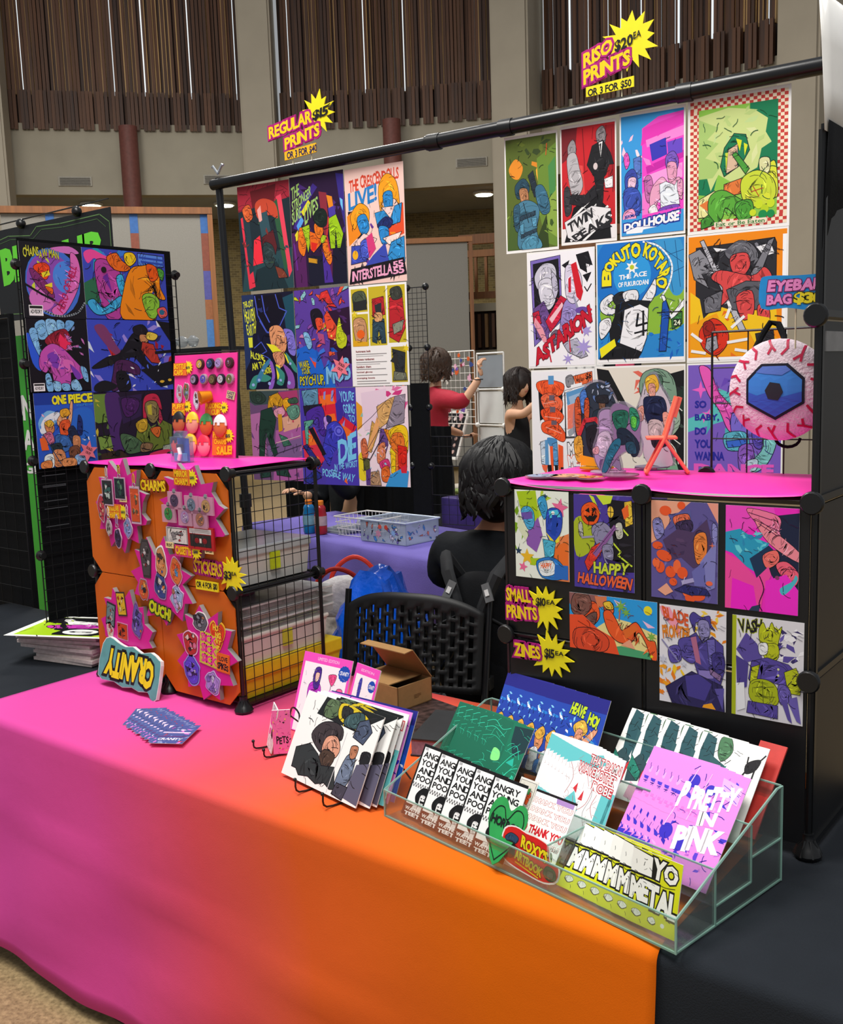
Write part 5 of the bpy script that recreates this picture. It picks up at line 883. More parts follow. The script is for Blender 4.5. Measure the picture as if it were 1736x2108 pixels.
disc(RT, 0, -.008, 3*C+.02); foot(RT, 0, C, .006); foot(RT, -2*C, C, .006)
MB().tube([(0, 0, 2*C), (0, 0, 4*C)], .008, 6).build('post', BLACKPL, RT, smooth=True)
for k in (1, 2): MB().tube([(-2*C, 0, k*C+.02), (0, 0, k*C+.02)], .008, 6).build('front_bar', BLACKPL, RT, smooth=True)
for k in (2, 3): MB().tube([(0, 0, k*C+.02), (0, C, k*C+.02)], .007, 6).build('side_bar', BLACKPL, RT, smooth=True)
boxo('top_panel', (-2*C+.01, -.01, .01, C-.01, 2*C+.016, 2*C+.022), BLACKPANEL, RT); boxo('price_strip', (.004, .007, .03, .25, 3*C-.05, 3*C-.01), mat('grey_label', '#7a7a7c', .4), RT)
grid(RT, (-C+.005, C, 2*C+.03), (1, 0, 0), C-.01, C-.02, 4, .0018, .003)
disc(RT, -C, C-.01, 2*C+.025)
# black cloth over the upper side panel and the sheet of white paper standing above it
def sheet_curve(name, pts, y0, y1, m, label, cat, n=8):
    V = []; F = []
    for (x, z, q) in pts:
        for j in range(n+1): V.append((x+q*math.sin(PI*j/n), y0+(y1-y0)*j/n, z))
    for i in range(len(pts)-1):
        for j in range(n): a = i*(n+1)+j; F.append((a, a+1, a+n+2, a+n+1))
    me = bpy.data.meshes.new(name); me.from_pydata(V, [], F); me.materials.append(m)
    for p in me.polygons: p.use_smooth = True
    o = link(name, me); md = o.modifiers.new('thickness', 'SOLIDIFY'); md.thickness = .001; tag(o, label, cat); return o
sheet_curve('black_cloth_flap', [(1.739, 2.235, .0), (1.735, 2.12, -.004), (1.731, 2.0, -.012), (1.719, 1.92, -.02)], .025, .37, BLACKCLOTH, 'black cloth flap hanging over the upper right side panel', 'cloth')
sheet_curve('white_paper', [(1.736, 2.215, 0), (1.732, 2.3, .006), (1.727, 2.38, .012), (1.72, 2.47, .01)], .012, .37, PAPER, 'blank white paper sheet standing at the top right', 'paper')
pink_sheet('pink_paper', 1.726-2*C-.012, 1.714, .02, C+.04, T+2*C+.034, 'hot pink paper liner on top of the black panelled shelf', .012)

# ------------------------------------------------------------------ small prints on the black panels
sp = [('S1', 1.0158, 1.1661, 1.4955, 1.2799, 'small print of lime, blue and orange helmet shapes with stars'), ('S2', 1.1797, 1.3344, 1.4925, 1.2713, 'small purple HAPPY HALLOWEEN print with a pumpkin head and guitar'),
      ('S3', 1.3759, 1.5296, 1.488, 1.2686, 'small violet print with orange slices tumbling into a pan'), ('S4', 1.5462, 1.6998, 1.4862, 1.2642, 'small hot pink print with hands and blue shapes'),
      ('S5', 1.1651, 1.3897, 1.2561, 1.121, 'small landscape print of orange figures on a sunny beach'), ('S6', 1.3955, 1.5493, 1.2541, 1.0299, 'small purple and orange print lettered FRONTIER'), ('S7', 1.5627, 1.7134, 1.2506, 1.0304, 'small violet and yellow green print lettered at its top left')]
for a, x0, x1, z1, z0, lab in sp:
    print_sheet('small_print', a, x1-x0, z1-z0, ((x0+x1)/2, .0205, (z0+z1)/2), (0, 0, 0), lab, group='small prints on the black shelf')

# ------------------------------------------------------------------ price signs
def star_poly(cx, cz, R1, R2, n, ro=0, jit=.12, seed=2):
    rn = random.Random(seed); P = []
    for i in range(2*n):
        a = ro+PI*i/n; r_ = (R1 if i % 2 == 0 else R2)*(1+rn.uniform(-jit, jit)); P.append((cx+r_*math.sin(a), cz+r_*math.cos(a)))
    return P
def sign(name, label, loc, rot, w_, h, art, burst=None, plates=(), cat='sign', group='yellow and magenta price signs', sticks=(), t=.004, cut=None):
    """board sign centred on loc: optional starburst, coloured plates, printed lettering"""
    o = thing(name, label, cat, loc, rot, group)
    if burst: MB().prism(star_poly(*burst), -t, 0).build('starburst', YELLOW, o)
    if cut:
        c_ = lettering(cut, h/w_, w_, o, (0, -t*1.2, 0), name='lettering_plate'); c_.modifiers.new('thickness', 'SOLIDIFY').thickness = t; c_.modifiers[0].offset = -1
    for q in plates:
        MB().prism(q[1], -t*1.5, -.0004).build('lettering_plate', q[0], o)
    for x, z0, z1 in sticks: MB().tube([(x, .003, z0), (x, .003, z1)], .002, 6).build('stick', mat('pale_stick', '#d8cfae', .6), o)
    lettering(art, h/w_, w_, o, (0, -t*1.5, 0))
    return o
YC, DK, MG = '#f2cf1c', '#1d1c20', '#b01f78'
PA = rad(8); PD = Vector((math.cos(PA), math.sin(PA), 0)); PN = Vector((math.sin(PA), -math.cos(PA), 0))
def PP(s, z, f=0.0): q = Vector((0, 1.14, 0))+PD*s+PN*f; return (q.x, q.y, z)     # point on the hanging plane
def bx4(x0, z0, x1, z1): return [(x0, z0), (x1, z0), (x1, z1), (x0, z1)]
sign('price_sign', 'REGULAR PRINTS price sign with yellow starburst on the long pole', PP(-.64, 2.785, .02), (0, 0, PA), .36, .24,
     "t %s .035 %s .1 .04 6 40 66 24 66 43 6 58 |REGULAR; t %s .035 %s .1 .04 28 62 76 47 76 66 28 80 |PRINTS; t %s .03 - 0 .04 69 27 90 21 88 38 68 43 |$15; t %s .02 - 0 0 90 20 98 18 97 26 90 28 |EA; t %s .03 - 0 .04 30 85 72 80 72 93 30 98 |OR 3 FOR $40" % (YC, MG, YC, MG, DK, DK, '#2a2450'),
     (.085, .045, .085, .05, 13, .2), [(mat('amber_card', '#f0b81c', .5), [(-.085, -.115), (.075, -.102), (.075, -.066), (-.085, -.08)])], sticks=((-.05, -.15, -.02), (.045, -.15, 0)), cut="t #b01f78 .17 - 0 .04 6 40 66 24 66 43 6 58 |REGULAR; t #b01f78 .17 - 0 .04 28 62 76 47 76 66 28 80 |PRINTS")
sign('price_sign', 'RISO PRINTS price sign with yellow starburst on the long pole', PP(.69, 2.83, .02), (0, 0, PA), .28, .26,
     "t %s .035 %s .1 .04 10 42 46 28 46 44 10 60 |RISO; t %s .035 %s .1 .04 10 62 68 46 68 64 10 80 |PRINTS; t %s .03 - 0 .04 50 33 72 28 72 43 50 48 |$20; t %s .02 - 0 0 73 27 82 25 82 33 73 35 |EA; t %s .03 - 0 .04 15 87 70 83 70 93 15 97 |OR 3 FOR $50" % (YC, MG, YC, MG, DK, DK, DK),
     (.05, .035, .095, .06, 14, .1, .1, 5), [(YELLOW, [(-.105, -.12), (.065, -.113), (.065, -.078), (-.105, -.088)])], sticks=((-.065, -.17, -.05), (.02, -.17, -.05)), cut="t #b01f78 .17 - 0 .04 10 42 46 28 46 44 10 60 |RISO; t #b01f78 .17 - 0 .04 10 62 68 46 68 64 10 80 |PRINTS")
sign('price_sign', 'SMALL PRINTS price sign with yellow starburst on the black shelf', (1.07, .0175, 1.213), (0, 0, 0), .17, .115,
     "t %s .035 %s .1 .04 4 18 43 18 45 44 4 46 |SMALL; t %s .035 %s .1 .04 4 56 54 54 56 80 4 84 |PRINTS; t %s .03 - 0 0 54 32 70 31 70 50 54 52 |$10; t %s .03 - 0 0 72 34 85 33 85 42 72 43 |EA" % (YC, MG, YC, MG, DK, DK),
     (.028, -.002, .056, .034, 13, .1, .1, 3), cut="t #b01f78 .17 - 0 .04 4 18 43 18 45 44 4 46 |SMALL; t #b01f78 .17 - 0 .04 4 56 54 54 56 80 4 84 |PRINTS")
sign('price_sign', 'ZINES price sign with yellow starburst on the black shelf', (1.087, .0175, 1.095), (0, 0, 0), .17, .115,
     "t %s .035 %s .1 .04 6 36 48 36 50 62 6 64 |ZINES; t %s .03 - 0 0 57 37 73 37 73 58 57 60 |$15; t %s .03 - 0 0 75 39 88 39 88 47 75 48 |EA" % (YC, MG, DK, DK),
     (.03, 0, .058, .035, 13, .25, .1, 4), cut="t #b01f78 .17 - 0 .04 6 36 48 36 50 62 6 64 |ZINES")
sign('price_sign', 'STICKERS price sign with yellow starburst on the orange panels', (-.065, -.014, 1.185), (0, 0, 0), .24, .14,
     "t %s .03 %s .1 .04 5 24 60 26 60 54 5 52 |STICKERS; t %s .03 - 0 0 64 40 78 40 78 60 64 60 |$3; t %s .03 - 0 0 79 40 88 40 88 48 79 48 |EA; t %s .03 - 0 0 8 73 49 73 49 88 8 88 |OR 4 FOR $10" % (YC, MG, DK, DK, DK),
     (.066, .002, .062, .036, 14, .1, .1, 8), [(YELLOW, bx4(-.106, -.058, .0, -.028))], cut="t #b01f78 .17 - 0 .04 5 24 60 26 60 54 5 52 |STICKERS")
sign('price_sign', 'plain CHARMS lettering sign on the orange panels', (-.358, -.013, 1.451), (0, 0, 0), .14, .045, "t %s .04 #8a3f1c .08 .03 4 14 96 14 96 86 4 86 |CHARMS" % YC, None, [(mat('rust_card', '#a8481c', .5), bx4(-.068, -.02, .068, .02))])

# ------------------------------------------------------------------ star boards with charms and stickers on the orange panels
STARS = {
 'A': [(-0.572, 1.527), (-0.529, 1.49), (-0.492, 1.537), (-0.473, 1.481), (-0.419, 1.501), (-0.433, 1.435), (-0.377, 1.422), (-0.397, 1.397), (-0.409, 1.357), (-0.382, 1.335), (-0.391, 1.32), (-0.439, 1.313), (-0.436, 1.255), (-0.492, 1.269), (-0.517, 1.215), (-0.558, 1.261), (-0.593, 1.231), (-0.601, 1.274), (-0.604, 1.292), (-0.652, 1.289), (-0.637, 1.325), (-0.643, 1.355), (-0.664, 1.382), (-0.626, 1.409), (-0.619, 1.42), (-0.636, 1.47), (-0.592, 1.466)],
 'B': [(-0.209, 1.529), (-0.175, 1.499), (-0.124, 1.525), (-0.099, 1.467), (-0.039, 1.476), (-0.052, 1.444), (-0.022, 1.407), (0.004, 1.396), (-0.04, 1.363), (-0.0, 1.315), (-0.01, 1.309), (-0.049, 1.306), (-0.103, 1.283), (-0.125, 1.231), (-0.167, 1.278), (-0.272, 1.27), (-0.287, 1.321), (-0.267, 1.342), (-0.29, 1.397), (-0.31, 1.409), (-0.262, 1.423), (-0.255, 1.454), (-0.28, 1.484), (-0.222, 1.473)],
 'C': [(-0.394, 1.28), (-0.355, 1.22), (-0.302, 1.289), (-0.278, 1.231), (-0.215, 1.242), (-0.242, 1.192), (-0.175, 1.17), (-0.222, 1.137), (-0.177, 1.08), (-0.217, 1.075), (-0.234, 1.015), (-0.283, 1.043), (-0.319, 0.989), (-0.346, 1.025), (-0.422, 1.009), (-0.395, 1.069), (-0.481, 1.079), (-0.456, 1.122), (-0.492, 1.156), (-0.438, 1.178), (-0.463, 1.233), (-0.412, 1.225)],
 'D': [(-0.604, 1.086), (-0.56, 1.035), (-0.508, 1.089), (-0.491, 1.028), (-0.438, 1.039), (-0.437, 0.979), (-0.396, 0.957), (-0.42, 0.921), (-0.403, 0.901), (-0.522, 0.876), (-0.669, 0.907), (-0.67, 0.933), (-0.687, 0.967), (-0.637, 0.989), (-0.66, 1.046), (-0.618, 1.043)],
 'E': [(-0.221, 1.041), (-0.182, 1.031), (-0.145, 1.079), (-0.11, 1.036), (-0.055, 1.068), (-0.064, 1.014), (0.004, 1.014), (-0.022, 0.954), (0.023, 0.921), (-0.031, 0.892), (-0.005, 0.838), (-0.074, 0.828), (-0.072, 0.779), (-0.113, 0.793), (-0.154, 0.766), (-0.168, 0.812), (-0.227, 0.797), (-0.227, 0.841), (-0.275, 0.878), (-0.23, 0.919), (-0.269, 0.967), (-0.208, 0.985)]}
slab = {'A': 'magenta star board of hanging charms at the top left', 'B': 'magenta star board of clear square charms at the top right', 'C': 'magenta star board of stickers in the middle of the orange panels', 'D': 'magenta star board of stickers above the upside down teal sign', 'E': 'magenta star board of stickers at the lower right corner'}
for k, P in STARS.items():
    cx = sum(p[0] for p in P)/len(P); cz = sum(p[1] for p in P)/len(P)
    o = MB().prism([(x-cx, z-cz) for x, z in P], -.008, .008).build('star_board', FOAM, None, (cx, -.024, cz)); tag(o, slab[k], 'star board', 'magenta star boards')
    MB().prism([((x-cx)*.997, (z-cz)*.997) for x, z in P], -.0086, -.008).build('magenta_face', MAGENTA, o)
YF = -.0335
def cut_shape(kind, w_, h):
    if kind == 'rect': return [(-w_/2, -h/2), (w_/2, -h/2), (w_/2, h/2), (-w_/2, h/2)]
    if kind == 'coffin': return [(-w_*.3, -h/2), (w_*.3, -h/2), (w_/2, h*.2), (w_*.25, h/2), (-w_*.25, h/2), (-w_/2, h*.2)]
    if kind == 'heart': return smooth_closed([(0, -h/2), (w_*.38, -h*.05), (w_/2, h*.3), (w_*.25, h/2), (0, h*.3), (-w_*.25, h/2), (-w_/2, h*.3), (-w_*.38, -h*.05)], 3)
    rn = random.Random(int(w_*1e5+h*1e4)); n = 14
    return smooth_closed([((w_/2)*math.cos(2*PI*i/n)*rn.uniform(.72, 1.08), (h/2)*math.sin(2*PI*i/n)*rn.uniform(.72, 1.08)) for i in range(n)], 3)
def sticker(name, label, x, z, w_, h, kind, cols, rot=0.0, rim='#f2f0f0', cat='sticker', group='die cut stickers on the star boards', extra='', y=YF, t=.0012):
    o = thing(name, label, cat, (x, y, z), (0, rot, 0), group)
    P = cut_shape(kind, w_, h)
    MB().prism(P, -t, 0).build('rim', mat('rim_'+rim, rim, .4, var=.02), o)
    a = Art(h/w_); Q = [((px*.88/w_+.5)*100, (.5-pz*.88/h)*100*h/w_) for px, pz in P]
    a.poly(Q, cols[0], ink='#1c1820', iw=1.6); rn = random.Random(int(abs(x)*1e4+z*1e3))
    for i in range(9):
        cx, cy = rn.uniform(26, 74), rn.uniform(24, 76)*h/w_; m_ = rn.choice((3, 4, 5)); L = rn.uniform(8, 20)
        a.poly([(cx+L*math.cos(2*PI*j/m_+i)*rn.uniform(.5, 1), cy+L*math.sin(2*PI*j/m_+i)*rn.uniform(.5, 1)*min(1.4, h/w_)) for j in range(m_)], rn.choice(cols[1:]), ink='#1c1820', iw=1.2)
    if extra: a.run(extra)
    link('printed_picture', a.mesh('printed_picture', w_), o, (0, -t, 0))
    return o
SK = [('coffin shaped grey and red sticker', -.402, 1.207, .062, .13, 'coffin', ['#4a4648', '#8a2a34', '#c8c4c4', '#2a2628'], '#3a3638'), ('white rimmed sticker with orange and blue figure', -.321, 1.2, .07, .12, 'blob', ['#c88a5a', '#3a5ab0', '#e8843a', '#4a3a34'], '#f4f4f4'),
      ('sticker with light blue hair shape and orange flames', -.247, 1.183, .062, .105, 'blob', ['#d8743a', '#5a9ad0', '#e85a2a', '#c88a6a'], '#d8a0b0'), ('sticker with orange flame and pale lettering', -.425, 1.1, .06, .09, 'blob', ['#c85a34', '#8a8490', '#2a2630', '#e8a04a'], '#b088a0'),
      ('sticker with blue helmet and orange blocks', -.334, 1.12, .08, .1, 'blob', ['#3a4a8a', '#e8823a', '#d8d0c8', '#2a3050'], '#9a88b8'), ('pale holographic sticker with blue and lilac shapes', -.25, 1.087, .072, .095, 'blob', ['#9ab0d8', '#c8a8d8', '#b07a64', '#d8e0f0'], '#d8c0e0')]
for lab, x, z, w_, h, kd, cols, rim in SK: sticker('sticker', lab+' on the middle star board', x, z, w_, h, kd, cols, 0, rim)
sign('sticker', 'lime OUCH! lettering sticker on the middle star board', (-.345, YF, 1.04), (0, rad(12), 0), .12, .06, "t #c8d81c .06 #2a4a1c .1 .1 4 20 96 20 96 84 4 84 |OUCH!", cat='sticker', group='die cut stickers on the star boards', t=.001)
SK = [('teal and grey card sticker', -.625, .99, .05, .085, 'rect', ['#6a8a88', '#3a3a40', '#b8c0bc', '#a04a3a'], '#2a2a30', .2), ('yellow and red card sticker', -.558, 1.035, .05, .085, 'rect', ['#d8b82a', '#b82a24', '#2a2420', '#e8d88a'], '#3a3030', -.1),
      ('violet mech sticker', -.475, .985, .07, .13, 'blob', ['#6a5ab0', '#8a9ad0', '#3a3a60', '#d86a4a'], '#8a6a9a', 0), ('small pale sticker', -.637, .935, .045, .075, 'blob', ['#d8c8b8', '#c84a4a', '#e8b84a', '#6a6a6a'], '#e0c8d8', 0), ('orange poster sticker', -.562, .938, .06, .06, 'rect', ['#c8481c', '#2a1a18', '#e8843a', '#8a2a1a'], '#d890b0', .05)]
for lab, x, z, w_, h, kd, cols, rim, ro in SK: sticker('sticker', lab+' on the lower left star board', x, z, w_, h, kd, cols, ro, rim)
SK = [('white rimmed dark figure sticker', -.143, 1.025, .095, .075, 'blob', ['#5a6068', '#2a2a30', '#8a8f98', '#a87858'], '#f4f2f2', 0), ('pink rimmed red and white sticker with skates', -.198, .952, .085, .095, 'blob', ['#b8342c', '#e8d8c8', '#2a2020', '#e07a9a'], '#f0b8d8', 0),
      ('violet swirl sticker', -.2, .857, .1, .1, 'blob', ['#5a4ad0', '#8a7ae8', '#2a2a50', '#c8c0f0'], '#8a98e8', 0), ('pearly lilac sticker', -.1, .83, .08, .09, 'blob', ['#a890d8', '#c8d0e8', '#7a6ab8', '#d8a8c8'], '#c8b8e8', 0)]
for lab, x, z, w_, h, kd, cols, rim, ro in SK: sticker('sticker', lab+' on the lower right star board', x, z, w_, h, kd, cols, ro, rim)
sign('sticker', 'SICK SICK SICK lettering sticker in magenta and lime', (-.11, YF, .94), (0, rad(8), 0), .085, .11, "t #e83a9a .04 #d8d83a .1 .05 6 6 90 6 90 30 6 30 |SICK; t #e83a9a .04 #d8d83a .1 .05 10 37 94 37 94 61 10 61 |SICK; t #e83a9a .04 #d8d83a .1 .05 14 68 98 68 98 92 14 92 |SICK", None, [(mat('lime_card', '#c8c84a', .5), bx4(-.042, -.054, .042, .054))], cat='sticker', group='die cut stickers on the star boards', t=.001)
sticker('sticker', 'orange popsicle shaped HUNGRY? sticker', -.063, .988, .075, .1, 'heart', ['#e8421c', '#e85a1c', '#d8341a'], .05, '#f0b82a', extra="t #f0d83a .05 - 0 .05 24 12 56 14 54 32 24 30 |HU; t #f0d83a .05 - 0 .05 38 36 72 36 70 54 38 54 |NG; t #f0d83a .05 - 0 .05 42 58 72 60 70 74 42 72 |RY; t #f0d83a .05 - 0 0 46 78 60 78 60 90 46 90 |?")
sticker('sticker', 'square orange I LOVE SPIKES sticker', -.045, .905, .062, .062, 'rect', ['#e8701c', '#e8701c'], .06, '#e8701c', extra="r #e8701c 4 4 96 96; t #1c1814 .04 - 0 0 14 16 86 40 |I LOVE; t #1c1814 .05 - 0 .12 10 50 90 86 |SPIKES")
# charms: clasp, ring and printed acrylic
SILVER = mat('silver_metal', '#c8ccd0', .25, metal=.9, var=.02); GOLD = mat('gold_metal', '#c8a83a', .3, metal=.8, var=.02)
def charm(label, x, z, w_, h, kind, cols, clasp='#c8e0e0', rim='#c8a8c0', ck=True):
    o = sticker('keyring_charm', label, x, z, w_, h, kind, cols, 0, rim, 'charm', 'acrylic charms on the star boards', y=YF-.006, t=.003)
    if ck:
        mc = mat('clasp_'+clasp, clasp, .3, metal=.5)
        MB().tube([(-.004, -.002, h/2+.012), (-.005, -.002, h/2+.034), (0, -.002, h/2+.042), (.005, -.002, h/2+.034), (.004, -.002, h/2+.012)], .0018, 6).build('clasp', mc, o, smooth=True)
        MB().tube([(.007*math.cos(a*PI/6), -.002, h/2+.005+.007*math.sin(a*PI/6)) for a in range(12)], .0016, 6, closed=True).build('ring', SILVER, o, smooth=True)
    return o
charm('tall white and black charm under a silver clasp', -.577, 1.421, .06, .09, 'rect', ['#2a2a30', '#b8c8c4', '#3a6a64', '#d8d8d8'], '#c8e0e0')
charm('tall dark green charm under a lime clasp', -.506, 1.437, .06, .075, 'rect', ['#1c2830', '#2a4a44', '#3a3a50', '#5a8a6a'], '#c8c83a')
charm('long orange and teal charm under a gold clasp', -.428, 1.385, .05, .125, 'rect', ['#c8502a', '#6a4a34', '#4a8a7a', '#e88a4a'], '#e8c02a')
charm('red and teal charm at the left point of its star', -.617, 1.365, .05, .1, 'blob', ['#b83a4a', '#3a6a64', '#d8a088', '#2a2a2c'], ck=False)
charm('pale ghostly charm below the small orange sign', -.584, 1.3, .035, .06, 'blob', ['#b8b0a8', '#e0dcd4', '#6a5a5a', '#3a3034'], '#f0f0f0')
charm('dark violet charm at the bottom of its star', -.538, 1.268, .045, .075, 'blob', ['#3a2a4a', '#6a5a90', '#c8b8c0', '#2a1c34'], '#b8a8e0')
charm('lilac blue figure charm on the left star', -.477, 1.305, .05, .075, 'blob', ['#8a90c8', '#5a8ab8', '#c85a7a', '#a8b0d8'], '#e0c8e0')
for lab, x, z, cols in (('dark violet', -.218, 1.414, ['#4a3a58', '#2a2030', '#c8b8d0', '#6a5a78']), ('slate blue', -.136, 1.405, ['#6a7a90', '#9aa8b8', '#4a5868', '#b8c8d8']), ('tan and black', -.067, 1.404, ['#b89060', '#2a2420', '#e0c890', '#5a5a6a']), ('green', -.252, 1.37, ['#3a8a4a', '#2a6a3a', '#c85a2a', '#6ab05a']), ('lilac', -.171, 1.364, ['#a888b8', '#c05a98', '#7a7a90', '#d8c8e0']), ('rust and grey', -.098, 1.361, ['#9a6a58', '#6a6468', '#d8845a', '#8a7a78'])):
    o = thing('keyring_charm', 'square clear charm with a %s round picture' % lab, 'charm', (x, YF-.006, z-.002), (0, 0, 0), 'clear square charms')
    MB().box(-.033, .033, -.006, 0, -.028, .028).build('clear_case', mat('pink_clear_case', '#d8a8c0', .1, var=.02, alpha=.55), o)
    MB().lathe([(.008, 0), (.008, .003)], (0, -.006, .03), 10, 'y').build('ring', SILVER, o)
    a = Art(1.0); rn = random.Random(int(x*-1000)); a.run('E %s 50 50 40 40' % cols[0])
    for i in range(8): a.run('Z %d 1 %s 30 26 70 74 8 22' % (i+int(-x*1000), ','.join(cols[1:])))
    link('printed_picture', a.mesh('printed_picture', .05), o, (0, -.0062, 0))
# cassette charm: front and back
o = sticker('cassette_charm', 'white and red front of the cassette charm', -.221, 1.297, .11, .055, 'rect', ['#d8d4d0', '#c82a34', '#8a8688', '#f0ecec'], 0, '#c8c4c4', 'charm', 'cassette charms', y=YF-.003, t=.004)
o = thing('cassette_charm', 'red back of the cassette charm with two reels', 'charm', (-.105, YF-.003, 1.298), group='cassette charms')
MB().box(-.062, .062, -.006, 0, -.036, .036).build('case', mat('red_acrylic', '#b01c24', .25), o)
lettering("r #c8c4c4 8 8 92 30; R #2a2626 10 34 90 86; E #8a1c24 36 60 9 13; E #8a1c24 66 60 9 13; r #d8d0c8 46 50 54 70; l #8a8684 1 12 16 88 16; l #8a8684 1 12 22 88 22", .58, .124, o, (0, -.006, 0), name='printed_picture')
def mini_sign(label, x, z, w_, h, rows, burst, y=YF-.004, parent=None, plate=None):
    src = ''.join("t #f5c41c .04 #d8641c .08 .04 %s |%s\n" % (b, tx) for tx, b in rows)
    return sign('price_sign', label, (x, y, z), (0, 0, 0), w_, h, src+("t #3a3a44 .03 - 0 0 %s |%s" % (burst[1], burst[2]) if burst else ''), burst[0] if burst else None, [(plate or mat('tangerine_card', '#e8742a', .5), P) for P in [bx4(-w_/2, -h/2, w_*.2, h/2)]], t=.002)
mini_sign('small REGULAR CHARMS sign on the left star board', -.535, 1.357, .11, .05, (('REGULAR', '4 8 62 8 62 46 4 46'), ('CHARMS', '4 54 62 54 62 94 4 94')), ((.034, 0, .026, .016, 12, .1, .1, 3), '72 40 92 58', '$12'))
mini_sign('small MIRROR CHARM sign on the right star board', -.165, 1.486, .11, .05, (('MIRROR', '4 8 62 8 62 46 4 46'), ('CHARM', '4 54 62 54 62 94 4 94')), ((.034, 0, .026, .016, 12, .1, .1, 6), '72 40 92 58', '$15'))
mini_sign('small CASSETTE sign below the cassette charm', -.178, 1.252, .12, .04, (('CASSETTE', '4 20 66 20 66 80 4 80'),), ((.042, 0, .026, .016, 12, .1, .1, 9), '76 38 94 62', '$18'), plate=mat('pink_card', '#d83a8a', .5))
for lab, tx, x, z in (('small cream FRONT tag beside the cassette charm', 'FRONT', -.263, 1.265), ('small cream BACK tag beside the cassette charm', 'BACK', -.07, 1.262), ('small cream NEW tag on the left star board', 'NEW', -.494, 1.402)):
    sign('tag_card', lab, (x, YF-.006, z), (0, 0, 0), .04, .02, "t #4a3a2a .03 - 0 0 14 24 86 76 |%s" % tx, None, [(mat('cream_card', '#f0dc9a', .6), bx4(-.02, -.01, .02, .01))], cat='tag', group='small cream tags', t=.001)
# upside-down teal sign leaning at the foot of the shelf
cs = thing('foam_sign', 'teal foam sign with yellow lettering standing upside down against the orange panels', 'sign', (-.488, -.066, .8285), (rad(-14), 0, 0))
cp = [(-.176, -.05), (-.17, .06), (-.135, .088), (-.09, .076), (-.04, .066), (.0, .072), (.05, .056), (.1, .066), (.146, .048), (.16, .03), (.158, -.082), (.128, -.085), (.11, -.066), (.06, -.072), (.02, -.064), (-.03, -.072), (-.08, -.06), (-.12, -.062)]
MB().prism(smooth_closed(cp, 2), 0, .012).build('foam_core', mat('white_foam', '#e8e6e4', .7), cs); MB().prism(smooth_closed([(x*.985, z*.97) for x, z in cp], 2), -.001, 0).build('teal_face', mat('teal_card', '#5a9a98', .5), cs)
lettering("t #e8d41c .06 #17161a .09 .12 8 12 92 18 90 84 8 78 |CRANITY", .42, .31, cs, (-.005, -.0012, 0), (0, PI, 0))
# ------------------------------------------------------------------ backdrop stand and hanging prints
STEEL = mat('black_steel', '#101114', .28, metal=.2, var=.05, spec=.6)
st = thing('backdrop_stand', 'black telescopic backdrop stand holding the hanging prints', 'stand', (0, 0, 0))
a0, a1, a2 = Vector(PP(-1.13, 2.622, .015)), Vector(PP(-.06, 2.648, .015)), Vector(PP(1.62, 2.69, .015))
MB().tube([a0, a1], .0225, 14).build('crossbar', STEEL, st, smooth=True); MB().tube([a1, a2], .027, 14).build('crossbar', STEEL, st, smooth=True)
for s, z in ((-.05, 2.648), (.25, 2.656), (.9, 2.672)): q = Vector(PP(s, z, .015)); MB().tube([q, q+PD*.05], .031, 14).build('collar', BLACKPL, st, smooth=True)
p_top, p_bot = Vector(PP(-1.108, 2.65, .0)), Vector(PP(-1.0, FLOOR, .02))
mid = p_top.lerp(p_bot, .52)
MB().tube([p_top, mid], .016, 12).build('upright', STEEL, st, smooth=True); MB().tube([mid, p_bot], .021, 12).build('upright', STEEL, st, smooth=True)
MB().tube([mid+Vector((0, 0, .03)), mid-Vector((0, 0, .03))], .027, 12).build('collar', BLACKPL, st, smooth=True)
for k in (-1, 1): MB().tube([p_top+Vector((0, 0, .02)), p_top+Vector((k*.03, 0, .055)), p_top+Vector((k*.036, 0, .05))], .006, 8).build('wing_nut', SILVER, st, smooth=True)
q_top, q_bot = Vector(PP(1.62, 2.7, 0)), Vector(PP(1.64, FLOOR, 0)); MB().tube([q_top, q_bot], .018, 12).build('upright', STEEL, st, smooth=True)
for base in (p_bot, q_bot):
    for k in range(3):
        an = k*2*PI/3+.5; MB().tube([base+Vector((0, 0, .35)), base+Vector((.3*math.cos(an), .3*math.sin(an), .01))], .009, 8).build('leg', STEEL, st, smooth=True)
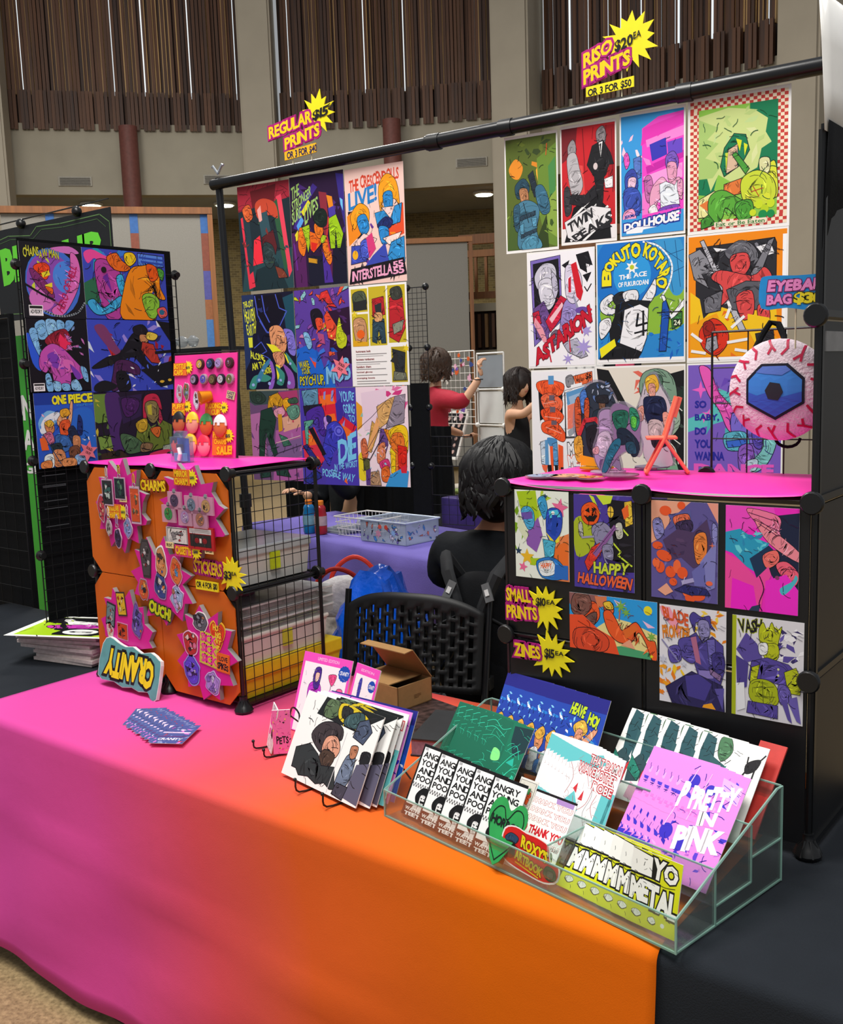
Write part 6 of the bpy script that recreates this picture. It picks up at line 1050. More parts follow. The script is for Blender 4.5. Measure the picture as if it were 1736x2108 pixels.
HP = [('L1', -1.007, -.729, 2.6, 2.16, 'dark red and teal print at the top left of the hanging rows'), ('L2', -.726, -.455, 2.605, 2.158, 'dark purple print with pale green lettering and an orange figure'), ('L3', -.45, -.173, 2.6, 2.147, 'pale pink gig poster with orange haired blue figures'),
      ('L4', -1.016, -.735, 2.146, 1.738, 'dark navy print with yellow vertical lettering and tentacles'), ('L5', -.73, -.452, 2.146, 1.738, 'swirling purple, lime and red print with a pink star note'), ('L6', -.45, -.177, 2.143, 1.74, 'white comic page print with yellow panels and a text block'),
      ('L7', -1.003, -.73, 1.731, 1.34, 'mauve and green kitchen print behind the pink shelf top'), ('L8', -.728, -.44, 1.736, 1.328, 'blue and red print reading DIE IN THE WORST POSSIBLE WAY'), ('L9', -.438, -.19, 1.737, 1.328, 'pink and orange print with a grey ship sail'),
      ('R1', .258, .466, 2.625, 2.211, 'green and orange print of a blue clad soldier'), ('R2', .477, .684, 2.631, 2.221, 'red print with a black suited figure above slanted grey lettering'), ('R3', .696, .924, 2.64, 2.222, 'pink and blue print with a white house outline at its foot'), ('R4', .931, 1.258, 2.65, 2.214, 'green print with a red check border lettered Eat or Be Eaten'),
      ('R5', .34, .602, 2.208, 1.788, 'white and lilac print with red dripping lettering'), ('R6', .607, .925, 2.218, 1.793, 'blue volleyball print with an arch of yellow letters'), ('R7', .93, 1.257, 2.213, 1.788, 'black and orange print of a red figure above flames'),
      ('R8', .349, .596, 1.781, 1.375, 'white and orange MEAT MEAT MEAT print with knives'), ('R9', .601, .926, 1.786, 1.388, 'cream print with a green cloaked figure and slanted black lettering'), ('R10', .93, 1.248, 1.786, 1.393, 'violet print reading SO BABY DO YOU WANNA DANCE')]
for i, (a, s0, s1, z1, z0, lab) in enumerate(HP):
    print_sheet('art_print', a, s1-s0, z1-z0, PP((s0+s1)/2, (z0+z1)/2, .0012*(i % 3)), (0, 0, PA), lab, group='art prints hanging from the long pole', margin=.0 if a[0] == 'L' else (.05 if a in ('R1', 'R2', 'R3', 'R4') else .03))
def sold_star(p, rot, R1, label):
    o = thing('paper_note', label, 'note', p, rot, 'pink sold out notes'); MB().prism(star_poly(0, 0, R1, R1*.5, 6, .25, .06, 4), -.0008, 0).build('star_paper', mat('salmon_paper', '#f07a8a', .6), o)
    lettering("t #2a1c20 .02 - 0 .1 30 24 72 28 70 44 28 40 |SOLD; t #2a1c20 .02 - 0 .1 34 52 70 54 66 70 34 68 |OUT", 1, R1*1.5, o, (0, -.001, 0), (0, rad(25), 0))
sold_star(PP(-.505, 1.82, .006), (0, 0, PA), .05, 'pink star SOLD OUT note on the purple and lime print')

# ------------------------------------------------------------------ left side grid wall with its prints (faces the booth)
XW = -1.2
gw = thing('grid_wall', 'black mesh grid wall at the left side of the booth', 'grid wall', (XW, .07, T))
for j in range(2):
    for k in range(4): grid(gw, (-.012, j*C, k*C+.02), (0, 1, 0), C, C, 8)
for j in range(3):
    for k in range(5): MB().lathe([(.02, -.012), (.022, -.006), (.012, 0), (.012, .014)], (0, 0, 0), 12, 'x').build('connector', BLACKPL, gw, (-.006, j*C, k*C+.02), smooth=True)
MB().box(-.03, -.024, 0.02, 2*C-.01, 0.02, 1.6).build('black_backing', BLACKCLOTH, gw)
boxo('base_strip', (-.02, .0, 0, 2*C, 0, .02), BLACKPL, gw)
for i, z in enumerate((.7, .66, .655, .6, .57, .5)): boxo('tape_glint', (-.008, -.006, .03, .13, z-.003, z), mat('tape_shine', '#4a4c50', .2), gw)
WP = [('W1', .077, .343, 2.325, 2.042, 'square purple and blue print with lime lettering and a chain'), ('W2', .345, .745, 2.322, 2.045, 'wide print of magenta, orange and blue figures'), ('W3', .079, .341, 2.04, 1.762, 'square print of a pink mass between pale blue teeth'), ('W4', .343, .747, 2.042, 1.752, 'wide blue and red print with a leaping black figure'), ('W5', .085, .345, 1.758, 1.468, 'deep blue print with yellow block lettering and a pink star note'), ('W6', .347, .735, 1.75, 1.462, 'wide dark purple and green print with a red capped figure')]
for a, y0, y1, z1, z0, lab in WP:
    print_sheet('art_print', a, y1-y0, z1-z0, (XW+.004, (y0+y1)/2, (z0+z1)/2), (0, 0, rad(90)), lab, group='art prints on the left grid wall')
sold_star((XW+.012, .3, 1.52), (0, 0, rad(90)), .045, 'pink star SOLD OUT note on the deep blue print')

# ------------------------------------------------------------------ pink board of bottle caps and charms on the left shelf
bd = thing('merchandise_board', 'pink board of bottle caps, charms and round heads leaning on the shelf', 'display board', (-.435, .262, T+2*C+.038), (rad(-6), 0, rad(2)))
boxo('board', (-.16, .16, 0, .006, 0, .36), mat('pink_gradient_board', '#f0389a', .5, var=.12, scale=3), bd); MB().tube([(-.165, .004, 0), (-.165, .004, .366), (.165, .004, .366), (.165, .004, 0)], .004, 6).build('black_frame', BLACKPL, bd)
def on_bd(x, z, y=-.001): return bd.matrix_basis @ Vector((x, y, z))
rt_b = bd.rotation_euler
bpy.context.view_layer.update()
capc = ['#c8a04a', '#3a4a7a', '#a88ac8', '#5a2a3a', '#8a7a98', '#5a4ab0', '#6a5a3a', '#b8b0c0', '#6a6a3a']
caps = [(-.02, .325), (.032, .325), (.075, .325), (.128, .325), (-.05, .272), (.0, .272), (.045, .27), (.088, .27), (.132, .27)]
nm = ['golden', 'navy', 'lilac', 'maroon', 'grey violet', 'violet', 'olive brown', 'silver', 'moss green']
for i, (x, z) in enumerate(caps):
    o = thing('bottle_cap', '%s picture bottle cap pinned on the pink board' % nm[i], 'bottle cap', on_bd(x, z), rt_b, 'bottle caps on the pink board')
    b = MB(); n = 21; vs = []
    for (r_, y) in ((.0195, 0), (.0175, -.008), (.015, -.009)):
        for k in range(n*2): a = PI*k/n; rr = r_*(1.0 if k % 2 else (.93 if y == 0 else 1)); vs.append((rr*math.cos(a), y, rr*math.sin(a)))
    fs = [(q*2*n+k, q*2*n+(k+1) % (2*n), (q+1)*2*n+(k+1) % (2*n), (q+1)*2*n+k) for q in range(2) for k in range(2*n)]+[tuple(range(4*n, 6*n))]
    b.add(vs, fs); b.build('crimped_cap', mat('cap_rim_%d' % (i % 3), ['#4a3a34', '#2a2a3a', '#b8a8b0'][i % 3], .35, metal=.5), o)
    a = Art(1.0).run("E %s 50 50 46 46\nZ %d 5 %s,#1f1a22,#e8e0d8 30 30 70 70 10 24" % (capc[i], i+3, capc[(i+2) % 9])); link('printed_picture', a.mesh('printed_picture', .03), o, (0, -.0092, 0))
hd = [('#b8683c', '#1f1a1c', 'tan head with black hair'), ('#e8a088', '#e8c02a', 'pale head with blond hair'), ('#d8642c', '#3a8a4a', 'orange head with green hair'), ('#d8743a', '#e8e6e4', 'tan head with a white spotted cap'), ('#e8602c', '#2c2226', 'orange head with dark hair and cream band'), ('#f0a898', '#e8b81c', 'pink head with long yellow hair'), ('#f08a9a', '#e82a4a', 'pink head with red hair')]
hp = [(-.122, .12), (-.05, .118), (.022, .112), (.092, .108), (-.128, .045), (-.058, .042), (.012, .04)]
for i, (x, z) in enumerate(hp):
    sk, hr, lab = hd[i]
    o = thing('puffy_charm', 'egg shaped '+lab+' charm, face left plain', 'charm', on_bd(x, z, -.002), rt_b, 'egg shaped charms on the pink board')
    MB().sphere((0, -.008, 0), .031, 16, 12, 1, .42, 1.22).build('head', mat('head'+sk, sk, .45, var=.04), o, smooth=True)
    b = MB().sphere((0, -.008, .002), .0322, 16, 12, 1, .45, 1.22); keep = [f for f in b.f if sum(b.v[k][2] for k in f)/len(f) > .008+.006*math.sin(9+sum(b.v[k][0] for k in f)*60)]
    b.f = keep; b.mi = [0]*len(keep); b.build('hair', mat('hair'+hr, hr, .5, var=.1, scale=90), o, smooth=True, fix=False)
def bmini(label, x, z, w_, h, rows, burst): 
    o = mini_sign(label, 0, 0, w_, h, rows, burst); o.location = on_bd(x, z, -.003); o.rotation_euler = rt_b; return o
bmini('small BOTTLE CAPS sign on the pink board', -.11, .31, .1, .045, (('BOTTLE', '4 8 66 8 66 46 4 46'), ('CAPS', '4 54 50 54 50 94 4 94')), ((.028, .006, .024, .015, 12, .1, .1, 3), '66 30 86 48', '$3'))
bmini('small PUFFY CHARMS sign on the pink board', -.115, .168, .1, .045, (('PUFFY', '4 8 66 8 66 46 4 46'), ('CHARMS', '4 54 66 54 66 94 4 94')), ((.03, .01, .022, .014, 12, .1, .1, 5), '68 22 86 40', '$8'))
bmini('small PUDDING CUP sign on the pink board', .065, .168, .11, .045, (('PUDDING', '4 8 70 8 70 46 4 46'), ('CUP', '30 54 66 54 66 94 30 94')), ((.04, .004, .022, .014, 12, .1, .1, 7), '78 30 94 48', '$6'))
bmini('PLUSH CHARMS SALE! sign low on the pink board', .1, .05, .1, .085, (('PLUSH', '4 6 62 6 62 28 4 28'), ('CHARMS', '10 34 70 34 70 54 10 54'), ('SALE!', '24 66 98 60 98 92 24 96')), ((.03, .026, .026, .016, 12, .1, .1, 8), '66 14 88 28', '$5'))
sign('tag_card', 'small LAST ONE tag at the right of the pink board', on_bd(.135, .215, -.002), (rt_b[0], rad(12), rt_b[2]), .04, .03, "t #5a4a6a .03 - 0 0 10 12 90 44 |LAST; t #5a4a6a .03 - 0 0 20 54 80 88 |ONE", None, [(mat('lilac_card', '#c8b88a', .6), bx4(-.02, -.014, .02, .014))], cat='tag', group='small cream tags', t=.001)
o = thing('pudding_cup_charm', 'yellow pudding cup charm on the pink board', 'charm', on_bd(.045, .215, -.004), rt_b)
MB().lathe([(.018, -.004), (.024, -.045), (.026, -.046)], (0, 0, 0), 18, 'y').build('cup', clear_mat('clear_cup', '#f0c8a0', .2, .1, .25, '#e89a2a'), o, rot=(rad(14), 0, rad(-28)), smooth=True); MB().lathe([(.014, -.005), (.02, -.04), (.019, -.043)], (0, 0, 0), 18, 'y').build('pudding', mat('pudding_yellow', '#f5d81c', .35), o, rot=(rad(14), 0, rad(-28)), smooth=True)
for lab, x, z, cols in (('clear tall figure charm at the left of the pink board', -.125, .225, ['#b8a8b8', '#8a7a88', '#d8c8d0', '#c85a5a']), ('striped long figure charm on the pink board', -.088, .232, ['#6a6a4a', '#c84a3a', '#4a4a8a', '#8ab0c0']), ('white haired figure charm on the pink board', -.035, .2, ['#c8c8d8', '#6a4a3a', '#e8e8f0', '#3a2a2a'])):
    o = sticker('keyring_charm', lab, 0, 0, .034, .075, 'blob', cols, 0, '#d8a8c0', 'charm', 'acrylic charms on the pink board', t=.003); o.location = on_bd(x, z, -.004); o.rotation_euler = rt_b
# clear figure box in front of the board
o = thing('clear_gift_box', 'small clear and blue blister box standing before the pink board', 'box', (-.36, .11, T+2*C+.036), (0, 0, rad(-12)))
MB().box(-.045, .045, -.02, .02, 0, .085).build('clear_shell', clear_mat('blister', '#e8f2f8', .25, .05, .12, '#a8c8e8'), o); boxo('blue_card', (-.04, .04, .005, .008, .002, .08), mat('blue_gradient_card', '#5a7ac8', .5, var=.3, scale=20), o); boxo('grey_insert', (-.02, .012, -.01, .0, .04, .06), mat('grey_insert', '#5a5a60', .5), o); MB().tube([(.02, -.022, .01), (.03, -.022, .03), (.022, -.022, .05)], .007, 6).build('white_ribbon', PAPER, o); MB().box(-.035, .03, -.012, .004, .004, .03).build('water_base', mat('sky_blue_plastic', '#7ac8e8', .3), o)
MB().box(-.03, .03, -.012, .01, .086, .104).build('hang_tab', clear_mat('blister', '#e8f2f8'), o)
# clear parcels stacked behind the board
for i, (x, w_) in enumerate(((-.4, .11), (-.29, .07), (-.2, .1), (-.1, .09))):
    o = MB(); rn = random.Random(i); n = 9; V = []
    o.sphere((0, 0, 0), .5, 14, 8, 1, .5, .55); o.v = [(x_*w_*(1+.12*math.sin(z_*40+i)), y_*.1, z_*.12*(1+.15*math.sin(x_*30))) for x_, y_, z_ in o.v]
    q = o.build('clear_parcel', clear_mat('crinkled_plastic', '#e4e8ea', .5, .12, .3, '#b8bcc0'), None, (x-2.35, 1.9, 2.02)); tag(q, ['clear plastic parcel at the left end of the row behind the pink board', 'small clear plastic parcel second in the row behind the pink board', 'clear plastic parcel third in the row behind the pink board', 'clear plastic parcel beside the stand upright'][i], 'parcel', 'clear parcels behind the pink board')
o = thing('neighbour_shelf', 'dark wire shelf behind the pink board carrying clear parcels', 'shelf', (-2.62, 1.9, FLOOR)); boxo('shelf_board', (-.3, .65, -.2, .2, 2.0, 2.02), BLACKPANEL, o); boxo('black_drape', (-.3, .65, -.22, -.2, 0, 2.0), BLACKCLOTH, o)

# ------------------------------------------------------------------ bins inside the left shelf
MILK = mat('milky_plastic', '#dcd8d2', .3, var=.04, scale=8, trans=0.0); MILKLID = mat('milky_lid', '#e8e4da', .25, var=.04)
def bin_box(name, label, x0, x1, y0, y1, z0, z1, mb, ml, lid=.02, tab='#c8d81c', grp='storage bins in the orange shelf'):
    o = thing(name, label, 'storage box', ((x0+x1)/2, (y0+y1)/2, z0), group=grp); w_, d_, h = (x1-x0)/2, (y1-y0)/2, z1-z0
    b = MB(); b.add([(-w_*.94, -d_*.96, 0), (w_*.94, -d_*.96, 0), (w_*.94, d_*.96, 0), (-w_*.94, d_*.96, 0), (-w_, -d_, h-lid), (w_, -d_, h-lid), (w_, d_, h-lid), (-w_, d_, h-lid)], [(0, 3, 2, 1), (4, 5, 6, 7), (0, 1, 5, 4), (1, 2, 6, 5), (2, 3, 7, 6), (3, 0, 4, 7)])
    b.build('body', mb, o); boxo('lid', (-w_-.006, w_+.006, -d_-.006, d_+.006, h-lid, h), ml, o, bev=.005)
    if tab: boxo('tab', (w_*1.0, w_+.008, -.02, .02, h*.3, h-lid), mat('tab'+tab, tab, .5), o)
    return o
bin_box('storage_bin', 'milky plastic bin alone on the upper wire shelf', -.32, -.035, .035, .36, T+C+.022, 1.255, MILK, mat('clear_lid', '#bcc4c6', .15, var=.05, scale=6), .03)
bin_box('storage_box', 'yellow cardboard box with lid at the bottom of the shelf', -.34, -.03, .045, .485, T+.026, .872, mat('yellow_cardboard', '#e8c81c', .6, var=.05), mat('yellow_cardboard', '#e8c81c'), .045, None)
bin_box('storage_bin', 'milky pink bin standing on the yellow box', -.33, -.035, .04, .43, .874, .972, MILK, MILKLID, .014, '#c8c83a')
for k in range(3):
    z = .974+k*.031; o = thing('clear_tray', 'shallow clear tray, %s of three stacked on the milky pink bin' % ['lowest', 'middle', 'topmost'][k], 'tray', (-.18, .25, z), group='clear trays on the milky pink bin')
    cm = clear_mat('tray_plastic', '#eef2f2', .3, .06, .22, '#d8dcdc')
    MB().box(-.148, .148, -.21, .21, 0, .028).build('tray', cm, o); boxo('rim', (-.15, .15, -.213, .213, .024, .03), mat('tray_rim', '#d4d8d8', .2), o)
    boxo('contents', (-.13, .13, -.17, .15, .004, .02), mat(['lime_paper_mix', 'orange_card_mix', 'plum_mix'][k], ['#8a9a4a', '#a86a4a', '#8a7a80'][k], .6, var=.6, scale=40), o)
o = MB().lathe([(.055, 0), (.058, .03), (.05, .045), (.02, .046)], (0, 0, 0), 22).build('tape_roll', mat('plum_tape', '#7a3a52', .4), None, (-.2, .18, 1.068), smooth=True); tag(o, 'plum coloured round tin on the clear trays', 'tin')

# ------------------------------------------------------------------ things on the table
# stack of big prints at the left end
rn = random.Random(3)
for k in range(9):
    z = T+.004+k*.0125; w_, d_ = (.36, .26) if k > 3 else (.30, .24)
    o = MB().box(-w_/2, w_/2, -d_/2, d_/2, 0, .012).build('print_stack', mat('paper_edges', '#c8b4b0' if k % 2 else '#cfc0bc', .8, var=.12, scale=60), None, (-1.03+rn.uniform(-.02, .02)-(.05 if k > 3 else 0), .12+rn.uniform(-.01, .01), z), (0, 0, rad(12+rn.uniform(-3, 3)+(8 if k > 5 else 0))))
    tag(o, '%s bundle of paper prints in the stack at the left table end' % ['lowest', 'second lowest', 'third lowest', 'fourth lowest', 'fifth lowest', 'fourth highest', 'third highest', 'second highest', 'highest'][k], 'paper stack', 'print bundles at the left end')
print_sheet('art_print', 'topprint', .46, .3, (-1.03, .1, T+.121), (rad(-90), 0, rad(24)), 'black, lime and magenta print lying on the paper stack', 'print')
# fan of cards
for k in range(11):
    f = k/10; x = -.235+.24*f; y = -.2-.07*f
    print_sheet('postcard', 'card', .1, .15, (x, y, T+.006+k*.0012), (rad(-90), 0, rad(38-6*f+3*math.sin(k*2.3))), 'violet and blue postcard, %s in the fanned row' % ['first', 'second', 'third', 'fourth', 'fifth', 'sixth', 'seventh', 'eighth', 'ninth', 'tenth', 'uppermost and last'][k], 'postcard', 'fanned postcards on the pink cloth', t=.0008)
# wire easels
def easel(label, p, rz, s):
    o = thing('wire_easel', label, 'easel', p, (0, 0, rz), 'black wire easels')
    for q in (-1, 1):
        x = q*.045*s
        MB().tube(curve([(x, -.075*s, .028*s), (x, -.068*s, .004), (x, 0, .003), (x, .035*s, .012), (x*.8, .05*s, .1*s), (x*.5, .052*s, .118*s), (0, .05*s, .125*s)], 4), .0026, 6).build('wire_arm', BLACKWIRE, o, smooth=True)
        MB().tube([(x*.8, .048*s, .09*s), (x*1.1, .09*s, .05*s), (x*1.2, .12*s, .003)], .0026, 6).build('back_leg', BLACKWIRE, o, smooth=True)
        MB().sphere((x, -.076*s, .029*s), .005, 8, 6).build('ball_tip', BLACKWIRE, o, smooth=True)
    MB().tube([(-.045*s, 0, .003), (.045*s, 0, .003)], .0022, 6).build('cross_wire', BLACKWIRE, o)
easel('small black wire easel holding the pink booklet', (.335, -.16, T+.006), rad(-22), .9)
easel('larger black wire easel holding the open sketch zine', (.67, -.27, T+.006), rad(-12), 1.35)
def booklet(name, art, w_, h, loc, rot, label, t=.004, cat='zine', group=None, spine=None):
    o = print_sheet(name, art, w_, h, loc, rot, label, cat, group, t)
    return o
def stand_page(p, rz, lean, w_, h, lift=0.0):
    """centre and rotation of a page of size w,h whose lower left corner stands at p"""
    rr = Vector((math.cos(rz), math.sin(rz), 0)); dd = Vector((-math.sin(rz), math.cos(rz), 0)); U = Vector((0, 0, math.cos(lean)))+dd*math.sin(lean)
    return tuple(Vector(p)+rr*w_/2+U*(h/2+lift)), (-lean, 0, rz)
l, r_ = stand_page((.285, -.168, T+.012), rad(-35), rad(12), .075, .125); booklet('booklet', 'booklet', .075, .125, l, r_, 'small pink and black booklet front on the little easel', .003, 'booklet', 'pink booklets on the little easel')
l, r_ = stand_page((.353, -.208, T+.012), rad(42), rad(6), .05, .122); booklet('booklet', 'booklet_side', .05, .122, l, r_, 'small pink booklet standing edgeways on the little easel', .006, 'booklet', 'pink booklets on the little easel')
l, r_ = stand_page((.235, -.03, T+.006), rad(-2), rad(20), .2, .235); booklet('zine', 'limited', .2, .235, l, r_, 'pink bordered LIMITED EDITION zine, left board with glass and balloons', .003, 'zine', 'pink LIMITED EDITION boards')
l, r_ = stand_page((.437, -.037, T+.006), rad(-14), rad(20), .115, .235); booklet('zine', 'limited_side', .115, .235, l, r_, 'pink bordered LIMITED EDITION zine, right board with knives', .003, 'zine', 'pink LIMITED EDITION boards')
cmu = [('comic', 0.0, 'white sketch zine with a bearded bust on the larger easel')]
l, r_ = stand_page((.472, -.292, T+.014), rad(-10), rad(27), .315, .225); booklet('zine', 'comic', .315, .225, l, r_, cmu[0][2], .003)
for k in range(5):
    l, r_ = stand_page((.5+.008*k, -.286+.006*k, T+.014), rad(-8+1.6*k), rad(27), .315, .225); o = booklet('zine', ['comic', 'comic', 'wave', 'pretty', 'heave'][k], .315 if k < 3 else .3, .225, l, r_, 'page block behind the white sketch zine, %s from the front' % ['second', 'third', 'fourth', 'fifth', 'last'][k], .0015, 'zine', 'pages behind the white sketch zine')
# books and kraft box behind
o = thing('kraft_box', 'brown kraft mailer box with its flap standing open', 'box', (.355, .31, T+.022), (0, 0, rad(-6))); KR = mat('kraft_card', '#a07a4c', .8, var=.06, scale=50)
for d_ in ((-.1, .1, -.075, .075, 0, .003), (-.1, -.097, -.075, .075, 0, .075), (.097, .1, -.075, .075, 0, .075), (-.1, .1, -.075, -.072, 0, .075), (-.1, .1, .072, .075, 0, .075)): boxo('side', d_, KR, o)
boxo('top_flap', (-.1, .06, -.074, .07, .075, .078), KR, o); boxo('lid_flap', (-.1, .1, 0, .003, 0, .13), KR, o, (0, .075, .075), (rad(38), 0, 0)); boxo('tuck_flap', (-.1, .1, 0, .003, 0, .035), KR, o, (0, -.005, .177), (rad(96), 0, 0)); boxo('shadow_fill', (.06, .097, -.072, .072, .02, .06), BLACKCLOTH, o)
lettering("l #6a4a2a 3 20 30 80 30; l #6a4a2a 3 20 45 80 45; l #6a4a2a 3 20 60 60 60", .6, .05, o, (.1005, .01, .03), (0, 0, rad(90)), 'printed_lines')
SPL = mat('red_black_splatter', '#3a2a28', .5, var=.9, scale=45); b = boxo('hardback_book', (-.2, .2, -.13, .13, 0, .016), SPL, None, (.44, .26, T+.005), (0, 0, rad(-12)), .002); tag(b, 'red and black splattered book lying under the kraft box', 'book')
o = thing('thick_book', 'thick black softcover book with lilac page edges beside the acrylic stand', 'book', (.78, .17, T+.006), (0, 0, rad(20))); boxo('cover', (-.16, .16, -.12, .12, .046, .05), mat('black_cover', '#2a2c2e', .6), o); boxo('page_block', (-.157, .157, -.117, .117, .003, .046), mat('lilac_pages', '#8a7488', .8, var=.2, scale=80), o); boxo('cover', (-.16, .16, -.12, .12, 0, .003), mat('black_cover', '#2a2c2e'), o)

# ------------------------------------------------------------------ acrylic tiered stand with zines
SA = rad(-10); SO = Vector((.854, -.325, T+.005)); SR = Vector((math.cos(SA), math.sin(SA), 0)); SD = Vector((-math.sin(SA), math.cos(SA), 0))
ac = thing('acrylic_zine_stand', 'clear acrylic three tier stand full of zines at the table front', 'display stand', SO, (0, 0, SA))
ACR = clear_mat('clear_acrylic', '#f2f9f6', .25, .03, .02); EDGE = mat('acrylic_edge', '#9cc4b8', .15, var=.05, alpha=.75)
W_, D_ = .81, .368
side = [(0, 0), (D_, 0), (D_, .2), (D_-.02, .2), (0, .066)]
def plate(name, P, m=ACR):
    return MB().add(P[0], P[1]).build(name, m, ac)
for x in (0, W_-.004):
    b = MB(); n = len(side); b.add([(x, y, z) for y, z in side]+[(x+.004, y, z) for y, z in side], [tuple(range(n))[::-1], tuple(range(n, 2*n))]); b.build('side_wall', ACR, ac)
    MB().tube([(x+.002, 0, 0), (x+.002, 0, .066), (x+.002, D_-.02, .2), (x+.002, D_, .2), (x+.002, D_, 0)], .0026, 4).build('polished_edge', EDGE, ac)
for (y, z0, z1) in ((0, 0, .066), (.127, .0, .112), (.253, .04, .156), (D_, .09, .2)):
    MB().box(.004, W_-.004, y-.002, y+.002, z0, z1).build('divider_wall', ACR, ac); MB().tube([(.004, y, z1), (W_-.004, y, z1)], .0022, 4).build('polished_edge', EDGE, ac)
    for x in (.002, W_-.002): MB().tube([(x, y, z0), (x, y, z1)], .0022, 4).build('polished_edge', EDGE, ac)
for (y0, y1, z) in ((0, .127, 0.002), (.127, .253, .04), (.253, D_, .09)):
    MB().box(.004, W_-.004, y0, y1, z-.002, z).build('tier_floor', ACR, ac); MB().tube([(W_-.002, y0, z), (W_-.002, y1, z)], .0022, 4).build('polished_edge', EDGE, ac)
MB().tube([(0, 0, .002), (W_, 0, .002)], .0026, 4).build('polished_edge', EDGE, ac); MB().tube([(W_-.002, .127, .002), (W_-.002, D_, .002)], .0022, 4).build('polished_edge', EDGE, ac)
MB().box(.505, .509, .004, .125, .002, .1).build('divider_wall', ACR, ac); MB().tube([(.507, .004, .1), (.507, .125, .1)], .0022, 4).build('polished_edge', EDGE, ac)
ORD = ['rightmost', 'second from the right', 'third from the right', 'fourth from the right', 'fifth from the right', 'sixth from the right', 'seventh from the right', 'leftmost']
def fan(art, n, w_, h, s, t, z, lean, ds, what, dt=.0045, th=.0014, yaw=0.0, dl=0):
    for i in range(n):
        ln = rad(lean+dl*i); rz = SA+rad(yaw); base = SO+SR*(s-ds*i-w_)+SD*(t+dt*i)+Vector((0, 0, z))
        l, r_ = stand_page(base, rz, ln, w_, h, .002)
        print_sheet('zine', art, w_, h, l, r_, what+', '+ORD[i]+' copy', 'zine', what+' copies', t=th)
fan('angry', 5, .1, .17, .375, .012, .006, 30, .062, 'black and white ANGRY YOUNG AND POOR zine', .004)
fan('nothanks', 1, .125, .17, .495, .016, .006, 35, .02, 'white and red NO THANK YOU zine')
fan('metal', 6, .108, .138, .79, .022, .006, 12, .035, 'yellow zine with dripping METAL lettering', .001, dl=6.5)
fan('greenz', 5, .15, .2, .25, .14, .045, 36, .03, 'dark green line art zine', .005)
fan('wave', 7, .145, .19, .52, .145, .045, 32, .014, 'white and turquoise zine with red outlined lettering', .0045)
fan('pretty', 5, .16, .24, .778, .142, .045, 42, .02, 'violet and pink PRETTY IN PINK zine', .0045)
fan('heave', 6, .15, .21, .395, .262, .095, 27, .036, 'blue HEAVE HO! sketch zine', .0022)
fan('dragon', 5, .155, .205, .765, .268, .095, 39, .05, 'white zine with a teal and red figure and black cat', .005)
l, r_ = stand_page(SO+SR*.735+SD*.3+Vector((0, 0, .092)), SA, rad(39), .06, .2); o = MB().box(-.03, .03, -.002, .002, -.1, .1).build('red_folder', mat('red_card', '#c83a34', .5), None, (SO+SR*.752+SD*.375+Vector((0, 0, .175))), (-rad(39), 0, SA)); tag(o, 'red card standing behind the white zines', 'card')
# heart card and artbook sticker in the front row
o = thing('heart_card', 'green heart HORROR card in the front row of the acrylic stand', 'card', SO+SR*.372+SD*.022+Vector((0, 0, .086)), (-rad(30), 0, SA)); o.scale = (1.05, 1.05, 1.05)
MB().prism(smooth_closed([(0, -.075), (.035, -.02), (.05, .02), (.04, .048), (.02, .052), (.002, .035), (-.018, .055), (-.04, .05), (-.05, .02), (-.035, -.02)], 3), 0, .002).build('heart', mat('heart_green', '#2a9a4e', .5), o); lettering("t #14161a .03 - 0 0 12 34 90 40 90 54 12 48 |HORROR", 1.2, .1, o, (0, -.001, 0))
lettering("w #14161a 2 50 92 20 62 10 34 20 16 36 14 50 30 66 12 84 14 92 34 80 62 50 92", 1.25, .104, o, (0, -.0004, -.01), name='ink_outline')
o = thing('die_cut_sticker', 'red die cut sticker with yellow lettering at the front of the acrylic stand', 'sticker', SO+SR*.452+SD*.012+Vector((0, 0, .066)), (-rad(14), 0, SA)); o.scale = (.76, .76, .76)
rp = smooth_closed([(-.1, -.02), (-.095, .03), (-.06, .045), (-.02, .04), (.02, .04), (.06, .03), (.07, -.005), (.1, -.01), (.1, -.045), (.06, -.062), (0, -.06), (-.05, -.055), (-.085, -.045)], 3)
MB().prism([(x*1.05, z*1.07) for x, z in rp], 0, .001).build('white_rim', PAPER, o); MB().prism(rp, -.0006, 0).build('red_face', mat('sticker_red', '#d81f1c', .4), o)
lettering("t #f0d81c .05 #2a1414 .04 .1 34 14 82 30 80 56 34 42 |ROXY'S; t #f0d81c .05 #2a1414 .04 .1 26 52 76 70 74 92 26 76 |ARTBOOK; l #f0d81c 1.6 28 82 70 96; C #2a4a6a 4 34 14 18 28 24 24 40 12 42; C #3a2c20 6 44 22 40 24 72 12 76; C #2a5a34 82 60 96 64 99 84 88 92 78 80; C #6a6a5a 84 70 94 70 94 84 86 88; i 4 12 #17161a 1 6 40 24 76 8", .55, .2, o, (0, -.0008, -.008))
sticker('sticker', 'small sheet of orange and green stickers behind the heart card', SO.x+.42, SO.y+.02, .05, .08, 'rect', ['#d8d4c8', '#e85a2a', '#3a8a4a', '#c8a02a'], 0, '#e8e4dc', y=0, group=None)
STK = bpy.data.objects[[q.name for q in COL.objects if q.get('label', '').startswith('small sheet of orange')][0]]; STK.location = SO+SR*.36+SD*.098+Vector((0, 0, .125)); STK.rotation_euler = (-rad(32), 0, SA)

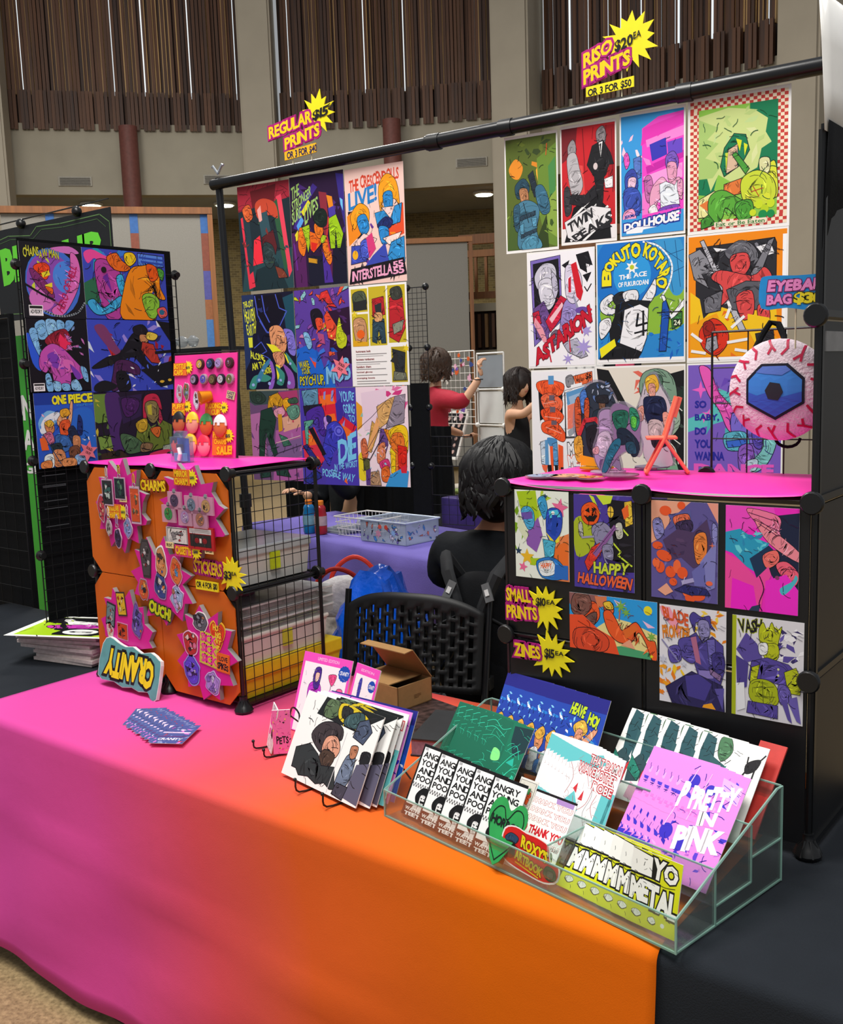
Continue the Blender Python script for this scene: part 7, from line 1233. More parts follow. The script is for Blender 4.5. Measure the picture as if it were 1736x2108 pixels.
# ------------------------------------------------------------------ things on the right shelf
RZ = T+2*C+.04
def standee(label, x, y, w_, h, rz, basecol, out, src):
    o = thing('acrylic_standee', label, 'standee', (x, y, RZ), (0, 0, rz), 'acrylic standees on the pink liner')
    P = smooth_closed([((px/100-.5)*w_, (1-pz/100)*h+.002) for px, pz in zip(out[::2], out[1::2])], 3)
    MB().prism([(px, max(.002, pz)) for px, pz in P], -.001, .002).build('clear_sheet', clear_mat('standee_acrylic', '#f0f0f4', .3, .04, .25, '#a8a0b4'), o)
    link('printed_picture', Art(h/w_).run(src).mesh('printed_picture', w_), o, (0, -.0012, h/2))
    MB().lathe([(.045, 0), (.045, .003)], (0, 0, 0), 24).build('base', clear_mat('standee_base'+basecol, basecol, .3, .04, .3, basecol), o)
standee('acrylic standee of orange, blue and black figures on a yellow base', 1.075, .33, .19, .24, rad(-12), '#e8b82a', [20, 20, 34, 8, 50, 4, 72, 10, 88, 30, 92, 56, 76, 70, 66, 98, 40, 98, 22, 90, 8, 60, 10, 34],
        "c #2c3644 22 24 40 8 66 8 86 30 88 56 70 70 64 96 42 97 26 88 12 60; Z 3 16 #8aa0c0,#5a7ab0,#aab8cc 34 6 80 24 4 9; C #c8542a 12 30 20 22 24 44 22 66 14 60; C #4a80d0 22 20 32 14 36 34 26 40; C #c8542a 30 26 38 24 38 44 30 46; C #7a5a44 56 24 66 24 66 36 58 38; C #23252c 50 22 70 20 72 28 54 28; C #20303c 46 38 78 36 84 54 66 64 50 58; C #1c1c24 34 56 54 54 58 76 44 86 34 74; l #c8303a 6 20 64 30 48 50 46 66 58 72 74; C #d8a83a 10 70 24 66 26 92 14 92; p #e8a01c 20 86 60 90 60 98 22 98; i 4 14 #101018 .8 16 20 84 92 9")
standee('acrylic standee of a dark green and teal figure nearest the shelf edge', 1.215, .19, .17, .19, rad(-20), '#c89ab8', [30, 14, 52, 6, 70, 10, 92, 22, 90, 44, 96, 60, 88, 76, 66, 70, 40, 82, 24, 99, 8, 96, 20, 72, 36, 56, 30, 36],
        "c #8a7098 32 16 52 8 88 24 90 56 84 74 64 68 40 80 24 98 10 95 22 72 38 56; C #1f6a54 34 22 52 16 68 20 62 40 44 42; C #2a8a6a 70 14 84 16 90 30 82 42 72 36; C #5ac848 74 24 84 26 82 38 74 36; C #16283a 44 42 64 40 88 56 86 72 74 74 66 60 50 60; C #1f6a84 30 62 48 52 52 60 36 78 22 97 12 95; C #1c4a5c 62 58 78 56 84 70 66 70; i 4 12 #101018 .8 20 16 88 92 9")
standee('acrylic standee of a pale lilac coat shape behind the green one', 1.15, .25, .13, .17, rad(-5), '#d8c8e0', [30, 10, 60, 6, 80, 30, 74, 60, 84, 98, 56, 90, 30, 98, 14, 70, 26, 40],
        "C #a890b8 32 12 60 8 78 32 70 60 80 96 56 88 32 96 18 70 30 42; C #c8b8d0 30 44 54 40 60 66 40 78 24 68; C #6a4a7a 34 82 56 84 54 96 34 96; C #d8a0a8 16 66 28 62 30 72 18 74; i 4 8 #2a2030 .8 20 16 80 92 9")
standee('acrylic standee with yellow hair and a navy jacket', 1.2, .4, .16, .25, rad(-8), '#b8b0c8', [40, 6, 58, 2, 66, 14, 84, 30, 92, 54, 84, 76, 92, 98, 40, 96, 28, 70, 14, 50, 26, 30],
        "c #c8c4cc 40 8 58 4 66 16 82 32 90 54 82 76 88 97 42 95 30 70 18 50 28 32; C #e8b83a 38 8 56 4 64 16 54 24 42 22; C #e0a490 44 14 56 14 56 26 46 26; C #1f2a4a 34 30 50 26 72 28 78 42 66 54 42 54; C #e0a490 22 40 34 36 34 50 24 52; C #e0a490 70 44 82 44 84 60 76 62; C #c8c0bc 44 52 68 52 74 70 50 74; C #2a2630 50 70 76 66 80 76 56 80; i 4 10 #1a1820 .8 24 10 84 94 9")
for x, y, rr, cols, lab in ((1.03, .13, .045, '#8a94b0', 'flat round clear charm at the left corner of the pink liner'), (1.09, .15, .05, '#c8906a', 'flat round clear charm with orange print on the pink liner'), (1.16, .14, .035, '#c86a2a', 'flat amber charm lying on the pink liner')):
    o = thing('flat_charm', lab, 'charm', (x, y, RZ-.004), (0, 0, 0), 'flat charms on the pink liner'); MB().lathe([(rr, 0), (rr, .003)], (0, 0, 0), 24).build('clear_disc', clear_mat('disc_acrylic', '#f0e8ec', .3, .04, .15, '#d8c8d0'), o)
    a = Art(1).run('E %s 50 50 44 44\nZ 4 8 %s,#e8e0e0,#3a3040 24 24 76 76 8 20' % (cols, cols)); link('printed_picture', a.mesh('printed_picture', rr*2), o, (0, 0, .003), (rad(-90), 0, 0))
# little coral folding chair
CORAL = mat('coral_plastic', '#f0785e', .45, var=.04)
o = thing('miniature_folding_chair', 'miniature coral pink folding chair on the right shelf', 'toy chair', (1.275, .31, RZ-.004), (0, 0, rad(-62)))
for q in (-.035, .035):
    MB().tube([(q, -.045, .004), (q, .0, .09), (q, .03, .19)], .0045, 8).build('frame', CORAL, o, smooth=True); MB().tube([(q, .055, .004), (q, .0, .085)], .0045, 8).build('leg', CORAL, o, smooth=True)
MB().tube([(-.035, -.045, .004), (.035, -.045, .004)], .0045, 8).build('foot_bar', CORAL, o, smooth=True); MB().tube([(-.035, .055, .004), (.035, .055, .004)], .0045, 8).build('foot_bar', CORAL, o, smooth=True)
boxo('seat', (-.036, .036, -.045, .03, .086, .092), CORAL, o, bev=.002); b = MB(); b.box(-.036, .036, -.003, .003, 0, .05); b.build('backrest', CORAL, o, (0, .024, .14), (rad(-16), 0, 0))
# plush eyeball bag
eb = thing('eyeball_bag', 'round plush eyeball bag, white with red veins and a blue iris', 'bag', (1.552, .325, 1.718)); eb.scale = (.95, .95, .95)
MB().sphere((0, 0, 0), .124, 28, 18, 1, .32, 1).build('plush_body', mat('pinkish_plush', '#ecd6e0', .9, var=.1, scale=18, bump=.35, bscale=160, sheen=.4), eb, smooth=True)
a = Art(1.0); VC = '#c81f4a'; VEINS = []
for k in range(17):
    th = 2*PI*k/17+.1; rn = random.Random(k); r0 = 49; r1 = rn.uniform(34, 39)
    p0 = (50+r0*math.cos(th), 50+r0*math.sin(th)); p1 = (50+(r0+r1)/2*math.cos(th+.07), 50+(r0+r1)/2*math.sin(th+.07)); p2 = (50+r1*math.cos(th-.02), 50+r1*math.sin(th-.02)); a.stroke([p0, p1, p2], 2.4, VC)
    if k % 2 == 0: p3 = (50+(r1+2)*math.cos(th+.16), 50+(r1+2)*math.sin(th+.16)); a.stroke([p1, p3], 2.2, VC)
    VEINS.append(a); a = Art(1.0)
def ball_y(x, z): q = 1-(x*x+z*z)/(.124*.124); return -.0397*math.sqrt(max(0, q))
def wrap(art, w_, lift):
    me = art.mesh('x', w_, .0004)
    bm = bmesh.new(); bm.from_mesh(me); bmesh.ops.subdivide_edges(bm, edges=[e for e in bm.edges if e.calc_length() > .012], cuts=3, use_grid_fill=True); bm.to_mesh(me); bm.free()
    for v in me.vertices: v.co.y = ball_y(v.co.x, v.co.z)-lift+v.co.y
    return me
for a in VEINS: me = wrap(a, .248, .0008); me.name = 'vein'; link('vein', me, eb)
a = Art(1.0).run("p #1c1a2a 34 18 66 18 86 36 86 66 52 86 16 66 16 36; p #3f86d8 36 21 64 21 83 38 83 64 52 82 19 64 19 38; p #3a5cc0 19 52 30 56 44 52 60 58 83 52 83 64 52 82 19 64; p #5a78c8 36 21 64 21 70 26 60 32 40 30 28 28; p #2c2a34 46 40 58 42 62 52 56 62 44 60 40 50")
me = wrap(a, .2, .0016); me.name = 'iris'; link('iris', me, eb)
MB().tube([(-.06, .0, .1), (-.055, .035, .135), (-.04, .05, .165), (-.02, .05, .16), (0, .03, .13), (.01, 0, .118)], .008, 8).build('strap', BLACKCLOTH, eb, smooth=True); MB().tube([(.02+.03*math.cos(k*PI/8), .01, -.118-.022*math.sin(k*PI/8)) for k in range(9)], .004, 6).build('strap_loop', BLACKCLOTH, eb, smooth=True)
es = thing('price_sign', 'sky blue EYEBALL BAG $30 sign on a stick beside the eyeball bag', 'sign', (1.612, .245, 1.93), (0, 0, 0))
MB().prism(smooth_closed([(-.075, -.028), (-.078, .03), (-.062, .042), (0, .038), (.07, .034), (.078, 0), (.07, -.036), (.03, -.038), (-.02, -.03)], 3), -.002, .002).build('blue_card', mat('sky_blue_card', '#1f8fd8', .5), es); MB().tube([(.0, .004, -.12), (0, .004, 0)], .002, 6).build('stick', mat('pale_stick', '#d8cfae'), es)
lettering("t #f090d0 .05 #7a2a6a .06 .06 12 12 98 16 96 46 10 42 |EYEBALL; t #f090d0 .05 #7a2a6a .06 .06 10 52 44 54 44 82 9 80 |BAG; t #f0e02a .05 #4a4a10 .06 .06 50 52 90 56 88 88 49 84 |$30", .5, .15, es, (0, -.0025, .002))
# ------------------------------------------------------------------ people
def skin(name, chains, m, parent=None, sub=2, loc=(0, 0, 0), rot=(0, 0, 0)):
    """continuous tapered surface grown over a skeleton: chains share joints by key. chains: list of [(key,(x,y,z),r or (rx,ry))...]"""
    V = []; idx = {}; E_ = []; Rr = []
    for ch in chains:
        prev = None
        for key, p, r in ch:
            if key not in idx: idx[key] = len(V); V.append(p); Rr.append(r)
            i = idx[key]
            if prev is not None: E_.append((prev, i))
            prev = i
    me = bpy.data.meshes.new(name); me.from_pydata(V, E_, []); o = bpy.data.objects.new(name, me); COL.objects.link(o)
    md = o.modifiers.new('s', 'SKIN'); md.use_smooth_shade = True; md.branch_smoothing = .6
    sv = me.skin_vertices[0].data if me.skin_vertices else None
    if sv is None:
        bm = bmesh.new(); bm.from_mesh(me); bm.verts.layers.skin.verify(); bm.to_mesh(me); bm.free(); sv = me.skin_vertices[0].data
    for i, r in enumerate(Rr): sv[i].radius = r if isinstance(r, tuple) else (r, r)
    sv[0].use_root = True
    ss = o.modifiers.new('d', 'SUBSURF'); ss.levels = sub; ss.render_levels = sub
    dg = bpy.context.evaluated_depsgraph_get(); dg.update(); ev = o.evaluated_get(dg); nm_ = bpy.data.meshes.new_from_object(ev)
    bpy.data.objects.remove(o); bpy.data.meshes.remove(me)
    nm_.name = name; nm_.materials.clear(); nm_.materials.append(m)
    for p in nm_.polygons: p.use_smooth = True
    return link(name, nm_, parent, loc, rot)
SKIN1 = mat('fair_skin', '#d2a283', .55, var=.05, scale=12); SKIN2 = mat('tan_skin', '#b98463', .55, var=.05, scale=12)
def head_mesh(m, parent, loc, rot, s=1.0):
    """head with brow, nose, mouth, chin and ears; faces local -Y; centre of skull at origin"""
    b = MB(); nu, nv = 24, 18; V = []
    for i in range(nv+1):
        t = PI*i/nv
        for k in range(nu):
            a = 2*PI*k/nu; x, y, z = math.sin(t)*math.cos(a), math.sin(t)*math.sin(a), math.cos(t)
            px, py, pz = x*.078, y*.098, z*.118
            if z < 0: px *= 1-.28*z*z; py *= 1-.15*z*z
            if y < -.3 and z < -.2: py -= .012*min(1, -z)
            if abs(x) < .25 and y < -.7 and -.35 < z < .12: py -= .02*(1-abs(x)/.25)*(1-abs(z+.18)/.35)
            if abs(abs(x)-.4) < .2 and y < -.6 and abs(z-.05) < .15: py += .008
            V.append((px*s, py*s, pz*s))
    F = [(i*nu+k, (i+1)*nu+k, (i+1)*nu+(k+1) % nu, i*nu+(k+1) % nu) for i in range(nv) for k in range(nu)]
    b.add(V, F)
    for q in (-1, 1): b.sphere((q*.08*s, .01*s, -.01*s), .03*s, 10, 8, .35, .7, 1)
    o = b.build('head', m, parent, loc, rot, smooth=True)
    e = MB()
    for q in (-1, 1): e.sphere((q*.03*s, -.083*s, .004*s), .011*s, 8, 6)
    e.build('eyes', mat('eye_dark', '#2a2220', .3), o); MB().sphere((0, -.088*s, -.06*s), .02*s, 10, 6, 1, .3, .28).build('mouth', mat('lip', '#a8605a', .5), o)
    return o
def hair_clumps(m, parent, loc, rot, n, length, wave, seed, s=1.0, cap=1.04, back=True, curl=.02, r0=.012):
    """skull cap plus many tapered wavy locks falling from the crown"""
    rn = random.Random(seed); b = MB(); b.sphere((0, .014*s, .02*s), .118*s*cap, 20, 14, .82, .94, 1.02)
    low = max(0, length-.1); b.sphere((0, .04*s, -.03*s-low*.35), .1*s*cap, 18, 12, .86, .74, .8+low*2.2)
    for i in range(n):
        a = rn.uniform(-.22*PI, 1.22*PI); t = rn.uniform(.02, .62)*PI
        d = Vector((math.cos(a)*math.sin(t), math.sin(a)*math.sin(t), math.cos(t)))
        p = Vector((d.x*.094, d.y*.11+.014, d.z*.124+.02))*s*cap; out = Vector((d.x, d.y, 0)); out = out.normalized() if out.length > .01 else Vector((0, 1, 0))
        L = length*rn.uniform(.75, 1.15)+max(0, d.z)*.1*s; pts = [p]; v = (out*.8+Vector((0, 0, d.z*.4-.2))).normalized(); ph = rn.uniform(0, 6)
        for k in range(1, 8):
            v = (v*.75+Vector((0, 0, -.45))+out*(.02 if k < 5 else -.06)).normalized(); side_ = v.cross(out)
            p = p+v*(L/7)+side_*math.sin(ph+k*1.1)*wave*.8
            rx, ry = .098*s*cap, .112*s*cap; q = Vector((p.x/rx, (p.y-.014*s)/ry, 0))
            if q.length > 1.12: f = 1.12/q.length; p = Vector((p.x*f, (p.y-.014*s)*f+.014*s, p.z))
            if q.length < .98 and p.z < .06*s and q.length > .05: f = .98/q.length; p = Vector((p.x*f, (p.y-.014*s)*f+.014*s, p.z))
            pts.append(p.copy())
        if rn.random() < .4: pts[-1] += out*curl
        b.tube(pts, [r0*s*(1.2 if k < 5 else 1.2-.36*(k-4)) for k in range(8)], 6)
    return b.build('hair', m, parent, loc, rot, smooth=True)
def hand(m, parent, loc, rot, s=1.0, curl=.5, name='hand'):
    """palm with four fingers of different length and a side thumb; fingers along +Z, palm facing -Y"""
    ch = [[('w', (0, 0, -.03*s), (.022*s, .018*s)), ('p', (0, 0, .02*s), (.03*s, .014*s)), ('k', (0, 0, .06*s), (.036*s, .012*s))]]
    for i, (x, L) in enumerate(((-.03, .065), (-.01, .08), (.01, .075), (.03, .058))):
        a1, a2, a3 = curl*.7, curl*1.6, curl*2.3; y = z = 0; p = [(x*s, 0, .075*s)]; yy, zz = 0, .075
        for j, (an, l) in enumerate(((a1, L*.45), (a2, L*.32), (a3, L*.25))): yy -= math.sin(an)*l; zz += math.cos(an)*l; p.append((x*s*(1+.1*j), yy*s, zz*s))
        ch.append([('k', (0, 0, .06*s), .03*s)]+[('f%d%d' % (i, j), q, .0092*s-.0008*j*s) for j, q in enumerate(p)])
    ch.append([('p', (0, 0, .02*s), .02*s), ('t0', (.04*s, -.008*s, .03*s), .011*s), ('t1', (.058*s, -.02*s, .055*s), .0095*s), ('t2', (.06*s, -.034*s, .08*s), .0085*s)])
    return skin(name, ch, m, parent, 1, loc, rot)

# --- person in the red shirt, seen from behind, right arm raised to a panel
PX, PY = -3.55, 5.75; S = 1.14
RED = mat('red_shirt', '#a81f34', .8, var=.15, scale=6, bump=.25, bscale=14); JEANB = mat('black_denim', '#1c1d20', .85, var=.2, scale=10, bump=.2, bscale=40); BROWNH = mat('brown_hair', '#3c2b20', .55, var=.35, scale=60)
pr = thing('person', 'standing person in a red shirt reaching up to a wire panel', 'person', (PX, PY, FLOOR), (0, 0, rad(180-38)))
def J(x, y, z): return (x*S, y*S, z*S)
skin('body', [[('pel', J(0, 0, .95), .1*S), ('sp1', J(0, .01, 1.12), (.1*S, .075*S)), ('ch', J(0, .02, 1.35), (.12*S, .085*S)), ('nk', J(0, .02, 1.5), .055*S), ('nk2', J(0, 0, 1.58), .05*S)],
              [('ch', J(0, .02, 1.35), .15*S), ('sl', J(-.16, .02, 1.39), .05*S), ('el', J(-.36, -.12, 1.36), .042*S), ('wl', J(-.38, -.26, 1.56), .032*S)],
              [('ch', J(0, .02, 1.35), .15*S), ('sr', J(.16, .02, 1.38), .05*S), ('er', J(.24, -.08, 1.14), .042*S), ('wr', J(.2, -.28, 1.06), .032*S)],
              [('pel', J(0, 0, .95), .13*S), ('hl', J(-.09, 0, .86), .07*S), ('kl', J(-.105, -.01, .5), .045*S), ('al', J(-.105, .025, .08), .034*S)],
              [('pel', J(0, 0, .95), .13*S), ('hr', J(.09, 0, .86), .07*S), ('kr', J(.115, -.02, .5), .045*S), ('ar', J(.125, .025, .08), .034*S)]], SKIN1, pr)
skin('shirt', [[('pel', J(0, .005, .98), (.155*S, .115*S)), ('sp1', J(0, .012, 1.14), (.152*S, .115*S)), ('ch', J(0, .022, 1.34), (.175*S, .122*S)), ('nk', J(0, .025, 1.48), .075*S)],
               [('ch', J(0, .022, 1.34), .16*S), ('sl', J(-.165, .02, 1.42), .1*S), ('el', J(-.35, -.11, 1.36), .075*S), ('wl', J(-.368, -.16, 1.42), .06*S)],
               [('ch', J(0, .022, 1.34), .16*S), ('sr', J(.165, .02, 1.41), .1*S), ('er', J(.24, -.08, 1.15), .072*S), ('wr', J(.235, -.14, 1.12), .056*S)]], RED, pr)
skin('trousers', [[('pel', J(0, 0, .98), (.15*S, .11*S)), ('pel2', J(0, 0, .9), (.15*S, .115*S))], [('pel2', J(0, 0, .9), .14*S), ('hl', J(-.1, 0, .82), .115*S), ('kl', J(-.105, -.01, .5), .09*S), ('al', J(-.105, .025, .08), .08*S)], [('pel2', J(0, 0, .9), .14*S), ('hr', J(.1, 0, .82), .115*S), ('kr', J(.115, -.02, .5), .09*S), ('ar', J(.125, .025, .08), .08*S)]], JEANB, pr)
hh = head_mesh(SKIN1, pr, J(0, -.01, 1.665), (rad(4), 0, rad(20)), S); hair_clumps(BROWNH, pr, J(0, -.01, 1.665), (0, 0, rad(20)), 160, .13*S, .024, 4, S, 1.04, r0=.013)
hand(SKIN1, pr, J(-.385, -.27, 1.6), (rad(-10), 0, rad(10)), S, .9); hand(SKIN1, pr, J(.195, -.3, 1.05), (rad(80), 0, 0), S, .5)
MB().tube([J(-.38+.036*math.cos(k*PI/6), -.25+.036*math.sin(k*PI/6), 1.545) for k in range(12)], .005, 6, closed=True).build('bracelet', BLACKWIRE, pr)
for q in (-.1, .12): boxo('shoe', (q*S-.05, q*S+.05, -.2*S, .08*S, 0, .08), BLACKCLOTH, pr, bev=.02)

# --- person in the black tank top, three-quarter back view, arms raised to the right
SKIN3 = SKIN1; DKH = mat('dark_brown_hair', '#241a17', .5, var=.4, scale=60); TANK = mat('black_tank', '#121316', .85, var=.2, scale=8)
pt = thing('person', 'person in a black tank top reaching to the right', 'person', (-2.62, 5.72, FLOOR), (0, 0, rad(180-95)))
S2 = 1.02
def K(x, y, z): return (x*S2, y*S2, z*S2)
skin('body', [[('pel', K(0, 0, .95), .125*S2), ('sp1', K(0, 0, 1.14), (.115*S2, .09*S2)), ('ch', K(0, .01, 1.34), (.14*S2, .1*S2)), ('nk', K(0, 0, 1.5), .046*S2), ('nk2', K(0, -.02, 1.58), .044*S2)],
              [('ch', K(0, .01, 1.34), .13*S2), ('sl', K(-.15, 0, 1.42), .052*S2), ('el', K(-.22, -.24, 1.42), .04*S2), ('wl', K(-.16, -.42, 1.58), .028*S2)],
              [('ch', K(0, .01, 1.34), .13*S2), ('sr', K(.15, 0, 1.42), .052*S2), ('er', K(.2, -.24, 1.34), .04*S2), ('wr', K(.12, -.42, 1.5), .028*S2)],
              [('pel', K(0, 0, .95), .125*S2), ('hl', K(-.09, 0, .9), .09*S2), ('kl', K(-.1, -.01, .5), .06*S2), ('al', K(-.1, .03, .08), .04*S2)], [('pel', K(0, 0, .95), .125*S2), ('hr', K(.09, 0, .9), .09*S2), ('kr', K(.1, -.01, .5), .06*S2), ('ar', K(.1, .03, .08), .04*S2)]], SKIN3, pt)
skin('tank_top', [[('a', K(0, 0, .92), (.15*S2, .12*S2)), ('b', K(0, 0, 1.14), (.132*S2, .105*S2)), ('c', K(0, .012, 1.33), (.15*S2, .112*S2)), ('d', K(0, .01, 1.45), (.09*S2, .07*S2))]], TANK, pt)
skin('jeans', [[('pel', K(0, 0, .96), (.15*S2, .12*S2)), ('pel2', K(0, 0, .88), (.15*S2, .12*S2))], [('pel2', K(0, 0, .88), .14*S2), ('hl', K(-.09, 0, .82), .1*S2), ('kl', K(-.1, -.01, .5), .072*S2), ('al', K(-.1, .03, .08), .055*S2)], [('pel2', K(0, 0, .88), .14*S2), ('hr', K(.09, 0, .82), .1*S2), ('kr', K(.1, -.01, .5), .072*S2), ('ar', K(.1, .03, .08), .055*S2)]], JEANB, pt)
head_mesh(SKIN3, pt, K(0, -.03, 1.67), (0, 0, rad(-10)), S2*.98); hair_clumps(DKH, pt, K(0, -.03, 1.67), (0, 0, rad(-10)), 160, .2*S2, .02, 9, S2*.98, 1.06, r0=.013)
hand(SKIN3, pt, K(-.15, -.45, 1.62), (rad(40), 0, 0), S2*.95, .6); hand(SKIN3, pt, K(.11, -.45, 1.54), (rad(30), 0, 0), S2*.95, .8)
MB().tube([K(.13, .08, .86), K(.19, .1, .72), K(.17, .06, .66), K(.14, -.02, .84)], .005, 6).build('wallet_chain', SILVER, pt, smooth=True)
for q in (-.1, .1): boxo('shoe', (q-.045, q+.045, -.17, .07, 0, .08), BLACKCLOTH, pt, bev=.02)

# --- seated person with black wavy hair, back to us
ps = thing('person', 'seated person with short wavy black hair and a black T-shirt, back turned to us', 'person', (.1, 1.3, FLOOR), (0, 0, rad(180+6)))
S3 = 1.14; BLKH = mat('black_hair', '#0c0b0d', .55, var=.3, scale=80, spec=.3); TEE = mat('black_tee', '#101317', .85, var=.2, scale=6, bump=.2, bscale=16, spec=.2)
def Q(x, y, z): return (x*S3, y*S3, z*S3)
skin('body', [[('pel', Q(0, 0, .52), .14*S3), ('sp1', Q(0, 0, .72), (.13*S3, .1*S3)), ('ch', Q(0, 0, .93), (.15*S3, .11*S3)), ('nk', Q(0, -.01, 1.08), .05*S3), ('nk2', Q(0, -.03, 1.16), .048*S3)],
              [('ch', Q(0, 0, .93), .14*S3), ('sl', Q(-.17, 0, 1.0), .058*S3), ('el', Q(-.24, -.1, .75), .045*S3), ('wl', Q(-.12, -.3, .7), .032*S3)], [('ch', Q(0, 0, .93), .14*S3), ('sr', Q(.17, 0, 1.0), .058*S3), ('er', Q(.24, -.1, .75), .045*S3), ('wr', Q(.12, -.3, .7), .032*S3)],
              [('pel', Q(0, 0, .52), .14*S3), ('hl', Q(-.1, -.08, .5), .09*S3), ('kl', Q(-.12, -.45, .5), .065*S3), ('al', Q(-.12, -.45, .08), .042*S3)], [('pel', Q(0, 0, .52), .14*S3), ('hr', Q(.1, -.08, .5), .09*S3), ('kr', Q(.12, -.45, .5), .065*S3), ('ar', Q(.12, -.45, .08), .042*S3)]], SKIN2, ps)
skin('t_shirt', [[('pel', Q(0, 0, .5), (.17*S3, .13*S3)), ('sp1', Q(0, 0, .72), (.16*S3, .12*S3)), ('ch', Q(0, .005, .92), (.17*S3, .125*S3)), ('nk', Q(0, -.005, 1.055), .082*S3)], [('ch', Q(0, .005, .92), .15*S3), ('sl', Q(-.2, 0, .985), .095*S3), ('el', Q(-.25, -.06, .82), .08*S3)], [('ch', Q(0, .005, .92), .15*S3), ('sr', Q(.2, 0, .985), .095*S3), ('er', Q(.25, -.06, .82), .08*S3)]], TEE, ps)
skin('trousers', [[('pel', Q(0, 0, .52), .16*S3), ('hl', Q(-.1, -.08, .5), .105*S3), ('kl', Q(-.12, -.45, .5), .08*S3), ('al', Q(-.12, -.45, .1), .06*S3)], [('pel', Q(0, 0, .52), .16*S3), ('hr', Q(.1, -.08, .5), .105*S3), ('kr', Q(.12, -.45, .5), .08*S3), ('ar', Q(.12, -.45, .1), .06*S3)]], JEANB, ps)
head_mesh(SKIN2, ps, Q(0, -.045, 1.2), (rad(14), 0, rad(22)), S3*.92); hair_clumps(BLKH, ps, Q(0, -.04, 1.2), (rad(6), 0, rad(8)), 300, .1*S3, .017, 3, S3*1.02, 1.12, True, .012, .016)
hand(SKIN2, ps, Q(-.1, -.34, .7), (rad(80), 0, 0), S3*.9, .4); hand(SKIN2, ps, Q(.1, -.34, .7), (rad(80), 0, 0), S3*.9, .4)
for q in (-.12, .12): boxo('shoe', (q*S3-.05, q*S3+.05, -.62*S3, -.38*S3, 0, .09), BLACKCLOTH, ps, bev=.02)
# --- person in black behind the wire shelf (mostly hidden)
pk = thing('person', 'person in black behind the two drink bottles, mostly hidden by the wire shelf', 'person', (-2.85, 3.62, FLOOR), (0, 0, rad(-20)))
skin('body', [[('pel', (0, 0, .55), .15), ('sp1', (0, 0, .8), (.15, .11)), ('ch', (0, 0, 1.05), (.17, .12)), ('nk', (0, -.01, 1.22), .055), ('nk2', (0, -.03, 1.3), .05)], [('ch', (0, 0, 1.05), .15), ('sl', (-.19, 0, 1.12), .06), ('el', (-.27, -.1, .86), .048), ('wl', (-.1, -.3, .95), .034)], [('ch', (0, 0, 1.05), .15), ('sr', (.19, 0, 1.12), .06), ('er', (.3, -.14, .95), .048), ('wr', (.34, -.34, 1.18), .034)], [('pel', (0, 0, .55), .15), ('hl', (-.1, -.1, .52), .09), ('kl', (-.12, -.5, .52), .065), ('al', (-.12, -.5, .08), .045)], [('pel', (0, 0, .55), .15), ('hr', (.1, -.1, .52), .09), ('kr', (.12, -.5, .52), .065), ('ar', (.12, -.5, .08), .045)]], SKIN1, pk)
skin('black_top', [[('pel', (0, 0, .52), (.18, .14)), ('sp1', (0, 0, .8), (.18, .135)), ('ch', (0, 0, 1.04), (.19, .14)), ('nk', (0, 0, 1.2), .09)], [('ch', (0, 0, 1.04), .16), ('sl', (-.19, 0, 1.12), .085), ('el', (-.27, -.1, .87), .07), ('wl', (-.12, -.27, .94), .05)], [('ch', (0, 0, 1.04), .16), ('sr', (.19, 0, 1.12), .085), ('er', (.3, -.14, .96), .07), ('wr', (.335, -.3, 1.14), .05)]], TEE, pk)
skin('trousers', [[('pel', (0, 0, .55), .17), ('hl', (-.1, -.1, .52), .11), ('kl', (-.12, -.5, .52), .085), ('al', (-.12, -.5, .08), .065)], [('pel', (0, 0, .55), .17), ('hr', (.1, -.1, .52), .11), ('kr', (.12, -.5, .52), .085), ('ar', (.12, -.5, .08), .065)]], JEANB, pk)
head_mesh(SKIN1, pk, (0, -.04, 1.42), (0, 0, 0), 1.05); hair_clumps(DKH, pk, (0, -.04, 1.42), (0, 0, 0), 60, .16, .012, 12, 1.05, 1.05); hand(SKIN1, pk, (.35, -.38, 1.24), (rad(10), 0, 0), 1.1, .7); hand(SKIN1, pk, (-.09, -.34, .97), (rad(70), 0, 0), 1.05, .5)

# ------------------------------------------------------------------ perforated chairs
CHAIRP = mat('black_chair_plastic', '#131416', .5, var=.1, spec=.4)
def perf_back(w_, h, cols, rows, bow, name, m, parent, loc, rot, top_r=.06):
    xs = []; x = -w_/2; bar = w_/cols*.5
    V = []; F = []; px = {}
    def vid(x, z):
        k = (round(x, 5), round(z, 5))
        if k not in px:
            t = x/(w_/2); y = bow*(1-t*t)*-1; zz = z
            if z > h*.5: zz = z-top_r*abs(t)**3*((z-h*.5)/(h*.5))
            px[k] = len(V); V.append((x, y, zz))
        return px[k]
    X = [-w_/2+w_*i/(cols*2) for i in range(cols*2+1)]; Z = [0, h*.07]+[h*.07+h*.8*j/(rows*4) for j in range(1, rows*4+1)]+[h*.93, h]
    for i in range(cols*2):
        for j in range(len(Z)-1):
            hole = False
            if 2 <= i < cols*2-2 and i % 2 == 1 and 1 <= j < len(Z)-3:
                c = (i//2) % 2; q = (j-1+(2 if c else 0)) % 4; hole = q in (0, 1, 2)
            if not hole: F.append((vid(X[i], Z[j]), vid(X[i+1], Z[j]), vid(X[i+1], Z[j+1]), vid(X[i], Z[j+1])))
    me = bpy.data.meshes.new(name); me.from_pydata(V, [], F); me.materials.append(m)
    for p in me.polygons: p.use_smooth = True
    o = link(name, me, parent, loc, rot); md = o.modifiers.new('t', 'SOLIDIFY'); md.thickness = .012
    return o
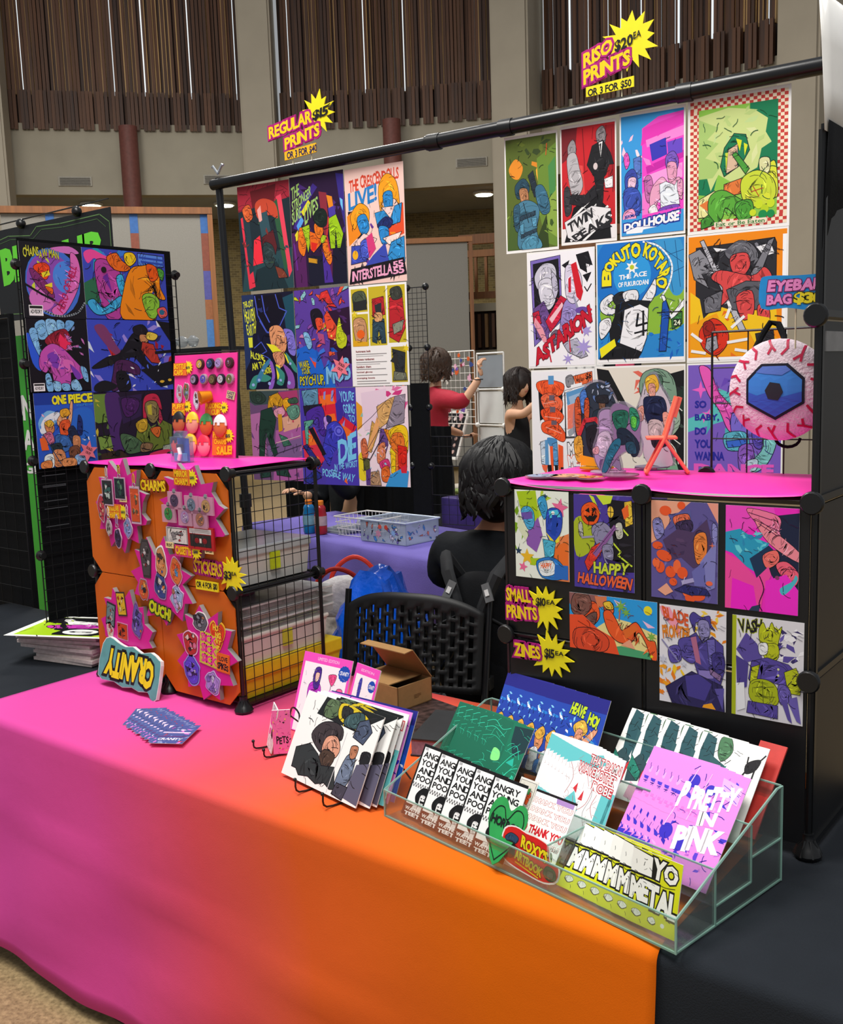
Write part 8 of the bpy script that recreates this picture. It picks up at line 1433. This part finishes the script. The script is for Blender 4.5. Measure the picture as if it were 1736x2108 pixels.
def folding_chair(label, p, rz, s=1.12):
    o = thing('perforated_chair', label, 'chair', p, (0, 0, rz), 'black perforated chairs'); w_ = .47*s
    perf_back(w_, .3*s, 17, 5, .045*s, 'backrest', CHAIRP, o, (0, .2*s, .55*s), (rad(-10), 0, 0)); sb = perf_back(w_*.96, .4*s, 20, 7, .02, 'seat', CHAIRP, o, (0, -.2*s, .46*s), (rad(-90), 0, 0), .03)
    for q in (-1, 1):
        x = q*(w_/2+.012); MB().tube([(x, .27*s, .84*s), (x, .22*s, .6*s), (x, .18*s, .45*s), (x, -.16*s, .01)], .013, 10).build('leg', STEEL, o, smooth=True); MB().tube([(x, -.2*s, .45*s), (x, .22*s, .01)], .013, 10).build('leg', STEEL, o, smooth=True)
        boxo('bracket', (x-.016, x+.016, .215*s, .255*s, .56*s, .6*s), CHAIRP, o, bev=.004)
    MB().tube([(-w_/2, .0, .25*s), (w_/2, .0, .25*s)], .009, 8).build('cross_bar', STEEL, o)
    for q in (-1, 1): MB().tube([(q*.02, .22*s, .5*s), (q*.15, .24*s, .66*s), (q*.2, .25*s, .8*s)], .008, 8).build('rear_rib', STEEL, o, smooth=True)
    return o
folding_chair('empty black perforated chair behind the table', (.09, .565, FLOOR), rad(14), 1.2)
folding_chair('black perforated chair half hidden by the bins in the shelf', (-1.0, 1.15, FLOOR), rad(115), 1.15)
folding_chair('black chair of the seated person with the backpack on it', (.12, 1.28, FLOOR), rad(6+180), 1.14)
# backpack hanging on the seated person's chair
bk = thing('backpack', 'black backpack with grey strap patches hanging on the occupied chair', 'backpack', (.2, 1.05, .62), (0, 0, rad(10)))
b = MB().sphere((0, 0, 0), .5, 20, 14); b.v = [(math.copysign(abs(x*2)**.7, x)*.2, math.copysign(abs(y*2)**.8, y)*.1, z*.58+.12-.04*(x*2)**2) for x, y, z in b.v]; b.build('bag_body', BLACKCLOTH, bk, smooth=True)
b = MB().sphere((0, 0, 0), .5, 16, 10); b.v = [(math.copysign(abs(x*2)**.7, x)*.15, y*.09-.06, z*.3+.02) for x, y, z in b.v]; b.build('front_pocket', BLACKCLOTH, bk, smooth=True)
for q in (-1, 1):
    MB().tube([(q*.1, .02, .38), (q*.13, -.05, .47), (q*.1, -.1, .42), (q*.05, -.12, .3), (q*.03, -.12, .2)], [.022, .026, .026, .022, .016], 8).build('shoulder_strap', mat('strap_fabric', '#1a1c1f', .8, var=.2), bk, smooth=True)
    boxo('grey_patch', (-.016, .016, -.004, .004, -.035, .035), mat('grey_patch', '#5a5c5e', .6), bk, (q*.078, -.134, .36), (rad(-14), rad(q*-22), 0)); boxo('patch_logo', (-.008, .008, -.006, -.004, -.012, .012), mat('pale_print', '#c8c8c8', .5), bk, (q*.078, -.136, .36), (rad(-14), rad(q*-22), 0))
MB().tube([(-.17, -.07, .2), (0, -.11, .29), (.17, -.07, .2), (.2, 0, -.05)], .006, 6).build('zip_piping', mat('strap_fabric', '#1a1c1f'), bk, smooth=True)
# blue carrier bag and red handled tote behind the chair
b = MB().sphere((0, 0, 0), .5, 26, 16); rn = random.Random(2)
b.v = [(x*.46*(1+.08*math.sin(z*22+x*9)), y*.4*(1+.1*math.sin(x*18)), z*.5*(1+.09*math.sin(x*15+y*21))) for x, y, z in b.v]
b.v = [(x, y, z+(.07 if z > .16 and abs(x+.02) < .1 else 0)) for x, y, z in b.v]
o = b.build('plastic_carrier_bag', mat('glossy_blue_plastic', '#0a4fc0', .22, var=.15, scale=9, bump=.5, bscale=14), None, (-.55, 1.32, .6), (0, 0, rad(20)), smooth=True); tag(o, 'bulging glossy blue plastic bag behind the empty chair', 'bag')
o = thing('tote_bag', 'patterned tote bag with red handles behind the blue bag', 'bag', (-1.0, 1.6, FLOOR-.06), (0, 0, rad(25)))
b = MB(); b.add([(-.2, -.1, 0), (.2, -.1, 0), (.2, .1, 0), (-.2, .1, 0), (-.24, -.13, .72), (.24, -.12, .72), (.24, .13, .72), (-.24, .12, .72)], [(0, 3, 2, 1), (0, 1, 5, 4), (1, 2, 6, 5), (2, 3, 7, 6), (3, 0, 4, 7)]); b.build('bag', mat('patterned_canvas', '#c8bcae', .8, var=.7, scale=22), o)
for y in (-.13, .13): MB().tube(curve([(-.14, y, .7), (-.13, y, .88), (-.02, y*1.2, .97), (.1, y, .9), (.15, y, .7)], 6), .012, 8).build('handle', mat('red_webbing', '#e0321f', .55), o, smooth=True)
MB().sphere((0, 0, .78), .16, 12, 8, 1.2, .7, .8).build('white_wrap', mat('white_tissue', '#e4e0e0', .6, bump=.4, bscale=30), o, smooth=True)

# ------------------------------------------------------------------ neighbouring purple table behind
PURP = mat('lilac_cloth', '#6f62b4', .85, var=.06, scale=5, bump=.15, bscale=200)
pz = .8
pa = math.atan2(2.06-2.44, -.34+2.08)
nt_ = thing('side_table', 'folding table under a lilac cloth behind the booth', 'table', (-1.2, 2.2, FLOOR), (0, 0, pa))
boxo('tabletop', (-1.65, 1.0, .02, .75, pz-.04-FLOOR, pz-.004-FLOOR), mat('table_plastic', '#c8c6c0'), nt_)
for x in (-1.5, .9):
    for y in (.1, .65): MB().tube([(x, y, 0), (x, y, pz-.04-FLOOR)], .015).build('leg', mat('grey_metal', '#6a6c70'), nt_)
V = []; F = []; nx = 50
prof = [(.78, 0), (.5, 0), (.25, 0), (.02, 0), (-.005, -.02), (-.012, -.08), (-.02, -.16), (-.028, -.24), (-.035, -.34)]
for j, (y, z) in enumerate(prof):
    for i in range(nx+1):
        x = -1.7+2.75*i/nx; k = max(0, -z); V.append((x, y-k*.12*math.sin(x*9+1)-k*.06*math.sin(x*21), pz-FLOOR+z-(.05*k*math.sin(x*1.3))))
for j in range(len(prof)-1):
    for i in range(nx): a = j*(nx+1)+i; F.append((a, a+nx+1, a+nx+2, a+1))
me = bpy.data.meshes.new('lilac_tablecloth'); me.from_pydata(V, [], F); me.materials.append(PURP)
for p in me.polygons: p.use_smooth = True
o = link('lilac_tablecloth', me, None, (-1.2, 2.2, FLOOR), (0, 0, pa)); o.modifiers.new('t', 'SOLIDIFY').thickness = .002; tag(o, 'lilac tablecloth on the table behind the booth', 'tablecloth')
def bottle(label, x, y, col, lc):
    o = thing('drink_bottle', label, 'bottle', (x, y, pz+.004), (0, 0, rad(-38)), 'sports drink bottles')
    MB().lathe([(.036, 0), (.04, .01), (.04, .05), (.037, .06), (.04, .075), (.04, .12), (.034, .15), (.036, .16), (.03, .175), (.02, .185)], n=20).build('bottle', mat('drink'+col, col, .15, var=.03), o, smooth=True)
    MB().lathe([(.022, .182), (.023, .186), (.023, .208), (.02, .211)], n=20).build('cap', mat('orange_cap', '#e8801c', .4), o, smooth=True)
    MB().lathe([(.0408, .055), (.0408, .115)], n=20).build('label', mat('label'+lc, lc, .5), o, smooth=True); 
    lettering("t #f4f4f4 .06 - 0 0 20 10 80 90 |G", 1.2, .03, o, (0, -.0412, .088))
bottle('blue sports drink bottle with orange cap on the lilac table', -2.12, 2.47, '#1f78b8', '#7aa8c0'); bottle('red sports drink bottle with orange cap on the lilac table', -2.02, 2.47, '#a82430', '#b8a0a4')
o = thing('wire_basket', 'small white wire basket of clear packets on the lilac table', 'basket', (-1.72, 2.62, pz+.004), (0, 0, pa+.15)); WW = mat('white_wire', '#dcd8d4', .4, var=.02)
b = MB()
for z in (0, .04, .08, .115): s_ = 1+.12*z/.115; b.tube([(-.17*s_, -.13*s_, z), (.17*s_, -.13*s_, z), (.17*s_, .13*s_, z), (-.17*s_, .13*s_, z)], .003 if z < .1 else .005, 5, closed=True)
for i in range(12): x = -.16+.32*i/11; b.tube([(x, -.13, 0), (x*1.1, -.146, .115)], .002, 5); b.tube([(x, .13, 0), (x*1.1, .146, .115)], .002, 5)
for i in range(8): y = -.12+.24*i/7; b.tube([(-.17, y, 0), (-.19, y*1.1, .115)], .002, 5); b.tube([(.17, y, 0), (.19, y*1.1, .115)], .002, 5)
b.build('wire_frame', WW, o)
for i in range(4): MB().sphere((-.1+.07*i, .02*(-1)**i, .05), .05, 12, 8, .9, 1.1, .8).build('clear_packet', clear_mat('crinkled_plastic', '#e4e8ea'), o, smooth=True)
o = thing('clear_sticker_bin', 'clear plastic bin covered in small stickers on the lilac table', 'bin', (-1.42, 2.52, pz+.004), (0, 0, pa+.12)); cb = clear_mat('bin_plastic', '#eef2f6', .3, .06, .3, '#c8d0dc')
for d_ in ((-.19, .19, -.14, -.136, 0, .13), (-.19, .19, .136, .14, 0, .13), (-.19, -.186, -.14, .14, 0, .13), (.186, .19, -.14, .14, 0, .13), (-.19, .19, -.14, .14, 0, .004)): boxo('wall', d_, cb, o)
MB().tube([(-.195, -.145, .13), (.195, -.145, .13), (.195, .145, .13), (-.195, .145, .13)], .005, 6, closed=True).build('rim', mat('bin_rim', '#c8d4e4', .3), o)
lettering("Z 3 26 #7a6ab8,#c8c0e0,#4a8ad0,#d87a6a,#2a2a3a,#e8e4ec,#b85a4a 4 14 96 90 4 9\ns #c88aa0 40 60 8 4 6; s #8ab0e0 74 50 7 3 8; e #d8584a 44 26 4 11; e #c8483a 58 26 4 11", .33, .37, o, (0, -.1405, .066), name='stuck_stickers')
lettering("Z 5 16 #7a6ab8,#c8c0e0,#4a8ad0,#d87a6a,#2a2a3a,#e8e4ec 6 14 94 90 5 11", .46, .27, o, (.1905, 0, .066), (0, 0, rad(90)), name='stuck_stickers')
for i in range(3): o = MB().box(-.12+.01*i, .12, -.06, .06, 0, .012).build('clear_sleeve', clear_mat('crinkled_plastic', '#e4e8ea'), None, (-1.98+.03*i, 2.58+.03*i, pz+.005+.013*i), (0, 0, pa+.3*i)); tag(o, '%s flat clear sleeve beside the wire basket' % ['lowest', 'middle', 'topmost'][i], 'sleeve', 'clear sleeves on the lilac table')
# black mesh panel with hanging cloth beside the person in red
gp = thing('grid_panel', 'black mesh panel with black cloth standing at the back of the lilac table', 'grid panel', (-1.64, 2.95, pz+.004), (0, 0, pa+rad(20)))
for k in range(4): grid(gp, (0, 0, .03+k*C), (1, 0, 0), C*.36, C, 4, .0016, .003)
MB().box(.0, C*.36, -.012, -.006, .02, .92).build('black_cloth', BLACKCLOTH, gp)
for z in (.02, .03+C, .03+2*C, .03+3*C, .03+4*C):
    for x in (0, C*.36): MB().sphere((x, -.006, z), .022, 10, 8).build('connector', BLACKPL, gp, smooth=True)
for k in (0, 1): grid(gp, (C*.36, 0, .03+k*C), (1, 0, 0), C*.8, C*.5, 5, .0016, .003)
o = boxo('storage_crate', (-.2, .2, -.15, .15, 0, .2), mat('dark_purple_crate', '#3a2a6a', .5), None, (-1.35, 3.25, pz-.02), (0, 0, pa), .01); tag(o, 'dark purple crate on the far side of the lilac table', 'crate')
o = boxo('side_table', (-.9, .9, -.35, .35, 0, pz-.03-FLOOR), BLACKCLOTH, None, (-1.15, 3.5, FLOOR), (0, 0, pa), .01); tag(o, 'black draped table behind the lilac table', 'table')
# black curtain behind the hanging prints at the left
o = MB(); n = 40; V = []; F = []
for i in range(n+1):
    x = 1.5*i/n; y = .03*math.sin(i*1.1)+.015*math.sin(i*2.7); V += [(x, y, 0), (x, y, 1.42)]
F = [(2*i, 2*i+2, 2*i+3, 2*i+1) for i in range(n)]; me = bpy.data.meshes.new('black_curtain'); me.from_pydata(V, [], F); me.materials.append(BLACKCLOTH)
o = link('black_curtain', me, None, (-3.75, 3.85, FLOOR), (0, 0, rad(16))); o.modifiers.new('t', 'SOLIDIFY').thickness = .004; tag(o, 'black curtain behind the drink bottles', 'curtain')

# ------------------------------------------------------------------ stall of the person in red: white cubes, wire panels, pin board
WP_ = mat('white_panel', '#dfe3e0', .4, var=.05, scale=5); GP_ = mat('frosted_panel', '#8d949a', .3, var=.06, scale=5); WB = mat('white_plastic', '#eceae4', .4, var=.02)
c2 = .385
wt = thing('white_cube_tower', 'white cube tower with frosted panels between the two standing people', 'shelf', (-3.32, 6.1, FLOOR+.62), (0, 0, rad(-14)))
for k in range(4):
    boxo('panel', (.02, c2-.02, 0, .006, k*c2*.9+.02, (k+1)*c2*.9-.02), GP_ if k == 3 else WP_, wt)
    for x in (0, c2): MB().sphere((x, -.01, k*c2*.9), .025, 10, 8).build('connector', WB, wt, smooth=True); MB().tube([(x, 0, k*c2*.9), (x, 0, (k+1)*c2*.9)], .008, 6).build('post', WB, wt)
    MB().tube([(0, 0, k*c2*.9), (c2, 0, k*c2*.9)], .009, 6).build('bar', WB, wt)
MB().tube([(0, 0, 4*c2*.9), (c2, 0, 4*c2*.9)], .009, 6).build('bar', WB, wt)
gl = thing('white_grid_panel', 'white wire panel hung with small bright charms beside the person in red', 'grid panel', (-3.75, 6.2, FLOOR+.62), (0, 0, rad(-14)))
grid(gl, (-.25, 0, .7), (1, 0, 0), .66, .72, 9, .003, .006, WB); rn = random.Random(5)
for i in range(34):
    x, z = rn.uniform(-.22, .38), rn.uniform(.74, 1.38); w_ = rn.uniform(.02, .035)
    MB().prism(star_poly(0, 0, w_, w_*.75, 6, rn.random(), .3, i), -.004, 0).build('charm', mat('tiny%d' % (i % 6), ['#d8602a', '#3a4a8a', '#e8b0c8', '#8a2a3a', '#e8e4dc', '#7a5ab0'][i % 6], .4), gl, (x, -.012, z))
pb = thing('pin_board', 'black pin board with round badges in a white frame', 'display board', (-3.85, 6.22, FLOOR+.98), (rad(-20), 0, rad(-14)))
boxo('board', (-.2, .2, 0, .01, 0, .46), mat('black_felt', '#1a1a1e', .9), pb)
for d_ in ((-.23, -.2, -.005, .012, -.03, .49), (.2, .23, -.005, .012, -.03, .49), (-.23, .23, -.005, .012, -.03, 0), (-.23, .23, -.005, .012, .46, .49)): boxo('frame', d_, WB, pb)
for i in range(4):
    for j in range(6): MB().lathe([(.02, -.006), (.022, 0)], (0, 0, 0), 12, 'y').build('badge', mat('badge%d' % (i % 2), ['#e8ddd8', '#c8a8a0'][i % 2], .3), pb, (-.14+.09*i, -.001, .05+.07*j))
o = thing('stall_table', 'stall table with white cloth behind the lilac table', 'table', (-3.5, 6.3, FLOOR), (0, 0, rad(-14))); boxo('white_cloth', (-.75, .75, -.3, .4, .0, .62), mat('cream_cloth', '#c8c0b0', .8, var=.1), o, bev=.01)
for i in range(9):
    o = MB().sphere((0, 0, 0), .05, 10, 8, 1, .8, .6).build('trinket_bag', mat('trinket%d' % (i % 3), ['#c8905a', '#a8c070', '#c87a8a'][i % 3], .5, var=.5, scale=40), None, (-3.95+.1*i, 6.13-.025*i, FLOOR+.65), smooth=True); tag(o, '%s little packet along the front of the white stall table' % ['first', 'second', 'third', 'fourth', 'fifth', 'sixth', 'seventh', 'eighth', 'ninth'][i], 'packet', 'little packets on the white stall table')
# wire tower of bright charms left of the person in red
gt = thing('charm_tower', 'mesh tower of colourful charms left of the person in red', 'display', (-4.75, 6.35, FLOOR), (0, 0, rad(-30)))
for x in (0, .5): grid(gt, (x-.25, 0, .6), (1, 0, 0), .5, 1.4, 8, .003, .006, BLACKWIRE)
for i in range(60):
    x, z = rn.uniform(-.22, .7), rn.uniform(1.2, 2.02); w_ = rn.uniform(.02, .04); MB().prism(star_poly(0, 0, w_, w_*.7, 5, rn.random(), .3, i), -.004, 0).build('charm', mat('tiny%d' % (i % 6), '#888'), gt, (x, -.015, z))
# stall right of the tank-top person: black drape with white garments, pink poster, lilac boxes
sb = thing('garment_rack', 'black drape with pale garments and white flower ornament at the far stall', 'rack', (-2.75, 7.3, FLOOR), (0, 0, rad(-20)))
boxo('black_drape', (-.35, .75, 0, .02, 0, 2.3), BLACKCLOTH, sb)
for i in range(4): MB().prism(smooth_closed([(-.06, 0), (.06, 0), (.08, .3), (.03, .42), (-.03, .42), (-.08, .3)], 3), -.03, -.01).build('garment', mat('pale_fabric', '#c8c8c8', .8, var=.15, scale=20), sb, (-.22+.13*i, 0, 1.62-.04*(i % 2)))
MB().prism(star_poly(0, 0, .1, .06, 6, 0, .05, 3), -.05, -.035).build('flower', WB, sb, (.12, 0, 1.55)); MB().prism(smooth_closed([(.03*math.cos(k), .03*math.sin(k)) for k in range(6)], 2), -.055, -.05).build('flower_eye', BLACKPL, sb, (.12, 0, 1.55))
boxo('pink_poster', (.42, .68, -.012, 0, 1.5, 2.1), mat('pink_poster', '#c84a6a', .5, var=.5, scale=9), sb)
for i in range(14): MB().sphere((rn.uniform(-.3, .7), -.12, rn.uniform(.8, 1.4)), .05, 8, 6).build('plush', mat('plush%d' % (i % 4), ['#8a7a8a', '#c8b8c8', '#5a2a34', '#4a3a6a'][i % 4], .9, var=.2), sb, smooth=True)
o = boxo('lilac_box', (-.3, .3, -.2, .2, 0, .85), mat('lilac_box', '#6a5aa0', .7, var=.15), None, (-1.95, 6.6, FLOOR), (0, 0, rad(-15)), .01); tag(o, 'lilac draped stand at the far stall', 'stand')
# low black mesh fence in front of the tank-top person
o = thing('mesh_fence', 'low black mesh fence in front of the person in black', 'grid panel', (-1.35, 3.55, FLOOR+.75), (0, 0, rad(-6)))
grid(o, (0, 0, 0), (1, 0, 0), .55, .55, 7, .002, .004)
o = boxo('pink_backpack', (-.1, .1, -.06, .06, 0, .34), mat('neon_pink_fabric', '#e82a9a', .6, var=.1), None, (.1, 2.08, .86), (0, 0, 0), .04); tag(o, 'neon pink bag beyond the seated person', 'bag')
o = boxo('stool', (-.14, .14, -.1, .1, 0, .86-FLOOR), BLACKCLOTH, None, (.1, 2.08, FLOOR), (0, 0, 0), .01); tag(o, 'black draped stool under the neon pink bag', 'stool')

# ------------------------------------------------------------------ left neighbour: black cloth panel, green banner, black sign with green letters
o = thing('black_grid_panel', 'neighbour black cloth panel on mesh at the far left edge', 'panel', (-2.03, .5, 0)); boxo('black_cloth', (-1.2, -.0, 0, .02, FLOOR, 2.12), BLACKCLOTH, o); grid(o, (-1.1, -.01, .1), (1, 0, 0), 1.1, 2.0, 12, .0014, .003)
gb = thing('green_banner', 'green banner with white lettering seen through the gap at the left', 'banner', (-3.5, 1.4, FLOOR)); boxo('green_sheet', (-.35, .45, 0, .004, .1, 2.15), mat('green_vinyl', '#3fae34', .5, var=.03), gb)
lettering("t #f4f4f4 .04 - 0 .1 8 20 92 34 |HUNTER; t #f4f4f4 .04 - 0 .1 8 40 92 52 |STAMPS; t #f4f4f4 .04 - 0 .1 8 58 70 64 |SIGN", 1.6, .7, gb, (.06, -.002, 1.45))
ns = thing('hanging_sign', 'black neighbour sign with green circuit lines and green letters', 'sign', (-2.72, 1.2, 2.43)); boxo('black_sheet', (-.62, .53, 0, .006, -.26, .26), mat('sign_black', '#15171a', .5), ns)
lettering("l #5a7a4a .5 0 12 14 8 34 12 40 4 60 6 92 5 99 14 99 98; l #3f5a38 .4 0 16 16 12 36 16 44 8 62 10 90 9 96 18; l #5a7a4a .5 4 92 26 94 30 98; t #6ad83a .06 - 0 0 6 24 16 22 16 56 7 58 |B; t #6ad83a .06 - 0 0 18 22 34 20 34 54 18 56 |IG; t #6ad83a .06 - 0 0 62 26 90 22 90 52 62 54 |UP", .452, 1.15, ns, (-.045, -.001, 0))
for x in (-.3, .25): MB().sphere((x, -.01, .27), .028, 10, 8).build('connector', BLACKPL, ns, smooth=True)
MB().tube([(-.62, -.006, .29), (.53, -.006, .3)], .004, 6).build('top_wire', BLACKWIRE, ns)
boxo('support_pole', (-.02, .02, .01, .05, FLOOR-2.43, -.2), BLACKPL, ns)
